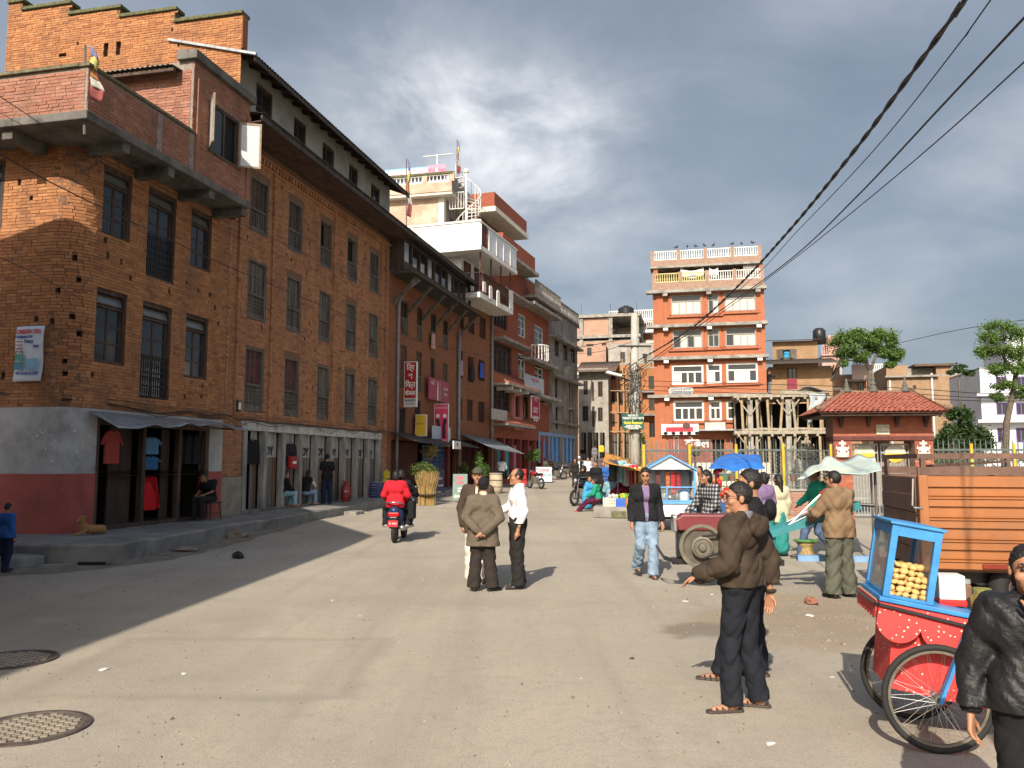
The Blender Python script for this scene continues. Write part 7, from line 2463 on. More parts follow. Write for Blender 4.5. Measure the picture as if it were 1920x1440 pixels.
person('man in tan jacket and olive trousers steering the tiller', (4.38, 11.2, 0), R(22), 1.68,
  dict(nec=(0, .03, 1.43), hed=(-.01, .07, 1.57), ell=(-.25, .14, 1.13), wrl=(-.16, .36, 1.04), elr=(.25, .12, 1.12), wrr=(.14, .36, 1.02), anl=(-.15, .0, .075), anr=(.15, .0, .075)),
  [jacket(c_tan, hem=.80, collar=True, wr=.010)], dict(m=c_olive, t=.034, flare=.035, wr=.010), res=.0125, tone=.8, hyaw=.35, build=1.12)
def zip_bits(body, J, sc_):
 zz = flat('zip_metal', (0.5, 0.48, 0.4), .3, .8)
 one('front_zip', zz, body, 'tube', [(0.02, .148 * sc_, z * sc_) for z in (.93, 1.0, 1.1, 1.2, 1.3)], .004, 5)
 one('pocket_zip', zz, body, 'tube', [(-.12 * sc_, .135 * sc_, 1.30 * sc_), (-.05 * sc_, .15 * sc_, 1.29 * sc_)], .004, 5)
 one('zip_pull', zz, body, 'bar', (-.06 * sc_, .153 * sc_, 1.29 * sc_), (-.065 * sc_, .157 * sc_, 1.25 * sc_), .008, .004)
person('girl in black zipped jacket standing by the snack cart, hand at her chin', (2.22, 3.62, 0), R(150), 1.42,
  dict(ell=(-.25, .08, 1.13), wrl=(-.05, .20, 1.38), elr=(.27, -.02, 1.10), wrr=(.29, .05, .84)), [dict(n='quilted_jacket', m=c_leather, t=.03, hem=.88, collar=True, wr=.009, ribs=c_black)], dict(m=c_black, t=.02),
  hair='bun', fine=True, res=.0115, tone=.95, build=1.1, hands=dict(l=((.25, -.15, .95), (.3, -.9, 0)), r=((0, .15, -1), (-.9, .2, 0))), extra=zip_bits, curl=.45, hyaw=.1)
person('woman in violet shawl with a bun behind the hooded man', (4.72, 15.6, 0), .5, 1.60, None, [shirt(c_purp, t=.03, hem=.75)], None, hair='bun', res=.018, tone=.85, skirt=c_teal)
person('woman in pale yellow top beside the woman in violet', (5.15, 16.1, 0), .3, 1.56, None, [shirt(c_cream, t=.03, hem=.7)], None, hair='long', res=.018, tone=.85, skirt=c_teal)
person('small boy in blue jacket walking by the corner house', (-8.30, 13.75, 0), -.35, 1.12, dict(anl=(-.1, .12, .09), anr=(.1, -.1, .08)), [jacket(c_blue, hem=.85)], dict(m=cloth_mat('navy_trouser', (0.015, 0.02, 0.05)), t=.02), res=.018, tone=.8, build=1.1)
# seated and leaning figures by the shops
SEAT = dict(pel=(0, 0, .52), wai=(0, .02, .64), che=(0, .06, .85), nec=(0, .10, 1.01), hed=(0, .15, 1.14), shl=(-.18, .07, .95), shr=(.18, .07, .95), ell=(-.22, .16, .70), elr=(.22, .16, .70), wrl=(-.12, .36, .62), wrr=(.12, .36, .62),
   hpl=(-.09, .02, .50), hpr=(.09, .02, .50), knl=(-.12, .42, .52), knr=(.12, .42, .52), anl=(-.12, .40, .09), anr=(.12, .42, .09))
def seat(dz=0.0, **k):
 d = {a: (v[0], v[1], v[2] + (dz if a[:2] not in ('an',) else 0)) for a, v in SEAT.items()}
 d.update(k)
 return d
zp = .36
q = FB.w(-1.95, -.42, zp)
person('man in black sitting on a wooden stool outside the corner shop', q, FB.ang + R(78), 1.66, seat(.02, nec=(0, .16, .98), hed=(0, .25, 1.08), che=(0, .10, .84)), [shirt(c_black, t=.02, hem=-.02, sleeve=-.35)], dict(m=c_trouser, t=.02), res=.016, tone=.75, sit=True)
stl = thing('stool', 'wooden stool outside the corner shop', 'stool', q, FB.ang + R(78))
one('seat', m_wood, stl, 'box', -.2, .2, -.2, .18, .40, .44, bevel=.01)
for a, c in ((-.15, -.15), (.15, -.15), (-.15, .13), (.15, .13)):
 one('leg', m_wood, stl, 'bar', (a * 1.25, c * 1.25, 0), (a, c, .4), .04, .04)
for a in (-.17, .17):
 one('stretcher', m_wood, stl, 'bar', (a, -.17, .16), (a, .15, .16), .03, .03)
q = FB.w(2.55, .05, .42)
person('person in pale jeans and orange slippers sitting in the shop doorway', q, FB.ang - R(120), 1.6, seat(-.06), [shirt(c_black, t=.02, hem=-.02)], dict(m=cloth_mat('pale_teal_jean', (0.2, 0.32, 0.36)), t=.02), res=.018, tone=.8, sit=True, shoes=flat('orange_slipper', (0.5, 0.13, 0.05)))
q = FB.w(3.95, .0, .42)
person('girl in jeans sitting in the shop doorway with a hand to her face', q, FB.ang - R(105), 1.58, seat(-.06, elr=(.16, .36, .66), wrr=(.05, .26, 1.02), hed=(0, .2, 1.1)), [shirt(c_cream, t=.018, hem=-.02), dict(n='vest', m=c_black, t=.03, hem=-.0, sleeve=-.9)], dict(m=c_jean, t=.016), res=.018, tone=.8, sit=True, hair='long', shoes=flat('pink_slipper', (0.5, 0.25, 0.2)))
q = FB.w(5.05, -.25, .40)
person('man in black printed tee leaning by the shop posts', q, FB.ang - R(60), 1.68, None, [shirt(c_black, t=.02, sleeve=-.3, hem=.85)], dict(m=cloth_mat('navy_trouser'), t=.024), res=.017, tone=.75)
# market crowd and far figures
def put(u, v, Y):
 p = at(u, v, Y)
 return (p.x, p.y, gz(Y))
person('man in white cap and dark waistcoat standing in the road', put(1086, 868, 50), PI - .2, 1.68, None, [shirt(c_whites, hem=.8), dict(n='waistcoat', m=c_black, t=.03, hem=.8, sleeve=-.95, open=.05)], dict(m=c_grey), res=.03, cap=('topi', c_whites), tone=.85)
person('man in white shirt beside the man in the waistcoat', put(1102, 868, 49), PI + .3, 1.66, None, [shirt(c_whites)], dict(m=c_trouser), res=.03, tone=.85)
person('dark haired man just behind the man in the white shirt', put(1110, 868, 51), PI, 1.66, None, [shirt(c_grey)], dict(m=c_trouser), res=.03, tone=.85)
person('person in yellow top climbing the terrace steps', put(1128, 868, 69)[:2] + (gz(66) + .6,), .2, 1.6, None, [shirt(c_yel)], dict(m=c_trouser), res=.035, tone=.8)
person('person in grey shirt climbing the terrace steps', put(1115, 868, 67)[:2] + (gz(66) + .3,), 0, 1.66, None, [shirt(c_grey)], dict(m=c_grey), res=.035, tone=.8)
person('woman in mauve shawl walking up towards the terrace steps', put(1127, 868, 56), .1, 1.62, None, [shirt(cloth_mat('mauve_shawl', (0.1, 0.075, 0.085)), t=.04, hem=.6)], None, res=.03, tone=.8, skirt=cloth_mat('mauve_shawl'), hair='bun')
person('person sitting on the terrace by the grey rendered house', put(1093, 868, 72)[:2] + (gz(66) + .72,), PI, 1.6, seat(), [shirt(c_black, hem=-.02)], dict(m=c_grey), res=.035, sit=True, tone=.8)
person('person in white shirt sitting with back turned by the shop steps', put(940, 868, 45.5)[:2] + (gz(46) + .42,), -.3, 1.66, seat(), [shirt(c_whites, t=.03, hem=-.02)], dict(m=c_trouser), res=.028, sit=True, tone=.8)
person('person in pale top sitting before the blue shutters', put(1020, 868, 59)[:2] + (gz(60) + .05,), PI + .5, 1.6, seat(), [shirt(c_cream, hem=-.02)], dict(m=c_trouser), res=.035, sit=True, tone=.8)
person('person in brown sitting before the blue shutters', put(1035, 868, 60)[:2] + (gz(60) + .05,), PI - .4, 1.6, seat(), [shirt(c_tan, hem=-.02)], dict(m=c_trouser), res=.035, sit=True, tone=.8)
SB = 27.6
for k, (u, Y, a, c, w) in enumerate(((1132, 34, 2.6, c_blue, 'blue'), (1140, 36, .4, c_grey, 'grey'), (1078, 46, 3.0, c_trouser, 'charcoal'), (1180, 30, 3.3, c_cream, 'cream'), (1199, 29, .5, c_yel, 'yellow'), (1312, 23, 2.0, c_tan, 'tan'))):
 person('market visitor dressed in a ' + w + ' top', put(u, 868, Y), a, 1.62, None, [shirt(c)], dict(m=c_trouser), res=.028, tone=.85)
person('woman in maroon sweater sitting behind the vegetable crates', put(1170, 868, 28.2)[:2] + (gz(28) + .12,), PI / 2 + .4, 1.6, seat(), [shirt(c_maroon, t=.03, hem=-.02)], None, res=.022, sit=True, tone=.85, hair='bun', skirt=c_maroon)
person('woman in green shawl and maroon trousers sitting on the kerb block', put(1122, 868, 28.0)[:2] + (gz(28) - .05,), PI / 2 - .3, 1.6, seat(knl=(-.12, .42, .40), knr=(.12, .44, .42), anl=(-.1, .72, .09), anr=(.1, .76, .09)), [shirt(cloth_mat('jade_shawl', (0.02, 0.25, 0.15)), t=.035, hem=-.02)], dict(m=cloth_mat('wine_trouser', (0.08, 0.012, 0.035)), t=.03), res=.02, sit=True, tone=.85, hair='bun', shoes=flat('red_slipper', (0.35, 0.03, 0.03)))
person('woman in blue sari sitting among the market women', put(1110, 868, 29.5)[:2] + (gz(29),), PI / 2 + .9, 1.58, seat(), [shirt(c_sky, t=.03, hem=-.02)], None, res=.022, sit=True, tone=.85, hair='bun', skirt=c_sky)
person('woman in pale blue shawl sitting with her back to the road', put(1146, 868, 29.2)[:2] + (gz(29),), .3, 1.58, seat(), [shirt(cloth_mat('pale_blue_shawl', (0.2, 0.35, 0.42)), t=.04, hem=-.02)], None, res=.022, sit=True, tone=.85, hair='bun', skirt=c_sky)
person('motorcyclist in black helmet and jacket astride his motorcycle', put(1098, 868, 31.5)[:2] + (gz(31) + .22,), PI / 2 + .9, 1.7, seat(.0, knl=(-.2, .36, .5), knr=(.2, .36, .5)), [jacket(c_black, hem=-.02)], dict(m=c_darkb, t=.02), res=.022, sit=True, tone=.85, cap=('helmet', flat('black_helmet', (0.02, 0.02, 0.022), .2)), hair=None)
person('man in black jacket standing beside the helmeted motorcyclist', put(1117, 868, 31.0), PI - .5, 1.66, None, [jacket(c_black, hem=.8)], dict(m=c_darkb), res=.022, tone=.85)
person('shopper in grey between the stalls under the orange awning', put(1155, 868, 31.5), PI + .4, 1.62, None, [shirt(c_grey)], dict(m=c_trouser), res=.024, tone=.85)
q = FY.w((wy[0] + wy[1]) / 2 + .05, .0, wy[2] - .75)
person('person in blue shirt looking out of the ochre house window', q, PI + FY.ang, 1.6, None, [shirt(c_sky)], dict(m=c_trouser), res=.035, tone=.8)
q = FC.w(FC.fac(1385, 505, -.6)[0], .35, zf)
person('person in red leaning on the top floor balustrade', q, PI + FC.ang, 1.62, None, [shirt(c_maroon)], dict(m=c_trouser), res=.035, tone=.8)
q = FD.w(FD.fac(1443, 720, -.3)[0], .4, za + .12)
person('worker in black standing on the propped concrete slab', q, FD.ang - 1.2, 1.65, dict(elr=(.25, .15, 1.2), wrr=(.2, .4, 1.25)), [shirt(c_black)], dict(m=c_grey), res=.035, tone=.8)
# vehicles and carts
m_rub = flat('tyre_rubber', (0.022, 0.021, 0.02), .75)
m_chr = flat('bright_metal', (0.45, 0.45, 0.45), .3, .9)
m_tan = M('dusty_steel', (0.17, 0.15, 0.115), (0.10, 0.09, 0.07), 6, .6, .2, 60, metal=.3)
m_blk = flat('black_enamel', (0.02, 0.02, 0.022), .35)
AX = Matrix.Rotation(PI / 2, 3, 'X')
def wheel(parent, c, r, w, rim=None, spokes=0, ang=0.0, name='wheel', tread=0):
 m = Matrix.Rotation(ang, 3, 'Z') @ AX
 t = w / 2
 rr = r - w * .5
 prof = [(rr + t * math.cos(a), t * math.sin(a)) for a in [2 * PI * i / 10 for i in range(11)]]
 ty = one(name, m_rub, parent, 'lathe', prof, 36, m, c, smooth=True)
 b = MB()
 ri = rr - t * .9
 b.lathe([(ri, -t * .55), (ri + .004, 0), (ri, t * .55), (ri - .016, t * .5), (ri - .016, -t * .5), (ri, -t * .55)], 36, m, c)
 b.lathe([(.001, -t * 1.4), (.025, -t * 1.4), (.03, 0), (.025, t * 1.4), (.001, t * 1.4)], 10, m, c)
 b.build('rim', rim or m_chr, ty)
 s = MB()
 for k in range(spokes):
  a = 2 * PI * k / spokes
  for sg in (-1, 1):
   q0 = m @ Vector((.025 * math.cos(a + sg * 1.1), .025 * math.sin(a + sg * 1.1), sg * t)) + Vector(c)
   q1 = m @ Vector(((ri - .012) * math.cos(a + .02 * sg), (ri - .012) * math.sin(a + .02 * sg), 0)) + Vector(c)
   s.tube([q0, q1], .0016, 3, cap=False)
 if spokes:
  tag(s.build('spokes', m_chr, ty), kind='stuff')
 return ty
# orange truck
FK = Frame(4.63, 9.5, 1, -.228)
TK = FK.root('truck', 'orange ribbed truck bed with brown tailgate parked by the gate', 'truck')
m_or2 = M('orange_truck_paint', (0.30, 0.108, 0.03), (0.23, 0.082, 0.025), 1.8, .45, .1, 30, dirt=(0.2, 0.1, 0.05), dscale=2.5, dfrom=.54, spec=.5)
m_brs = M('brown_steel', (0.15, 0.085, 0.06), (0.09, 0.05, 0.038), 4, .6, .2, 60, dirt=(0.07, 0.045, 0.035), dscale=2)
zs = [.60]
ribs = [.70, .80, .92, 1.04, 1.16, 1.28, 1.40, 1.50]
prof = [(0.0, .585), (-.02, .60)]
for i, z in enumerate(ribs):
 if i % 2:
  prof += [(-.02, z - .012), (.012, z - .004), (.012, z + .004), (-.02, z + .012)]
 else:
  prof += [(-.02, z - .03), (-.04, z - .022), (-.04, z - .008), (-.02, z), (-.036, z + .012), (-.036, z + .022), (-.02, z + .03)]
prof += [(-.02, 1.61), (0, 1.635), (.05, 1.635), (.05, .585)]
sp = MB()
n = len(prof)
sp.add([(x, y, z) for x in (.1, 3.5) for y, z in prof], [tuple(range(n)), tuple(range(2 * n - 1, n - 1, -1))] + [(i, i + n, (i + 1) % n + n, (i + 1) % n) for i in range(n)])
sp.build('side_panel', m_or2, TK)
one('corner_post', m_or2, TK, 'box', 0, .1, -.045, .05, .56, 1.64, bevel=.008)
one('far_side_panel', m_brs, TK, 'box', .0, 3.5, 1.85, 1.9, .585, 1.635)
for k in range(5):
 one('tailgate_board', m_brs, TK, 'box', -.015 - .004 * (k % 2), .03, .09, 1.85, .60 + k * .205, .797 + k * .205, bevel=.006)
one('front_board', m_brs, TK, 'box', 3.45, 3.5, .05, 1.85, .585, 1.9)
one('bed_floor', m_brs, TK, 'box', .03, 3.45, .05, 1.85, .56, .60)
rl = MB()
for y_ in (.0, 1.88):
 rl.bar((0, y_, 1.69), (3.5, y_, 1.69), .05, .09)
 rl.bar((0, y_, 1.86), (3.5, y_, 1.86), .05, .055)
 for x in (.06, 1.55, 2.7, 3.45):
  rl.bar((x, y_, 1.62), (x, y_, 1.86), .07, .05, (1, 0, 0))
rl.bar((.03, 0, 1.86), (.03, 1.88, 1.86), .05, .055)
rl.build('top_rails', m_brs, TK)
one('rope_stay', m_brs, TK, 'bar', (.1, .1, 1.74), (1.5, 1.8, 1.8), .03, .03)
one('tailgate_latch', m_chr, TK, 'tube', [(-.04, .03, 1.6), (-.06, .02, 1.3), (-.05, -.03, 1.27), (.03, -.05, 1.27)], .014, 6)
one('marker_lamp', flat('lamp_red_brown', (0.2, 0.03, 0.02), .2), TK, 'box', .62, .95, -.06, .0, .615, .66)
one('number_plate', m_white, TK, 'box', 1.02, 1.3, .16, .18, .42, .52)
text('बा १ ख ९७', .075, m_letter, TK, (1.16, .155, .47))
ch = MB()
ch.box(.1, 4.2, .35, .5, .40, .56)
ch.box(.1, 4.2, 1.4, 1.55, .40, .56)
ch.box(.1, .3, .3, 1.6, .36, .5)
ch.build('chassis', m_blk, TK)
for x in (1.1, 4.2):
 for y_ in (.22, 1.68):
  wheel(TK, (x, y_, .36), .36, .2, m_brs)
cb = MB()
cb.prism([(3.65, .5), (5.3, .5), (5.35, 1.1), (5.05, 1.25), (4.8, 2.05), (3.65, 2.1)], .05, 1.85)
cb.build('cab', m_or2, TK, bevel=.05)
one('cab_window', m_glassd, TK, 'prism', [(3.9, 1.3), (4.85, 1.3), (4.68, 1.9), (3.9, 1.92)], .03, .06)
# snack cart
cc = at(1657, 1132, 5.42)
CT = thing('snack_cart', 'red spotted snack cart with blue glass case and bicycle wheels', 'food cart', (cc.x - .13, cc.y, 0), math.atan2(-.228, 1))
TL = R(10)
tilt = Matrix.Translation((.40, 0, .33)) @ Matrix.Rotation(TL, 4, 'Y') @ Matrix.Translation((-.40, 0, -.33))
def spotted():
 m, t, b = newmat('red_spotted_cloth')
 tcn = nd(t, 'ShaderNodeTexCoord')
 v = nd(t, 'ShaderNodeTexVoronoi')
 v.inputs['Scale'].default_value = 34
 lk(t, tcn.outputs['Object'], v.inputs['Vector'])
 n_ = nd(t, 'ShaderNodeTexNoise', i_Scale=4.0)
 lk(t, tcn.outputs['Object'], n_.inputs['Vector'])
 f = mth(t, 'MULTIPLY', mth(t, 'LESS_THAN', v.outputs['Distance'], .20), mth(t, 'GREATER_THAN', v.outputs['Color'], .35))
 lk(t, mixc(t, f, mixc(t, n_.outputs[0], (.62, .05, .045), (.5, .03, .03)), (.72, .5, .42)), b.inputs['Base Color'])
 b.inputs['Roughness'].default_value = .55
 return m
m_spot = spotted()
m_blu = M('cart_blue_paint', (0.05, 0.24, 0.52), (0.03, 0.17, 0.40), 5, .45, .1, 40, dirt=(0.1, 0.2, 0.3), dscale=6, dfrom=.6)
def cpart(name, mat, b, **k):
 b.xf(tilt)
 return b.build(name, mat, CT, **k)
Lc, Dc, zc = 1.05, .62, .87
b = MB()
b.box(0.0, Lc, .0, Dc, zc - .03, zc)
cpart('counter', m_blu, b, bevel=.006)
b = MB()
b.add([(.10, .05, zc - .03), (Lc - .05, .05, zc - .03), (Lc - .05, Dc - .05, zc - .03), (.10, Dc - .05, zc - .03), (.14, .07, .30), (Lc - .2, .07, .30), (Lc - .2, Dc - .07, .30), (.14, Dc - .07, .30)], [(0, 1, 2, 3), (7, 6, 5, 4), (0, 4, 5, 1), (1, 5, 6, 2), (2, 6, 7, 3), (3, 7, 4, 0)])
cpart('cart_body', m_spot, b, bevel=.004)
for nm, fx in (('scalloped_skirt', 0), ('scalloped_skirt', 1)):
 b = MB()
 if fx == 0:
  b.grid(lambda p, q: (p * Lc, -.012, zc - .035 - q * (.13 + .10 * abs(math.sin(p * PI * 4)) ** .6)), 64, 3)
 else:
  b.grid(lambda p, q: (-.012, p * Dc, zc - .035 - q * (.06 + .05 * abs(math.sin(p * PI * 7)))), 56, 2)
 cpart(nm, m_spot, b, solid=.008)
b = MB()
b.tube([(-.02, Dc, zc - .06), (-.02, 0, zc - .05), (0, -.03, zc - .05), (.5, -.035, zc - .075), (Lc, -.03, zc - .05)], .012, 6)
b.tube([(.50, -.04, zc - .07), (.56, -.06, zc - .10), (.60, -.05, zc - .05)], .016, 6)
cpart('tied_strap', m_blk, b)
cx0, cx1, cy0, cy1, zt_ = .02, .28, .02, .56, zc + .47
pp_ = .032
for x, y in ((cx0, cy0), (cx1, cy0), (cx0, cy1), (cx1, cy1)):
 b = MB()
 b.box(x, x + pp_ * 1.3, y, y + pp_ * 1.3, zc + .002, zt_)
 cpart('case_post', m_blu, b, bevel=.003)
for a_, c_, y0, y1, z0, z1 in ((cx0 + .04, cx1, cy0 + .003, cy0 + .035, zt_ - .07, zt_), (cx0 + .04, cx1, cy1 + .003, cy1 + .035, zt_ - .07, zt_), (cx0 + .003, cx0 + .035, cy0 + .04, cy1, zt_ - .07, zt_), (cx1 + .003, cx1 + .035, cy0 + .04, cy1, zt_ - .07, zt_), (cx0 + .003, cx0 + .035, cy0 + .04, cy1, zc + .002, zc + .03), (cx0 + .04, cx1, cy0 + .003, cy0 + .03, zc + .002, zc + .02)):
 b = MB()
 b.box(a_, c_, y0, y1, z0, z1)
 cpart('case_rail', m_blu, b)
b = MB()
b.box(cx0 - .015, cx1 + .06, cy0 - .015, cy1 + .06, zt_, zt_ + .018)
cpart('case_roof', m_blu, b, bevel=.004)
for nm, q in (('glass_pane', (cx0 + .012, cx0 + .018, cy0 + .04, cy1)), ('glass_pane', (cx1 + .012, cx1 + .018, cy0 + .04, cy1))):
 b = MB()
 b.box(q[0], q[1], q[2], q[3], zc + .03, zt_ - .07)
 cpart(nm, clear_glass('dusty_case_glass', alpha=.55), b)
rnd = random.Random(8)
pm = MB()
pm.ball((0, 0, 0), .026, .026, .021, 10, 7)
m_puri = M('fried_puri', (0.62, 0.42, 0.17), (0.48, 0.29, 0.10), 18, .5, .3, 60)
pme = pm.mesh('puri', m_puri, True)
k = 0
for lay in range(6):
 for i in range(6 - lay // 2):
  for j in range(9 - lay):
   x = cx0 + .06 + i * .047 + rnd.uniform(-.008, .008) + lay * .006
   y = cy0 + .06 + j * .05 + rnd.uniform(-.008, .008) + lay * .016
   z = zc + .026 + lay * .036 + rnd.uniform(-.005, .005)
   if x < cx1 + .005 and y < cy1:
    p = tilt @ Vector((x, y, z))
    o = link('puri', pme)
    o.location = Matrix.Translation(CT.location) @ Matrix.Rotation(CT.rotation_euler.z, 4, 'Z') @ p
    o.rotation_euler = (rnd.uniform(-.5, .5), rnd.uniform(-.5, .5), rnd.uniform(0, 6))
    o.scale = (rnd.uniform(.85, 1.2),) * 2 + (rnd.uniform(.7, 1.1),)
    tag(o, 'golden fried puri ball piled in the blue glass case', 'snack', 'puri balls in the glass case')
    k += 1
for yy in (-.06, Dc + .02):
 wheel(CT, (.40, yy, .33), .33, .042, m_tan, 18)
 one('wheel_fork', m_blu, CT, 'bar', tuple(tilt @ Vector((.40 + .1, yy - .03 * (1 if yy < 0 else -1), .78))), (.40, yy - .035 * (1 if yy < 0 else -1), .31), .05, .02)
one('axle', m_blk, CT, 'tube', [(.40, -.1, .33), (.40, Dc + .06, .33)], .014, 6)
for yy in (.08, Dc - .08):
 one('push_handle', m_wood2, CT, 'tube', [tuple(tilt @ Vector((Lc - .1, yy, zc - .06))), tuple(tilt @ Vector((Lc + .35, yy, zc - .08)))], .018, 6)
one('rear_leg', m_wood2, CT, 'bar', tuple(tilt @ Vector((Lc - .15, .1, zc - .05))), (Lc - .02, .1, 0), .04, .04)
CM = Matrix.Translation(CT.location) @ Matrix.Rotation(CT.rotation_euler.z, 4, 'Z') @ tilt
def on_cart(name, label, cat, x, y):
 return thing(name, label, cat, CM @ Vector((x, y, zc)), CT.rotation_euler.z)
j = on_cart('spice_jar', 'clear jar with olive lid on the snack cart counter', 'jar', .66, .18)
one('jar_body', clear_glass('jar_glass', (.95, .8, .5), .35, (.5, .36, .12)), j, 'lathe', [(.01, 0), (.062, 0), (.07, .02), (.07, .10), (.05, .13), (.05, .135)], 18, smooth=True)
one('contents', flat('masala', (0.35, 0.22, 0.06)), j, 'lathe', [(.01, .004), (.06, .004), (.066, .02), (.066, .06), (.01, .064)], 16)
one('lid', flat('olive_lid', (0.2, 0.2, 0.05)), j, 'lathe', [(.053, .13), (.055, .16), (.01, .165)], 16)
j = on_cart('foam_box', 'white foam box with red rim on the snack cart counter', 'box', .50, .32)
one('box_body', m_white, j, 'box', -.08, .08, -.08, .08, .04, .2, bevel=.01)
one('red_base', flat('red_plastic', (0.5, 0.02, 0.02)), j, 'box', -.085, .085, -.085, .085, 0, .04, bevel=.006)
j = on_cart('spice_jar', 'cloudy brown jar behind the foam box on the cart', 'jar', .60, .40)
one('jar_body', flat('brown_jar', (0.2, 0.12, 0.08), .2), j, 'lathe', [(.01, 0), (.06, 0), (.06, .13), (.05, .15)], 16)
one('lid', flat('grey_lid', (0.3, 0.3, 0.28)), j, 'lathe', [(.055, .15), (.055, .175), (.01, .18)], 16)
# two wheeled power tiller
TI = thing('power_tiller', 'maroon and teal walking tiller with big belt flywheel', 'tiller', (2.75, 12.05, 0), -.12)
m_mar = M('maroon_enamel', (0.16, 0.03, 0.035), (0.11, 0.022, 0.026), 4, .4, .1, 30, dirt=(0.14, 0.09, 0.07), dscale=5, dfrom=.58)
m_tea = M('teal_enamel', (0.03, 0.19, 0.21), (0.025, 0.13, 0.15), 4, .45, .1, 40, dirt=(0.12, 0.17, 0.15), dscale=5)
one('engine_hood', m_mar, TI, 'prism', [(-.36, .82), (.55, .82), (.58, 1.0), (.5, 1.05), (-.3, 1.05), (-.4, .98)], -.2, .22, bevel=.025)
one('hood_front', m_chr, TI, 'box', -.44, -.37, -.18, .2, .80, 1.03, bevel=.02)
one('engine_block', m_blk, TI, 'box', -.38, .55, -.1, .22, .42, .82, bevel=.03)
FWm = Matrix.Translation((-.04, -.14, .60))
one('flywheel', m_tan, TI, 'lathe', [(.25, -.05), (.25, .03), (.27, .05), (.315, .05), (.32, -.05), (.25, -.05)], 40, AX, (-.04, -.16, .60), smooth='auto')
one('flywheel_web', M('dark_web', (0.1, 0.085, 0.06), (0.05, 0.045, 0.035), 6, .6), TI, 'lathe', [(.001, 0), (.31, 0), (.31, .02), (.001, .02)], 30, AX, (-.04, -.15, .60))
one('pulley', m_tan, TI, 'lathe', [(.02, -.02), (.09, -.02), (.10, .02), (.145, .03), (.15, .08), (.12, .09), (.11, .07), (.06, .07), (.05, .12), (.001, .13)], 28, AX, (-.04, -.20, .60), smooth='auto')
one('drive_belt', m_rub, TI, 'tube', [(-.04, -.27, .75), (.55, -.27, .82), (.63, -.27, .76), (.60, -.27, .66), (-.04, -.27, .45)], .018, 6)
one('belt_rod', m_chr, TI, 'tube', [(.05, -.26, .46), (.75, -.26, .60)], .014, 6)
one('front_bumper', m_blk, TI, 'tube', [(-.36, -.15, .35), (-.56, -.15, .42), (-.66, -.12, .58), (-.66, .12, .58), (-.56, .15, .42), (-.36, .15, .35)], .018, 6)
one('frame_rail', m_blk, TI, 'box', -.45, 1.1, -.12, .12, .34, .42)
one('exhaust', m_blk, TI, 'tube', [(.62, .05, .9), (.66, .05, 1.1), (.72, .05, 1.18)], .05, 8)
one('fuel_filler', m_chr, TI, 'lathe', [(.045, 0), (.045, .06), (.01, .07)], 12, None, (.38, .0, 1.05))
one('gear_box', m_tea, TI, 'prism', [(.5, .42), (.95, .42), (1.0, .75), (.85, .85), (.6, .8)], -.14, .14, bevel=.03)
for y_ in (-.38, .38):
 wheel(TI, (.62, y_, .29), .29, .15, m_blk)
one('axle', m_blk, TI, 'tube', [(.62, -.38, .29), (.62, .38, .29)], .03, 8)
for y_ in (-.16, .16):
 one('handlebar', m_tea, TI, 'bar', (.8, y_, .74), (2.10, y_ * 1.9, 1.2), .05, .10)
 one('clutch_rod', m_white, TI, 'tube', [(1.2, y_, .93), (1.95, y_ * 1.6, 1.32)], .008, 5)
 one('hand_grip', m_blk, TI, 'tube', [(2.08, y_ * 1.9, 1.21), (2.28, y_ * 2.2, 1.2)], .024, 8)
one('gear_lever', m_chr, TI, 'tube', [(1.2, 0, .9), (1.7, .1, 1.36)], .012, 5)
one('lever_knob', flat('red_knob', (0.4, 0.04, 0.03)), TI, 'bar', (1.66, .09, 1.33), (1.76, .12, 1.40), .03, .04)
one('draw_bar', M('pale_blue_paint'), TI, 'box', 1.3, 2.3, -.06, .06, .40, .48)
one('hitch', m_blk, TI, 'box', 2.3, 2.75, -.09, .09, .37, .46, bevel=.01)
one('hitch_hook', m_blk, TI, 'tube', [(2.4, 0, .45), (2.35, 0, .58), (2.45, 0, .66), (2.55, 0, .6)], .03, 7)
one('jockey_stand', m_blk, TI, 'tube', [(2.45, 0, .4), (2.45, 0, .0)], .03, 7)
# scooter with two riders
SC = thing('scooter', 'dark blue scooter with red tail lamp and red number plate', 'scooter', (-2.61, 18.65, .0), -.04)
m_navy = flat('navy_paint', (0.02, 0.035, 0.09), .25)
bd = SDF()
bd.cap((0, .05, .62), (0, .95, .60), .17, .15, .1).cap((0, -.12, .72), (0, .05, .66), .10, .17, .1).cap((0, .3, .42), (0, .1, .45), .15, .14, .1)
sdf_obj('body_shell', lambda P: np.maximum(bd(P), .3 - P[:, 2]), *bd.bounds(), .02, m_navy, SC)
one('seat', m_blk, SC, 'box', -.14, .14, -.05, .75, .78, .86, bevel=.03)
one('grab_rail', m_chr, SC, 'tube', [(.17, .15, .84), (.16, -.1, .88), (.08, -.22, .91), (-.08, -.22, .91), (-.16, -.1, .88), (-.17, .15, .84)], .02, 7, smooth=True)
one('tail_lamp', flat('red_lens', (0.5, 0.01, 0.01), .15), SC, 'box', -.12, .12, -.23, -.16, .60, .69, bevel=.02)
one('number_plate', flat('red_plate', (0.5, 0.02, 0.03)), SC, 'box', -.11, .11, -.27, -.255, .38, .52)
text('बा 3404', .07, m_white, SC, (0, -.274, .45), sx=.8)
one('mudguard', m_blk, SC, 'box', -.09, .09, -.25, -.1, .34, .60, bevel=.02)
wheel(SC, (0, .0, .25), .25, .10, m_tan, ang=PI / 2)
wheel(SC, (0, 1.2, .25), .25, .10, m_tan, ang=PI / 2)
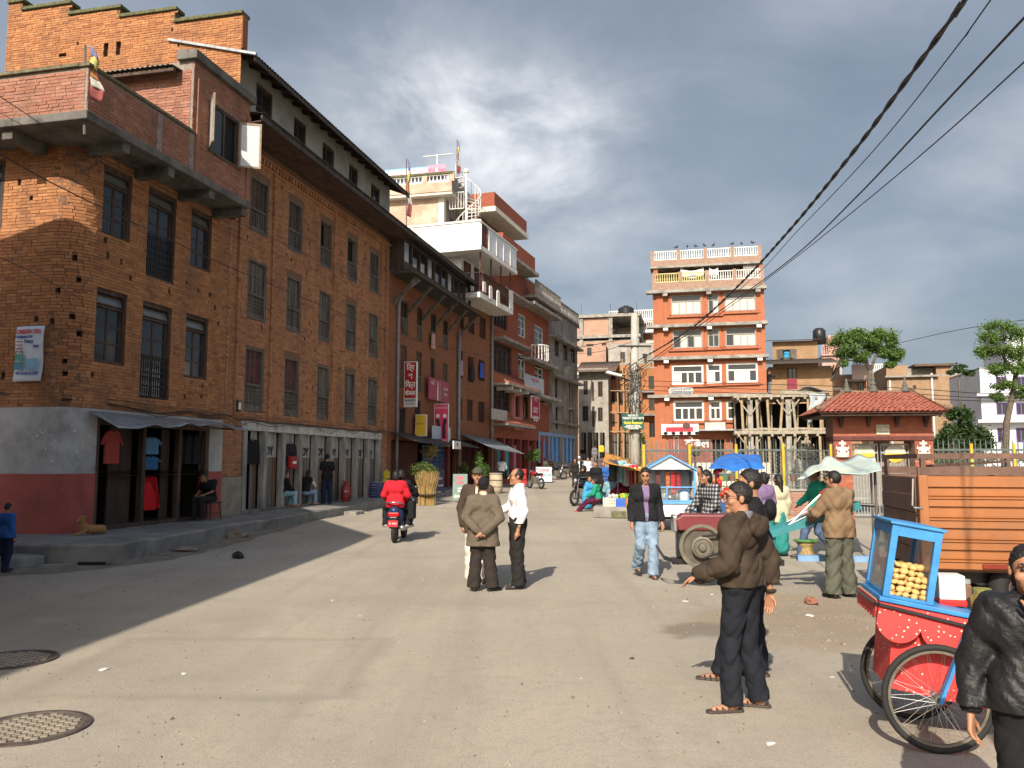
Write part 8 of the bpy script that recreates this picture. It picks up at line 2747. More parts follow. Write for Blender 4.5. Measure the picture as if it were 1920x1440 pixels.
one('exhaust', m_chr, SC, 'tube', [(.16, .35, .3), (.18, .0, .34), (.18, -.18, .36)], [.05, .065, .06], 10, smooth=True)
one('front_shield', m_navy, SC, 'box', -.2, .2, 1.0, 1.05, .35, .95, bevel=.04)
one('foot_board', m_blk, SC, 'box', -.18, .18, .6, 1.0, .28, .34)
one('handlebar', m_blk, SC, 'tube', [(-.34, .95, 1.02), (-.1, 1.05, 1.0), (.1, 1.05, 1.0), (.34, .95, 1.02)], .025, 7)
for x in (-.3, .3):
 one('mirror', m_blk, SC, 'ball', (x, 1.0, 1.2), .06, .015, .04)
 one('mirror_stalk', m_blk, SC, 'tube', [(x * .9, .98, 1.02), (x, 1.0, 1.18)], .008, 5)
ride = dict(pel=(0, 0, .52), wai=(0, .0, .65), che=(0, .01, .88), nec=(0, .02, 1.05), hed=(0, .05, 1.185), shl=(-.17, .01, .985), shr=(.17, .01, .985))
person('scooter passenger in red sweater seen from behind', (-2.61, 18.68, .34), -.04, 1.66, dict(SEAT, **ride, ell=(-.27, .05, .74), elr=(.27, .05, .74), wrl=(-.2, .26, .62), wrr=(.2, .26, .62), knl=(-.28, .34, .42), knr=(.28, .34, .42), anl=(-.26, .18, .07), anr=(.26, .18, .07)),
  [shirt(c_red, t=.03, hem=-.06, wr=.008)], dict(m=c_djean, t=.02), res=.014, sit=True, hair='shaggy', tone=.85, build=1.1, shoes=flat('grey_trainer', (0.3, 0.28, 0.25)))
person('scooter driver in black jacket in front of the passenger', (-2.55, 19.05, .34), -.1, 1.68, dict(SEAT, **ride, ell=(-.30, .2, .78), elr=(.30, .2, .78), wrl=(-.28, .48, .70), wrr=(.28, .48, .70), knl=(-.2, .42, .46), knr=(.2, .42, .46), anl=(-.14, .36, .05), anr=(.14, .36, .05)),
  [jacket(c_black, hem=-.04)], dict(m=c_djean, t=.02), res=.016, sit=True, hair='shaggy', tone=.85)
bg_ = thing('shoulder_bag', 'black shoulder bag hanging beside the scooter passenger', 'bag', (-2.28, 18.75, .52), -.1)
one('pouch', c_black, bg_, 'box', -.06, .09, -.05, .22, 0, .42, bevel=.04)
one('strap', m_white, bg_, 'bar', (-.1, .05, .68), (.08, .1, .36), .03, .01)
# parked motorcycles
def motorcycle(label, u, Y, ang, col, group=None):
 p = at(u, 868, Y)
 t = thing('motorcycle', label, 'motorcycle', (p.x, p.y, gz(Y)), ang, group)
 for y in (-.62, .62):
  wheel(t, (0, y, .3), .3, .1, m_chr, 10, PI / 2)
 one('fuel_tank', col, t, 'ball', (0, .12, .82), .15, .28, .14, smooth=True)
 one('seat', m_blk, t, 'box', -.13, .13, -.62, -.08, .74, .84, bevel=.04)
 one('engine', m_tan, t, 'box', -.16, .16, -.15, .25, .28, .62, bevel=.04)
 one('frame_tube', m_blk, t, 'tube', [(0, .55, .9), (0, .1, .68), (0, -.5, .72)], .03, 6)
 for x in (-.08, .08):
  one('fork', m_chr, t, 'tube', [(x, .62, .3), (x, .45, 1.0)], .022, 6)
  one('shock', m_chr, t, 'tube', [(x * 1.4, -.58, .32), (x * 1.4, -.4, .72)], .02, 6)
 one('headlamp', m_chr, t, 'ball', (0, .56, .92), .1, .08, .1, smooth=True)
 one('handlebar', m_blk, t, 'tube', [(-.36, .28, 1.06), (-.15, .42, 1.05), (.15, .42, 1.05), (.36, .28, 1.06)], .018, 6)
 one('tail_lamp', flat('red_lens'), t, 'box', -.06, .06, -.72, -.64, .66, .74)
 one('exhaust', m_chr, t, 'tube', [(.15, .1, .3), (.18, -.3, .28), (.18, -.75, .36)], .04, 7)
 return t
motorcycle('red motorcycle parked alone at the shop kerb', 1004, 45, .5, flat('red_tank', (0.3, 0.02, 0.02), .25))
motorcycle('black motorcycle parked outside the blue shutters', 1042, 55, -1.0, flat('black_tank', (0.02, 0.02, 0.03), .25))
motorcycle('dark motorcycle leaning behind the black one by the blue shutters', 1060, 57, -.9, flat('grey_tank', (0.06, 0.06, 0.07), .25))
motorcycle('black motorcycle under the helmeted rider at the market', 1094, 31.3, PI / 2 + .9, flat('black_tank'))
motorcycle('grey motorcycle parked farther up behind the market', 1130, 38, PI - .4, flat('grey_tank'))
motorcycle('maroon motorcycle parked beside the grey one', 1121, 40, PI - .5, flat('maroon_tank', (0.15, 0.01, 0.02), .25))
motorcycle('blue motorcycle parked behind the market women', 1143, 32.5, PI - .7, flat('blue_tank', (0.02, 0.08, 0.35), .25))
# stalls
def tarp(name, label, corners, mat, sag=.15, poles=None, fold=.06, seed=0, drop=.0, polem=None):
 A0, A1, A2, A3 = [Vector(c) for c in corners]
 t = thing(name, label, 'awning', (A0 + A2) / 2)
 o = t.location
 def f(p, q):
  P = (A0.lerp(A1, p)).lerp(A3.lerp(A2, p), q)
  z = -sag * math.sin(PI * p) * math.sin(PI * q) + fold * (math.sin(p * 9 + seed + q * 4) * .5 + math.sin(q * 11 + p * 5 + seed) * .35)
  if q < .1 or q > .9 or p < .06 or p > .94:
   z -= drop * (1 + .3 * math.sin(p * 17 + q * 13))
  return tuple(P + Vector((0, 0, z)) - o)
 one('canopy', mat, t, 'grid', f, 26, 18, smooth=True, solid=.012)
 for c in (poles or []):
  c = Vector(c)
  one('pole', polem or m_wood2, t, 'tube', [(c.x - o.x, c.y - o.y, gz(c.y) - o.z), tuple(c - o)], .025, 6)
 return t
m_blt = M('blue_tarpaulin', (0.03, 0.15, 0.48), (0.02, 0.10, 0.36), 4, .45, .3, 12)
m_ort = M('orange_tarpaulin', (0.55, 0.26, 0.04), (0.4, 0.18, 0.03), 3, .5, .2, 12)
m_plt = M('pale_patched_sheet', (0.5, 0.53, 0.46), (0.3, 0.42, 0.42), 2.2, .5, .2, 14, dirt=(0.5, 0.42, 0.25), dscale=1.6, dfrom=.52)
Yb = 21.5
q = lambda u, v, Y: tuple(at(u, v, Y))
tarp('tarp_awning', 'crumpled blue tarpaulin roof over the toy stall', [q(1328, 876, 20.6), q(1434, 873, 20.6), q(1424, 850, 22.4), q(1345, 851, 22.4)], m_blt, -.03, [q(1342, 876, 20.8), q(1415, 874, 20.8), q(1345, 866, 22.2), q(1420, 864, 22.2)], .06, 1, .07, m_blk)
tarp('tarp_awning', 'orange tarpaulin awning over the vegetable sellers', [q(1130, 862, 26.5), q(1214, 884, 25.6), q(1216, 862, 29.5), q(1135, 850, 30)], m_ort, .25, [q(1158, 868, 26.6), q(1213, 880, 25.8)], .05, 3, .03, m_blk)
tarp('tarp_awning', 'pale patched plastic awning beside the gate', [q(1494, 886, 15.0), q(1655, 882, 14.4), q(1640, 853, 17), q(1560, 856, 17)], m_plt, .10, [q(1640, 880, 14.8), q(1632, 860, 16.8)], .10, 5, .04)
# gabled blue stall on wheels
ST = thing('gabled_stall', 'white curtained stall with blue gabled roof and hanging goods', 'stall', (*at(1254, 868, 21.5)[:2], gz(21.5)), -.1)
m_sbl = M('sky_blue_enamel', (0.12, 0.33, 0.62), (0.09, 0.25, 0.5), 4, .5)
hw = .60
zr, zev = at(1254, 853, 21.5).z - gz(21.5), at(1254, 880, 21.5).z - gz(21.5)
for s_ in (-1, 1):
 b = MB()
 b.add([(0, -.5, zr), (0, .7, zr), (s_ * hw * 1.12, .7, zev), (s_ * hw * 1.12, -.5, zev), (0, -.5, zr - .04), (0, .7, zr - .04), (s_ * hw * 1.12, .7, zev - .04), (s_ * hw * 1.12, -.5, zev - .04)], [(0, 1, 2, 3), (7, 6, 5, 4), (0, 4, 5, 1), (1, 5, 6, 2), (2, 6, 7, 3), (3, 7, 4, 0)])
 b.build('roof_slope', m_sbl, ST)
 for y_ in (-.45, .6):
  one('corner_post', m_sbl, ST, 'box', s_ * hw - .025, s_ * hw + .025, y_, y_ + .05, .35, zev)
m_bag = M('white_plastic_bag', (0.66, 0.65, 0.62), (0.5, 0.48, 0.46), 6, .4, .6, 9)
one('gable_sheet', m_bag, ST, 'prism', [(-hw, zev), (hw, zev), (0, zr - .05)], -.42, -.40)
one('back_curtain', m_bag, ST, 'grid', lambda p, q: (-hw + 2 * hw * p, .55 + .04 * math.sin(p * 25), .75 + (zev - .75) * q), 30, 3, smooth=True, solid=.01)
one('side_curtain', m_bag, ST, 'grid', lambda p, q: (hw + .04 + .05 * math.sin(q * 3 + p * 20), -.45 + 1.1 * p, .75 + (zev - .8) * q), 24, 6, smooth=True, solid=.01)
one('counter', m_sbl, ST, 'box', -hw - .05, hw + .02, -.5, .6, .70, .76)
one('lower_cloth', m_bag, ST, 'box', -hw, hw - .02, -.46, .55, .38, .70)
one('glass_case', clear_glass('stall_glass', alpha=.2), ST, 'box', -hw + .05, .2, -.4, .1, .76, 1.1)
fr = MB()
for z in (.78, 1.12):
 fr.bar((-hw, -.46, z), (hw, -.46, z), .03, .03)
for x in (-hw, -.1, hw):
 fr.bar((x, -.46, .76), (x, -.46, 1.12), .03, .03, (0, 1, 0))
fr.build('case_frame', m_sbl, ST)
one('shelf_under', m_blk, ST, 'box', -hw, hw, -.3, .5, .3, .34)
wheel(ST, (hw - .1, -.5, .28), .28, .05, m_chr, 12)
wheel(ST, (-hw + .1, -.5, .28), .28, .05, m_chr, 12)
def at_stall(name, label, cat, x, y, z):
 return thing(name, label, cat, Matrix.Translation(ST.location) @ Matrix.Rotation(-.1, 4, 'Z') @ Vector((x, y, z)), -.1)
for k, (x, h, c_) in enumerate(((-.05, .22, (.45, .12, .03)), (.08, .3, (.5, .02, .03)), (.22, .26, (.3, .02, .02)), (-.3, .2, (.12, .03, .03)))):
 g = at_stall('snack_strip', ['orange', 'long red', 'dark red', 'brown'][k] + ' strip of snack packets hanging in the gabled stall', 'packets', x, -.2, zev - .05)
 for j in range(4):
  one('packet', flat('packet_%d' % k, c_, .3), g, 'box', -.05, .05, -.012 + .01 * (j % 2), .012 + .01 * (j % 2), -h * 2 + j * h * .5, -h * 2 + (j + .9) * h * .5, bevel=.006)
g = at_stall('plastic_tub', 'blue lidded plastic tub in the gabled stall', 'tub', .35, -.2, .76)
one('tub', flat('cloudy_plastic', (.5, .55, .6), .3), g, 'lathe', [(.01, 0), (.12, 0), (.14, .25), (.01, .25)], 16)
one('lid', m_sbl, g, 'lathe', [(.15, .25), (.15, .29), (.01, .3)], 16)
g = at_stall('steel_pot', 'steel pot on the counter of the gabled stall', 'pot', 0, -.15, .76)
one('pot', m_chr, g, 'lathe', [(.01, 0), (.1, 0), (.11, .16), (.1, .16), (.09, .02), (.01, .02)], 16, smooth=True)
# toy stall goods
tp = at(1385, 868, 21.4)
ts = thing('toy_stall_table', 'low blue sided stall table under the blue tarpaulin', 'stall', (tp.x, tp.y, gz(21)))
one('table_top', m_sbl, ts, 'box', -.75, .7, -.35, .4, .76, .81)
one('side_board', M('blue_shutter'), ts, 'box', -.72, .67, -.34, -.3, .4, .76)
for x in (-.7, .65):
 for y_ in (-.3, .35):
  one('leg', m_blk, ts, 'box', x - .025, x + .025, y_ - .025, y_ + .025, 0, .76)
for k, (x, c_, nm) in enumerate(((-.35, (.55, .1, .05), 'orange'), (-.12, (.6, .12, .2), 'pink'), (.1, (.5, .02, .03), 'red'))):
 g = thing('sweet_jar', nm + ' filled jar on the toy stall table', 'jar', (tp.x + x, tp.y - .1, gz(21) + .81))
 one('jar_body', flat('sweets_%d' % k, c_, .25), g, 'lathe', [(.01, 0), (.1, 0), (.11, .05), (.11, .2), (.07, .25), (.01, .25)], 16, smooth=True)
 one('lid', flat('red_plastic'), g, 'lathe', [(.08, .25), (.08, .3), (.01, .31)], 14)
g = thing('toy_bunch', 'bunch of red and orange toys hanging from the blue tarpaulin', 'toys', (*at(1347, 900, 20.9),))
rnd = random.Random(3)
for k in range(16):
 one('toy', flat('toy_%d' % (k % 3), ((.6, .03, .02), (.6, .2, .03), (.4, .02, .05))[k % 3], .3), g, 'ball', (rnd.uniform(-.1, .1), rnd.uniform(-.1, .1), rnd.uniform(-.45, .3)), .06, .05, .07, 8, 5, smooth=True)
# hanging clothes under the orange awning
for k, (u, v, c_) in enumerate(((1150, 876, (.05, .06, .08)), (1167, 878, (.2, .4, .45)), (1176, 884, (.4, .4, .42)), (1188, 886, (.4, .02, .04)), (1197, 890, (.6, .55, .2)))):
 p = at(u, v, 27.6)
 g = thing('hung_garment', ['black', 'pale blue', 'grey', 'red', 'yellow'][k] + ' garment hanging under the orange awning', 'clothes', p)
 one('cloth', flat('garment_%d' % k, c_, .9), g, 'grid', lambda a, b_: (-.14 + .28 * a, .03 * math.sin(a * 9 + k), .25 - .75 * b_ * (1 - .15 * abs(a - .5))), 8, 8, smooth=True, solid=.03)
 one('hanger', m_iron, g, 'tube', [(-.13, 0, .26), (0, 0, .34), (.13, 0, .26)], .01, 4)
 one('cord', m_iron, g, 'tube', [(0, 0, .34), (0, 0, .62)], .006, 4)
# kerb block and crates
kb = thing('kerb_block', 'long cracked concrete block beside the crates', 'concrete block', (*at(1158, 868, 25.6)[:2], gz(25.6)), -.15)
one('slab', m_conc, kb, 'box', -.75, .95, -.3, .9, 0, .34, bevel=.04)
one('rubble', M('mossy_rubble', (0.16, 0.15, 0.08), (0.07, 0.07, 0.045), 9, .95, .8, 20), kb, 'box', -.2, .25, -.34, -.28, 0, .22, bevel=.05)
def crate(label, u, Y, z, c_, w=.34, d=.28, h=.26):
 p = at(u, 868, Y)
 t = thing('crate', label, 'crate', (p.x, p.y, z), -.15)
 m = flat('crate_' + label.split()[0], c_, .5)
 b = MB()
 b.box(-w / 2, w / 2, -d / 2, d / 2, 0, .02)
 for k in range(3):
  z0 = .02 + k * (h - .02) / 3
  for s_ in (-1, 1):
   b.box(-w / 2, w / 2, s_ * d / 2 - .008, s_ * d / 2 + .008, z0, z0 + .05)
   b.box(s_ * w / 2 - .008, s_ * w / 2 + .008, -d / 2 + .01, d / 2 - .01, z0, z0 + .05)
 for k in range(6):
  x = -w / 2 + w * k / 5
  for s_ in (-1, 1):
   b.box(x - .012, x + .012, s_ * d / 2 - .011, s_ * d / 2 + .011, .02, h)
 b.build('lattice', m, t)
 return t
zk = gz(25.6) + .34
crate('blue plastic crate on the kerb block', 1161, 25.5, zk, (0.04, 0.13, 0.55))
crate('orange plastic crate on the kerb block', 1182, 25.5, zk, (0.6, 0.2, 0.02))
crate('white slatted crate on the kerb block', 1142, 25.5, zk, (0.55, 0.52, 0.42), .36, .3, .28)
for k, (u, c_, nm) in enumerate(((1178, (.12, .25, .03), 'green cabbages'), (1163, (.35, .4, .05), 'yellow green gourds'), (1147, (.5, .5, .5), 'white radishes'))):
 p = at(u, 868, 26.0)
 g = thing('vegetable_heap', 'heap of ' + nm + ' behind the crates', 'vegetables', (p.x, p.y, zk + .2))
 for j in range(9):
  one('vegetable', flat('veg_%d' % k, c_, .6), g, 'ball', (random.uniform(-.16, .16), random.uniform(-.12, .12), random.uniform(0, .14)), .07, .065, .06, 8, 5, smooth=True)
bk = thing('wicker_stool', 'waisted wicker stool with coloured rim on the road', 'stool', (*gnd(1512, 1048)[:2], 0))
one('wicker', M('wicker', (0.34, 0.25, 0.10), (0.2, 0.14, 0.06), 20, .8, .8, 60), bk, 'lathe', [(.01, 0), (.19, 0), (.17, .06), (.12, .17), (.13, .24), (.2, .34), (.01, .33)], 20, smooth=True)
one('rim', flat('green_rim', (.1, .25, .08)), bk, 'lathe', [(.19, .31), (.225, .335), (.225, .355), (.19, .36), (.01, .355)], 20)
# utility pole, lamp, wires
PY = 28.0
pb = at(1190, 868, PY)
UP = thing('utility_pole', 'tapered concrete utility pole wrapped in tangled cables', 'pole', (pb.x, pb.y, gz(PY)))
ph = at(1193, 588, PY).z - gz(PY)
one('shaft', M('pole_concrete', (0.36, 0.35, 0.31), (0.26, 0.25, 0.22), 3, .9, .3, 40), UP, 'tube', [(0, 0, 0), (.03, 0, ph * .5), (.06, 0, ph)], [.20, .16, .11], 14, smooth=True)
rnd = random.Random(12)
tg = MB()
for k in range(26):
 z = ph * rnd.choice((.62, .66, .70, .55, .5)) + rnd.uniform(-.15, .15)
 r_ = rnd.uniform(.16, .42)
 c = (rnd.uniform(-.15, .2), rnd.uniform(-.25, .0))
 a0 = rnd.uniform(0, 6)
 tg.tube([(c[0] + r_ * math.cos(a0 + t * .5) * (.6 + .4 * math.sin(t)), c[1] + .25 * math.sin(t * .7), z + r_ * .8 * math.sin(a0 + t * .55)) for t in range(9)], .012, 4)
for k in range(9):
 tg.tube([(.2 * math.cos(k), -.2, ph * .72), (.25 * math.cos(k * 2), -.3, ph * .55), (.2 * math.cos(k + 1), -.22, ph * .35 + .1 * k)], .010, 4)
tag(tg.build('cable_tangle', m_cable, UP), kind='stuff')
one('paper_notices', m_white, UP, 'lathe', [(.199, .35), (.190, 1.15)], 14)
one('cross_arm', m_iron, UP, 'bar', (-.5, -.1, ph * .83), (.6, -.1, ph * .83), .06, .06)
lp = at(1150, 703, PY)
SLM = thing('street_lamp', 'pale street lamp on an arm from the utility pole', 'street lamp', (pb.x, pb.y, lp.z))
one('arm', m_iron, SLM, 'tube', [(0, 0, -.25), (-.4, 0, -.1), (lp.x - pb.x + .3, 0, .0)], .03, 6)
one('lamp_head', m_white, SLM, 'prism', [(lp.x - pb.x - .28, .06), (lp.x - pb.x + .28, -.08), (lp.x - pb.x + .3, .0), (lp.x - pb.x - .2, .14)], -.12, .12, bevel=.03)
sg = thing('guest_house_sign', 'dark green guest house sign fixed to the utility pole', 'sign', at(1187, 791, PY - .35), 0)
one('board', flat('bottle_green', (0.01, 0.085, 0.06), .5), sg, 'box', -.36, .36, 0, .03, -.26, .26)
m_yl = flat('yellow_print', (0.7, 0.6, 0.05))
for body, z, s_, m_ in (('WELCOME TO', .21, .085, m_white), ('TRISHAKTI GUEST HOUSE', .12, .10, m_white), ('&', .05, .05, m_yl), ('Garden Restaurant', -.03, .13, m_yl), ('Specially for Traditional', -.12, .06, m_white), ('Newari food & refreshments', -.17, .06, m_white), ('100 metres ahead', -.22, .06, m_white)):
 text(body, s_, m_, sg, (0, -.006, z), sx=.62 if s_ > .08 else .8, bold=.003)
def wire(pts, r, label, sag=0.0, twist=False, mat=None, group=None):
 P_ = [at(*p) for p in pts]
 P_.insert(0, P_[0] + (P_[0] - P_[1]).normalized() * 9)
 out = []
 for i in range(len(P_) - 1):
  for k in range(10):
   f = k / 10
   p0, p1, p2, p3 = P_[max(i - 1, 0)], P_[i], P_[i + 1], P_[min(i + 2, len(P_) - 1)]
   out.append(.5 * ((2 * p1) + (p2 - p0) * f + (2 * p0 - 5 * p1 + 4 * p2 - p3) * f * f + (3 * p1 - p0 - 3 * p2 + p3) * f ** 3))
 out.append(P_[-1])
 b = MB()
 if twist:
  dense = []
  for i in range(len(out) - 1):
   n = max(1, int((out[i + 1] - out[i]).length / .07))
   dense += [out[i].lerp(out[i + 1], k / n) for k in range(n)]
  d = (out[-1] - out[0]).normalized()
  x = d.orthogonal().normalized()
  y = d.cross(x)
  for ph_ in (0, PI):
   b.tube([p + (x * math.cos(i * .55 + ph_) + y * math.sin(i * .55 + ph_)) * r * .75 for i, p in enumerate(dense)], r, 5)
 else:
  b.tube(out, r, 5)
 o = b.build('overhead_cable', mat or m_cable, smooth=True)
 tag(o, label, 'cable', group)
wire([(1850, -60, 5.0), (1800, 12, 5.6), (1700, 150, 7.0), (1600, 285, 9.0), (1480, 432, 12.5), (1380, 540, 17), (1290, 620, 22), (1196, 676, 28)], .0145, 'thick twisted black cable sweeping down to the utility pole', twist=True)
wire([(1900, -60, 5.4), (1800, 80, 6.4), (1640, 280, 9), (1500, 428, 13), (1380, 548, 18), (1200, 680, 28)], .006, 'thin cable running close beside the thick twisted cable')
wire([(1990, -40, 6.0), (1900, 55, 7.0), (1760, 205, 9), (1600, 375, 13), (1480, 488, 18), (1340, 590, 24), (1200, 690, 28)], .013, 'black cable dropping to the pole below the twisted one')
wire([(2000, 40, 6.5), (1900, 135, 8.0), (1760, 262, 10.5), (1620, 380, 14), (1480, 492, 19), (1340, 596, 24), (1202, 694, 28)], .009, 'slender lowest cable of those reaching the pole')
wire([(1690, 642, 60), (1800, 618, 52), (1920, 600, 44), (2000, 590, 40)], .02, 'lone wire from the umbrella shaped tree towards the roadside tree')
for k, (v0, v1, nm) in enumerate(((728, 738, 'upper'), (738, 746, 'middle'), (746, 752, 'lower'))):
 wire([(1560, v0 - 4, 30), (1700, v0, 28), (1850, v1, 26), (1990, v1 - 2, 24)], .012, nm + ' of three wires passing behind the gate roof')
wire([(-40, 155, 13), (125, 262, 15), (300, 350, 18), (500, 442, 23), (750, 560, 33), (860, 595, 38), (1060, 660, 30), (1190, 640, 28)], .008, 'long cable crossing the upper windows of the brick houses')
wire([(-40, 268, 12.5), (125, 357, 14.5), (300, 440, 17.5), (480, 522, 22), (750, 628, 32), (920, 668, 36), (1060, 655, 30), (1188, 632, 28)], .011, 'thicker cable crossing the middle windows of the brick houses')
wire([(-40, 190, 13), (200, 320, 16), (450, 446, 21), (700, 547, 30), (860, 590, 37)], .005, 'thin wire just below the long upper cable')
wire([(-40, 465, 13), (60, 510, 14.5), (150, 560, 16.3)], .006, 'short wire drooping to the rounded corner')
for k, (z0, dz, rr, nm) in enumerate(((3.02, .10, .016, 'heavy'), (2.98, .22, .009, 'slack'), (3.10, .05, .007, 'thin'))):
 b = MB()
 pts = [posA(-ARC - 1.5, z0 + .25, -.06), posA(-.5, z0 + .06, -.07)]
 xs_ = [-5.0, -2.6, -1.0, .4, 2.4, 4.4, 6.4, 8.4, 10.4, 11.2]
 prev = None
 full = list(pts)
 for i, x in enumerate(xs_):
  if prev is not None:
   full.append(((x + prev) / 2, -.13 if x > -1 else YA - .08, z0 - dz * (.6 + .4 * math.sin(i * 2.1 + k))))
  full.append((x, -.12 if x > -1 else YA - .07, z0 + .05 * math.sin(i + k)))
  prev = x
 b.tube(full, rr, 5)
 o = b.build('facade_cable', m_cable, None, FB.w(0, 0), (0, 0, FB.ang), smooth=True)
 tag(o, nm + ' cable strung along the brick facades above the shops', 'cable')
# signs on the left
nB = (FB.d[1], -FB.d[0])
def proj_sign(name, label, u, v0, v1, w_, d_, xoff, col, tilt=0.0, cat='sign'):
 x = FB.fac(u, (v0 + v1) / 2, .0)[0] + xoff
 c = FB.w(x, -.15 - w_ / 2)
 F = Frame(c.x, c.y, nB[0], nB[1])
 z1, z0 = at(u, v0, c.y).z, at(u, v1, c.y).z
 t = thing(name, label, cat, (c.x, c.y, (z0 + z1) / 2), F.ang + tilt)
 h_ = (z1 - z0) / 2
 one('box', m_white, t, 'box', -w_ / 2, w_ / 2, 0, d_, -h_, h_, bevel=.01)
 one('face', col, t, 'box', -w_ / 2 + .03, w_ / 2 - .03, -.006, -.001, -h_ + .03, h_ - .03)
 return t, h_
m_sred = flat('sign_red', (0.30, 0.012, 0.02), .5)
s, h = proj_sign('cable_shop_sign', 'tall red sign with four rows of white lettering', 748, 678, 763, .58, .14, .2, m_sred)
one('pale_foot', M('grey_sign_foot', (0.45, 0.45, 0.44), (0.38, 0.38, 0.37), 4, .5), s, 'box', -.26, .26, -.012, -.007, -h + .03, -h + .38)
for body, z, sz in (('ित्र', h - .26, .33), ('श', h - .64, .33), ('िक्त', h - 1.0, .33), ('केबल', h - 1.36, .27)):
 text(body, sz, m_white, s, (0, -.009, z), bold=.006, sx=.85)
text('साई इलेक्ट्रिकल', .11, m_letter, s, (0, -.015, -h + .27), sx=.7, bold=.003)
text('फोन: 6612', .09, m_letter, s, (0, -.015, -h + .13))
s, h = proj_sign('drink_sign', 'tall pink drink sign with two dancing figures', 803, 757, 836, .72, .08, .4, flat('pink_sign', (0.60, 0.05, 0.13), .5))
text('Coca-Cola', .17, m_white, s, (0, -.009, h - .18), sx=.8)
for k in (-1, 1):
 b = MB()
 b.prism([(k * .05, -h + .35), (k * .22, -h + .35), (k * .20, -.05), (k * .28, .25), (k * .12, .3), (k * .06, .0)][::k], -.010, -.007)
 b.build('printed_figure', m_letter, s)
 one('printed_face', m_white, s, 'prism', [(k * .17 + .09 * math.cos(a), .42 + .10 * math.sin(a)) for a in [-i * PI / 6 for i in range(12)]], -.012, -.007)
text('जोडौं उत्साहले', .12, m_white, s, (0, -.009, -h + .24), sx=.75, bold=.003)
text('मीत मितिनी', .11, m_white, s, (0, -.009, -h + .11), sx=.75, bold=.003)
s, h = proj_sign('phone_sign', 'yellow telephone sign on a grey box', 766, 777, 818, .5, .4, .5, flat('sign_yellow', (0.6, 0.36, 0.01), .5), tilt=.25)
text('Namaste', .13, flat('maroon_print', (0.15, 0.01, 0.03)), s, (-.03, -.009, .08), sx=.8)
s, a, c = board_sign('shop_sign', 'dull pink shop sign flat on the gallery house wall', FB, (805, 712, 842, 752), .25, flat('faded_pink_sign', (0.33, 0.05, 0.09), .6))
text('कफि', .25, m_white, s, (-a * .7, -.01, c * .5))
one('printed_bottle', m_white, s, 'prism', [(-.35, -c), (-.2, -c), (-.2, .1), (-.26, .4), (-.30, .4), (-.35, .1)][::-1], -.008, -.002)
one('printed_bottle', m_conc, s, 'prism', [(.0, -c), (.15, -c), (.15, .15), (.1, .45), (.05, .45), (.0, .15)][::-1], -.008, -.002)
text('ठण्डा मतलब', .2, m_white, s, (a * .62, -.01, c * .25), sx=.7)
text('एक मात्र', .2, m_white, s, (a * .62, -.01, -c * .25), sx=.7)
s, a, c = board_sign('shop_sign', 'white and blue shop sign above the tin canopy', FB, (812, 800, 845, 836), .5, M('pale_sign', (0.45, 0.5, 0.55), (0.38, 0.43, 0.48), 4, .5))
text('नेपाल', .3, flat('blue_print', (0.05, 0.2, 0.45)), s, (a * .45, -.01, .2))
text('टेलिकम', .28, flat('blue_print'), s, (a * .45, -.01, -.25), sx=.8)
one('blue_panel', M('bright_blue_shutter'), s, 'box', -a, -.05, -.012, -.002, -c, -c * .3)
s, a, c = board_sign('lodge_sign', 'red guest house sign hung from the red bay house', F3, (997, 745, 1011, 783), .9, flat('sign_crimson', (0.35, 0.02, 0.06)), m_white)
text('GUEST', .5, m_white, s, (0, -.01, -.2), sx=.7, bold=.01)
text('HOUSE', .5, m_white, s, (0, -.01, -.75), sx=.7, bold=.01)
text('शान्ति', .3, m_white, s, (0, -.01, .5))
s, a, c = board_sign('cloth_banner', 'grey printed cloth banner sagging on the red bay house', F3, (985, 706, 1020, 738), 1.0, M('grey_banner', (0.32, 0.36, 0.4), (0.22, 0.26, 0.3), 3, .7), cat='banner')
text('SPECIAL OFFER', .3, m_sred, s, (0, -.01, .3), sx=.8)
s, a, c = board_sign('blank_board', 'blank pale board leaning on the red bay house ledge', F3, (923, 768, 951, 788), .8, M('pale_board', (0.36, 0.34, 0.3), (0.28, 0.26, 0.23), 3, .8))
s, a, c = board_sign('round_logo_sign', 'small white sign with dark emblem at the pipe', FB, (851, 827, 864, 842), 1.5, m_white)
one('emblem', m_letter, s, 'prism', [(-.12, .05), (0, .1), (.12, .05), (.05, -.08), (-.05, -.02)], -.01, -.002)
# poster on the rounded corner
PO = FB.root('school_poster', 'pale school admission poster hung on the rounded corner wall', 'poster')
cl_ = MB()
x_ = XA - RA - .05
cl_.grid(lambda p, q: (x_ - .04 * math.sin(p * PI) - .02 * math.sin(q * 7), 1.17 - .68 * p + .03 * q, 4.58 - 1.14 * q - .04 * p * 0), 14, 16)
cl_.build('poster_sheet', M('poster_white', (0.55, 0.6, 0.66), (0.48, 0.54, 0.6), 3, .5), PO, smooth=True, solid=.006)
RP = (PI / 2, 0, -PI / 2)
pr_ = flat('poster_red', (0.55, 0.04, 0.04))
pbm = flat('poster_blue', (0.05, 0.08, 0.3))
for body, z, y_, s_, m_ in (('ADMISSION OPEN', 4.46, .83, .125, pr_), ('Kindergarten & For', 4.36, .92, .085, pbm), ('Primary', 4.26, .80, .11, pbm), ('levels', 4.16, .62, .10, pbm), ('TINY HOUSE ACADEMY', 3.60, .80, .085, pbm)):
 text(body, s_, m_, PO, (x_ - .075, y_, z), RP, sx=.62, bold=.003)
for k in range(4):
 one('print_line', pr_, PO, 'box', x_ - .072, x_ - .068, .95, 1.12, 4.25 - k * .07, 4.268 - k * .07)
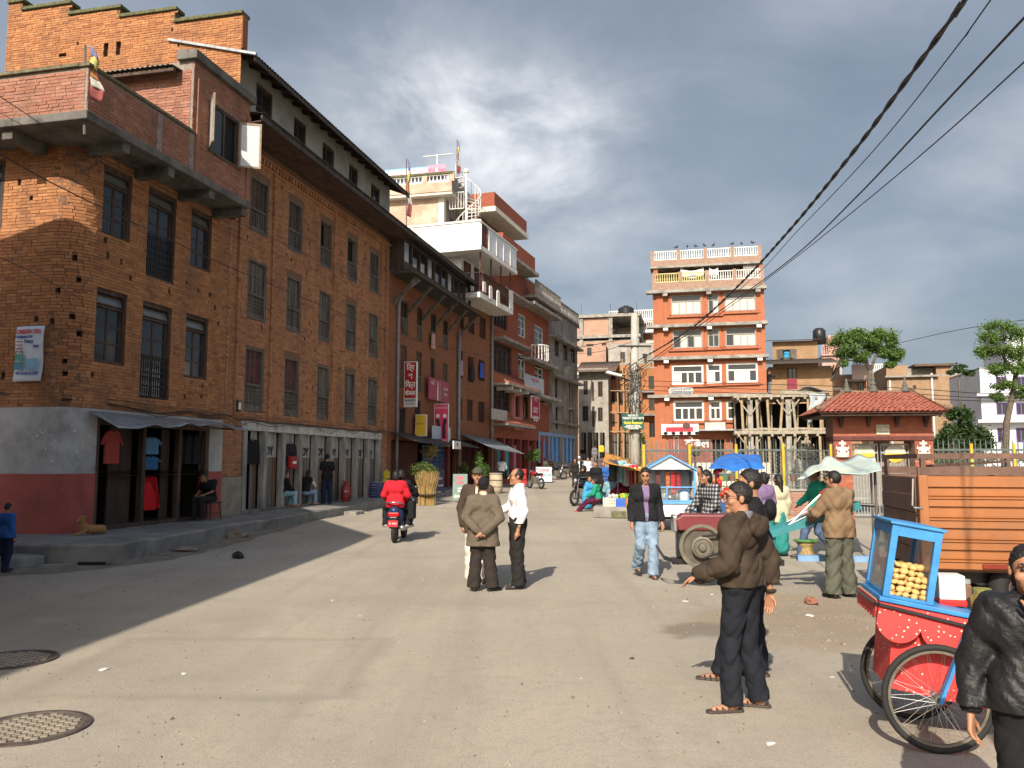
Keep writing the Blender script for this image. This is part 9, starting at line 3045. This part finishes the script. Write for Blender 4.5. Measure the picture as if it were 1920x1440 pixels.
for y0, y1, z0, z1, m_ in ((.93, 1.12, 3.86, 4.0, flat('poster_green', (.1, .3, .25))), (.92, 1.13, 3.68, 3.84, flat('poster_teal', (.08, .25, .32))), (.58, .85, 3.68, 3.90, flat('poster_sky', (.2, .4, .55)))):
 one('print_picture', m_, PO, 'box', x_ - .072, x_ - .068, y0, y1, z0, z1)
one('house_outline', flat('poster_green'), PO, 'tube', [(x_ - .07, 1.1, 4.0), (x_ - .07, 1.1, 4.06), (x_ - .07, 1.02, 4.13), (x_ - .07, .94, 4.06), (x_ - .07, .94, 4.0)], .008, 4)
bx = thing('meter_box', 'small black and white meter on the brick pier', 'meter', FB.w(-.25, -.06, 3.35), FB.ang)
one('case', m_blk, bx, 'box', -.09, .09, -.06, .05, -.16, .16, bevel=.01)
one('dial', m_white, bx, 'box', -.05, .06, -.068, -.061, -.1, .1)
# free standing boards
def aboard(name, label, u, v, Y, w_, h_, col, ang, lines, lm):
 p = at(u, v, Y)
 t = thing(name, label, 'sign board', (p.x, p.y, gz(Y) if Y > 20 else 0), ang)
 one('panel', col, t, 'bar', (0, 0, .08), (0, .12, h_), w_, .03, (0, 1, 0))
 one('back_leg', m_wood, t, 'bar', (0, .45, 0), (0, .14, h_ * .95), .05, .03)
 for body, z, s_, m_ in lines:
  text(body, s_, m_, t, (0, -.02 + .12 * z / h_ - .004, z), (PI / 2 - .1, 0, 0), sx=.8, bold=.004)
 return t
m_greyg = M('slate_green_board', (0.17, 0.24, 0.21), (0.13, 0.19, 0.17), 3, .6)
t = aboard('pavement_sign', 'standing grey green sign with pink heading and arrow', 862, 930, 33, .58, 1.12, m_greyg, -.1, [('प्रेस', .95, .22, flat('hot_pink', (.7, .08, .15))), ('फोटोकपी', .76, .12, flat('hot_pink')), ('स्टुडियो', .55, .08, m_white), ('लेमिनेसन', .44, .07, m_white)], None)
one('arrow', flat('cream_print', (.7, .7, .5)), t, 'prism', [(-.25, .24), (-.15, .33), (-.15, .28), (0, .28), (0, .20), (-.15, .20), (-.15, .15)], -.025, -.015)
one('printed_portrait', m_white, t, 'prism', [(.05, .12), (.25, .12), (.25, .45), (.2, .52), (.1, .52), (.05, .45)], -.0, .008)
aboard('pavement_sign', 'dark poster board leaning by the blue shutters', 826, 925, 37, .35, 1.2, flat('dark_poster', (.06, .05, .08)), .25, [('मोमो', .8, .12, m_white), ('चाउमिन', .5, .1, m_white)], None)
aboard('pavement_sign', 'green and white trestle board among the motorcycles', 1020, 895, 52, 1.0, 1.0, M('pale_sign'), .1, [('LODGE', .8, .25, m_sred), ('TIME HOUSE', .5, .2, flat('poster_green'))], None)
# flags, hanging goods, street things
def flag(label, u0, v0, u1, v1, Y, cols, ph0, ph1, wd):
 p0, p1 = at(u0, v1, Y), at(u0, v0, Y)
 t = thing('prayer_flag', label, 'flag', p0)
 one('flag_pole', m_wood2, t, 'tube', [(0, 0, -.4), tuple(p1 - p0)], .025, 6)
 L = (p1 - p0).z
 n = len(cols)
 for k, c_ in enumerate(cols):
  b = MB()
  b.grid(lambda p, q: (wd * (p * (.35 + .65 * (k + q) / n)) + .05 * math.sin((k + q) * 2), .05 * math.sin(p * 6 + k), L * (1 - .75 * (k + q) / n) - .10 * p * p), 6, 4)
  b.build('flag_band', flat('flag_%s' % k, c_, .9), t, smooth=True, solid=.006)
fcols = [(.16, .17, .3), (.45, .4, .14), (.36, .14, .06), (.36, .34, .3), (.22, .06, .06)]
flag('striped prayer flag at the balcony corner of the corner house', 160, 85, 190, 215, 15.6, fcols, 0, 0, .34)
flag('striped prayer flag on the roof edge of the gallery house', 762, 298, 775, 440, 36, fcols, 0, 0, .22)
flag('small prayer flag on the pole by the rooftop banner', 857, 262, 863, 345, 47, fcols, 0, 0, .2)
def garment(label, F, u0, v0, u1, v1, off, c_, long=False, name='hanging_shirt', sleeve=True):
 x0, x1, z0, z1 = rect(F, u0, v0, u1, v1, off)
 cx, w_, h_ = (x0 + x1) / 2, (x1 - x0) / 2, z1 - z0
 t = thing(name, label, 'clothes', F.w(cx, -off, z1), F.ang)
 sl = -h_ * (.92 if long else .42)
 if sleeve:
  pts = [(-w_ * .18, 0), (-w_ * .55, -h_ * .06), (-w_, sl), (-w_ * .78, sl - h_ * .04), (-w_ * .60, -h_ * .30), (-w_ * .62, -h_), (w_ * .62, -h_), (w_ * .60, -h_ * .30), (w_ * .78, sl - h_ * .04), (w_, sl), (w_ * .55, -h_ * .06), (w_ * .18, 0), (0, -h_ * .05)]
 else:
  pts = [(-w_ * .3, 0), (-w_ * .8, -h_ * .06), (-w_, -h_), (w_, -h_), (w_ * .8, -h_ * .06), (w_ * .3, 0), (0, -h_ * .07)]
 one('cloth', cloth_mat('garment_' + label.replace(' ', '_')[:18], c_), t, 'prism', pts, -.03, .03, bevel=.02)
 one('hanger', m_iron, t, 'tube', [(-w_ * .5, 0, -h_ * .05), (0, 0, .03), (w_ * .5, 0, -h_ * .05)], .008, 4)
 one('hook', m_iron, t, 'tube', [(0, 0, .03), (0, 0, .14)], .006, 4)
garment('coral red shirt hanging in the corner shop', FB, 187, 806, 231, 870, .0, (.38, .07, .06))
garment('sky blue striped shirt hanging highest in the corner shop', FB, 263, 820, 304, 852, .0, (.10, .24, .38))
garment('mid blue shirt hanging under the sky blue one', FB, 261, 856, 303, 881, -.05, (.04, .14, .30))
garment('bright red long sleeved top in the corner shop', FB, 257, 899, 300, 957, .0, (.55, .015, .02), True)
for k, u in enumerate((338, 353, 368)):
 garment(['first', 'second', 'third'][k] + ' black waistcoat in the row by the corner shop pier', FB, u - 7, 815, u + 9, 870, -.1 + .05 * k, (.02, .02, .022), sleeve=False, name='hanging_waistcoat')
garment('black jacket hanging in the end doorway of the plank shops', FB, 459, 824, 487, 870, -.05, (.012, .012, .014), sleeve=False, name='hanging_jacket')
garment('dark jacket hanging above the red bag', FB, 533, 832, 556, 858, -.05, (.02, .02, .022), sleeve=False, name='hanging_jacket')
for k, (u, v, c_, nm) in enumerate(((812, 640, (.5, .3, .25), 'peach towel hanging from the gallery house window'), (864, 690, (.35, .25, .25), 'patterned cloth hanging from the white balcony house window'), (886, 700, (.03, .03, .03), 'black clothes on the sill of the white balcony house'), (903, 695, (.05, .1, .45), 'blue cloth hanging from the white balcony house window'))):
 garment(nm, FB if u < 850 else F3, u - 3, v - 15, u + 4, v + 14, .15, c_, sleeve=False, name='hung_washing')
for k, u in enumerate((908, 920, 934)):
 garment(['small white', 'second white', 'printed white'][k] + ' cloth on the white balcony rail', F3, u - 3, 528 + k * 8, u + 3, 548 + k * 14, 1.4, (.65, .6, .58), sleeve=False, name='hung_washing')
bgs = thing('red_bag', 'red printed bag hanging in the plank shop doorway', 'bag', FB.w(FB.fac(547, 866)[0], -.02, FB.fac(547, 866)[1]), FB.ang)
one('pouch', flat('red_bag_cloth', (.3, .012, .015)), bgs, 'box', -.22, .22, -.08, .08, -.22, .18, bevel=.05)
one('handle', m_blk, bgs, 'tube', [(-.12, 0, .18), (-.08, 0, .34), (.08, 0, .34), (.12, 0, .18)], .015, 5)
one('print', m_white, bgs, 'box', -.12, .12, -.084, -.081, -.06, .02)
def pathz(x):
 return fptop(FB.w(x, -.8)) + .02
gc = thing('gas_cylinder', 'red gas cylinder standing by the plank doors', 'gas cylinder', FB.w(FB.fac(629, 920)[0] + .1, -.35, pathz(6)), 0)
one('tank', flat('cylinder_red', (.24, .03, .025), .5), gc, 'lathe', [(.01, .04), (.13, .04), (.165, .10), (.17, .30), (.165, .48), (.12, .58), (.05, .62), (.01, .62)], 20, smooth=True)
one('foot_ring', flat('cylinder_red'), gc, 'lathe', [(.14, 0), (.145, .06), (.13, .06), (.13, 0)], 20)
one('collar', flat('cylinder_red'), gc, 'lathe', [(.09, .60), (.10, .72), (.085, .72), (.08, .6)], 18)
text('LPG', .09, m_white, gc, (0.05, -.178, .36))
for r_ in range(2):
 for c_ in range(3):
  p = FB.w(9.0 + c_ * .36, -.35, pathz(9) + r_ * .3)
  t = thing('bottle_crate', ['lower', 'upper'][r_] + ' blue bottle crate, ' + ['nearest the gas cylinder', 'in the middle', 'nearest the jerrycans'][c_], 'crate', p, FB.ang)
  b = MB()
  for z in (0, .1, .2):
   b.box(-.17, .17, -.13, -.115, z, z + .06)
   b.box(-.17, .17, .115, .13, z, z + .06)
   b.box(-.17, -.155, -.115, .115, z, z + .06)
   b.box(.155, .17, -.115, .115, z, z + .06)
  for x in (-.165, -.06, .06, .165):
   b.box(x - .01, x + .01, -.133, -.118, 0, .26)
  b.box(-.155, .155, -.115, .115, 0, .015)
  b.build('lattice', flat('crate_navy', (.02, .035, .16), .4), t)
  for i in range(4):
   for j in range(2):
    one('bottle', glass('bottle_glass', (.25, .3, .28), .1), t, 'lathe', [(.01, .015), (.03, .015), (.03, .16), (.012, .22), (.012, .28), (.01, .285)], 8, None, (-.12 + .08 * i, -.06 + .12 * j, 0))
for k, (x, z) in enumerate(((10.2, 0), (10.3, .32))):
 t = thing('jerrycan', ['green yellow', 'yellow'][k] + ' jerrycan in the pile by the downpipe', 'jerrycan', FB.w(x, -.3, pathz(10) + z + (.35 if k == 0 else .35)), FB.ang + .1 * k)
 one('can', flat('jerry_%d' % k, ((.4, .42, .03), (.55, .42, .02))[k], .4), t, 'box', -.16, .16, -.1, .1, 0, .3, bevel=.04)
 one('handle', flat('jerry_%d' % k), t, 'tube', [(-.09, 0, .29), (-.07, 0, .36), (.05, 0, .36), (.07, 0, .29)], .018, 6)
 one('cap', m_blk, t, 'lathe', [(.03, .29), (.03, .34), (.01, .345)], 10, None, (.11, 0, 0))
t = thing('wooden_box', 'wooden box carrying the jerrycan pile', 'box', FB.w(10.25, -.3, pathz(10)), FB.ang)
one('body', m_wood2, t, 'box', -.25, .25, -.15, .15, 0, .35, bevel=.01)
bb = gnd(800, 945, .25)
BR = thing('broom_bundle', 'standing bundle of straw brooms for sale', 'brooms', (bb.x, bb.y, .2))
st_ = MB()
rnd = random.Random(6)
for k in range(420):
 a = rnd.uniform(0, 2 * PI)
 r0 = rnd.uniform(0, .3)
 st_.tube([(r0 * math.cos(a) * 1.1, r0 * math.sin(a) * .6, 0), (r0 * 1.15 * math.cos(a), r0 * .65 * math.sin(a), .6), (r0 * 1.6 * math.cos(a) + rnd.uniform(-.06, .06), r0 * math.sin(a), rnd.uniform(.95, 1.3))], [.010, .008, .003], 3, cap=False)
tag(st_.build('straw', M('straw', (0.46, 0.32, 0.13), (0.32, 0.21, 0.08), 6, .8), BR), kind='stuff')
one('binding', m_wood, BR, 'lathe', [(.33, .38), (.34, .42)], 18)
def pot_bush(label, u, v, Y, rw, rh, mat, seed, n=260, size=.05, name='potted_bush'):
 p = at(u, v, Y)
 zb = gz(Y) + .1
 t = thing(name, label, 'plant', (p.x, p.y, zb))
 one('pot', M('clay_pot', (.26, .12, .07), (.18, .08, .05), 5, .9), t, 'lathe', [(.01, 0), (.18, 0), (.24, .3), (.26, .34), (.01, .33)], 14)
 c = p.z - zb
 one('stem', m_bark, t, 'tube', [(0, 0, .3), (.03, 0, c)], .03, 5)
 leaf_obj('foliage', mat, t, [(random.uniform(-.5, .5) * rw, random.uniform(-.5, .5) * rw, c + random.uniform(-.45, .45) * rh, rw * .6, rw * .6, rh * .45) for k in range(7)], n, size, seed)
pot_bush('large leafy bush behind the broom bundle', 795, 882, 32, .55, .40, m_leaf3, 21)
pot_bush('straggly dry bush growing up to the tin canopy', 806, 848, 36, .45, .45, m_leafy, 22, 120)
pot_bush('tall rounded green bush by the red boarded shop', 902, 872, 42, .45, .75, m_leaf1, 23, 300)
pot_bush('thin plant between the two shop canopies', 868, 876, 41, .25, .45, m_leaf3, 24, 110)
pot_bush('round topped bush by the blue surround', 999, 853, 54, .5, .5, m_leaf1, 25, 220, .06)
bl = thing('sack_barrel', 'pale sackcloth covered barrel at the kerb', 'barrel', (*at(930, 868, 40)[:2], gz(40)), 0)
one('drum', M('sackcloth', (.42, .35, .24), (.3, .25, .17), 9, .9, .6, 40), bl, 'lathe', [(.01, 0), (.30, 0), (.33, .3), (.32, .6), (.30, .92), (.01, .94)], 18, smooth=True)
for z in (.3, .62):
 one('rope', m_wood2, bl, 'lathe', [(.335, z), (.345, z + .02), (.335, z + .04)], 18)
one('lid', m_conc, bl, 'lathe', [(.33, .93), (.33, .98), (.01, .99)], 18)
t = thing('bottle_crate', 'red drink crates stacked by the pink shop', 'crate', (*at(977, 868, 47)[:2], gz(47) + .1))
for z in (0, .32, .64):
 one('crate_tier', flat('crate_red', (.4, .015, .02)), t, 'box', -.3, .3, -.2, .2, z, z + .28, bevel=.02)
# dog lying at the corner
dg = SDF()
dp = FB.w(-6.35, -.62)
# local: +x towards its head
dg.cap((-.30, .0, .13), (.10, .0, .16), .115, .11, .06).cap((.10, 0, .16), (.24, .02, .20), .11, .085, .06).cap((.22, .02, .22), (.29, .05, .38), .085, .075, .05)
dg.ell((.31, .06, .44), (.095, .085, .08), .03).cap((.35, .07, .42), (.45, .09, .38), .045, .03, .02)
dg.cap((.20, .08, .12), (.40, .13, .035), .045, .028, .03).cap((.40, .13, .035), (.50, .15, .03), .026, .022, .02)
dg.cap((.16, -.08, .10), (.30, -.14, .05), .045, .03, .03).cap((.30, -.14, .05), (.40, -.10, .03), .028, .022, .02)
dg.cap((-.28, -.08, .12), (-.10, -.15, .10), .09, .06, .04).cap((-.10, -.15, .08), (-.26, -.17, .03), .04, .028, .03).cap((-.26, -.17, .03), (-.10, -.18, .025), .026, .022, .02)
dg.cap((-.40, .0, .10), (-.46, -.14, .04), .03, .022, .03).cap((-.46, -.14, .04), (-.34, -.24, .03), .022, .012, .02)
dg.cap((.28, .13, .48), (.25, .23, .52), .03, .01, .015).cap((.28, -.01, .48), (.25, -.11, .51), .03, .01, .015)
DG = sdf_obj('dog', dg, *dg.bounds(), .011, M('ginger_fur', (.36, .19, .07), (.25, .12, .045), 14, .9, .5, 120, dirt=(.42, .3, .17), dscale=4), None)
DG.location = (dp.x, dp.y, .352)
DG.rotation_euler = (0, 0, R(-128))
DG.scale = (.72, .72, .74)
tag(DG, 'ginger dog lying on the footpath at the rounded corner', 'dog')
one('nose', m_blk, DG, 'ball', (.475, .095, .385), .016, .016, .012)
for y_ in (.035, .115):
 one('eye', m_blk, DG, 'ball', (.395, y_, .465), .009)
# litter and stones
def lump(name, label, cat, u, v, r_, mat, seed, sq=(1, 1, .6), z=0.0):
 p = gnd(u, v, z)
 rs = random.Random(seed)
 b = MB()
 b.ball((0, 0, 0), r_ * sq[0], r_ * sq[1], r_ * sq[2], 9, 6)
 b.v = [(x * rs.uniform(.75, 1.2), y * rs.uniform(.75, 1.2), max(-.01, zz * rs.uniform(.8, 1.15) + r_ * sq[2] * .7)) for x, y, zz in b.v]
 o = b.build(name, mat, None, (p.x, p.y, z), (0, 0, rs.uniform(0, 6)))
 tag(o, label, cat)
m_stone = M('grey_stone', (.22, .19, .15), (.12, .105, .085), 6, .95, .7, 30)
lump('stone', 'largest loose stone against the kerb', 'stone', 440, 1010, .26, m_stone, 1, (1.4, .8, .55))
lump('stone', 'flat stone lying in the gutter below the corner shop', 'stone', 350, 1034, .20, m_stone, 2, (1.5, .9, .35))
lump('lost_shoe', 'black lost shoe lying on the shaded road', 'shoe', 446, 1047, .11, m_blk, 3, (1.3, .8, .7))
lump('brick_stone', 'broken red brick lying on the dirt', 'brick', 1522, 1133, .09, M('broken_brick', (.3, .13, .08), (.2, .09, .06), 8, .95, .6, 40), 4, (1.3, .8, .6))
for k, (u, v, r_, nm) in enumerate(((195, 1256, .07, 'crumpled paper near the manhole covers'), (345, 1264, .05, 'thin paper scrap on the tar patch'), (623, 1126, .04, 'white scrap beside the cable shadow'), (675, 1155, .03, 'tiny white scrap on the sunny road'), (1518, 1155, .09, 'torn white paper on the dirt'), (1285, 1128, .06, 'white card lying on the dirt edge'), (1335, 1115, .045, 'white cup on the dirt edge'), (1185, 1235, .05, 'dry leaf litter on the road'), (1445, 1395, .05, 'pale wrapper on the sunny road'), (1560, 1270, .03, 'small white chip near the snack cart'), (1462, 1030, .1, 'white plastic bag by the wicker stool'), (1090, 1272, .02, 'speck of paper before the talking men'))):
 lump('litter', nm, 'litter', u, v, r_, (M('dry_leaf_brown', (.12, .07, .04), (.07, .04, .025), 8, .9) if k == 7 else m_white), 10 + k, (.8, .5, .12))
pp_ = gnd(178, 1060)
pt = thing('pipe_piece', 'short dark pipe lying along the kerb', 'pipe', (pp_.x, pp_.y, .03), -.05)
one('tube', m_blk, pt, 'tube', [(-.3, 0, 0), (.25, .02, .0)], .03, 8)
one('collar', m_chr, pt, 'tube', [(.2, .018, 0), (.3, .02, 0)], .04, 8)
t = thing('step_block', 'square concrete block at the kerb as a step', 'block', (*gnd(662, 972)[:2], 0), FB.ang)
one('block', m_conc, t, 'box', -.35, .35, -.25, .25, 0, .24, bevel=.03)
one('worn_edge', m_concd, t, 'box', -.33, .33, .25, .40, 0, .16, bevel=.03)
grit = MB()
rnd = random.Random(77)
for k in range(3400):
 y = rnd.uniform(3.2, 20) ** 1.0
 x = rnd.uniform(-.62, .62) * y
 r_ = rnd.uniform(.005, .015)
 if k % 3 == 0:
  x, y = rnd.gauss(4.6, 1.5), rnd.gauss(9.4, 1.8)
  r_ *= 1.3
 if rnd.random() < .04:
  r_ *= 2
 z = .0
 a = rnd.uniform(0, 6)
 grit.add([(x + r_ * math.cos(a + i * 2.1), y + r_ * math.sin(a + i * 2.1), z) for i in range(3)] + [(x, y, z + r_ * .9)], [(0, 1, 3), (1, 2, 3), (2, 0, 3)])
o = grit.build('street_grit', M('grit', (.26, .23, .185), (.1, .085, .07), 30, .95))
tag(o, 'scattered fine grit and pebbles over the road', 'grit', kind='stuff')
def figure(name, label, loc, ang, s, mat, flatten=1.0, parent=None, lotus=None):
 S = SDF()
 S.ell((0, 0, .08), (.34, .24 * flatten, .08), .03).cap((-.25, -.05, .2), (.25, -.05, .2), .1 * flatten + .02, None, .05)
 S.ell((0, 0, .38), (.17, .15 * flatten, .2), .05).ell((0, 0, .68), (.1, .1 * flatten, .12), .03)
 S.cap((0, -.08 * flatten, .66), (.06, -.12 * flatten, .46), .04, .025, .02)
 for sg_ in (-1, 1):
  S.cap((sg_ * .14, 0, .5), (sg_ * .3, 0, .42), .05, .035, .03).cap((sg_ * .3, 0, .42), (sg_ * .28, -.05, .62), .035, .03, .02)
  S.cap((sg_ * .14, 0, .46), (sg_ * .27, -.06, .28), .045, .03, .03).ell((sg_ * .13, 0, .7), (.07, .03, .08), .02)
 S.ell((0, 0, .82), (.07, .07 * flatten, .09), .03)
 o = sdf_obj(name, S, *S.bounds(), .025 / max(s, .5), mat, parent, s)
 o.location = loc
 o.rotation_euler = (0, 0, ang)
 return o
pq_ = FF.w(FF.fac(1512, 850, -3)[0], 3, gz(28))
sz = at(1512, 862, 28.2).z - gz(28)
SF = thing('stone_statue', 'seated stone figure with raised arms behind the park fence', 'statue', pq_, FF.ang)
one('pedestal', m_conc, SF, 'box', -.35, .35, -.3, .3, 0, sz, bevel=.02)
figure('figure', '', (0, 0, sz), 0, .85, M('weathered_stone', (.3, .25, .18), (.17, .14, .1), 8, .9, .5, 30), 1.0, SF)
for rct, k in ((rect(GF, 1564, 822, 1594, 862), 0), (rect(GF, 1715, 822, 1746, 862), 1)):
 cx, cz, h = (rct[0] + rct[1]) / 2, rct[2], rct[3] - rct[2]
 one('relief_panel', M('red_oxide_board'), GT, 'box', rct[0], rct[1], -.03, 0, rct[2], rct[3])
 figure('relief_figure', '', (cx, -.05, cz + .06), 0, h / 1.05, M('white_relief', (.62, .58, .5), (.5, .42, .34), 14, .6), .35, GT)
 one('relief_base', flat('relief_green' if k else 'relief_dark', (.06, .22, .14) if k else (.07, .06, .06)), GT, 'ball', (cx, -.04, cz + .07), .19, .05, .05, smooth=True)
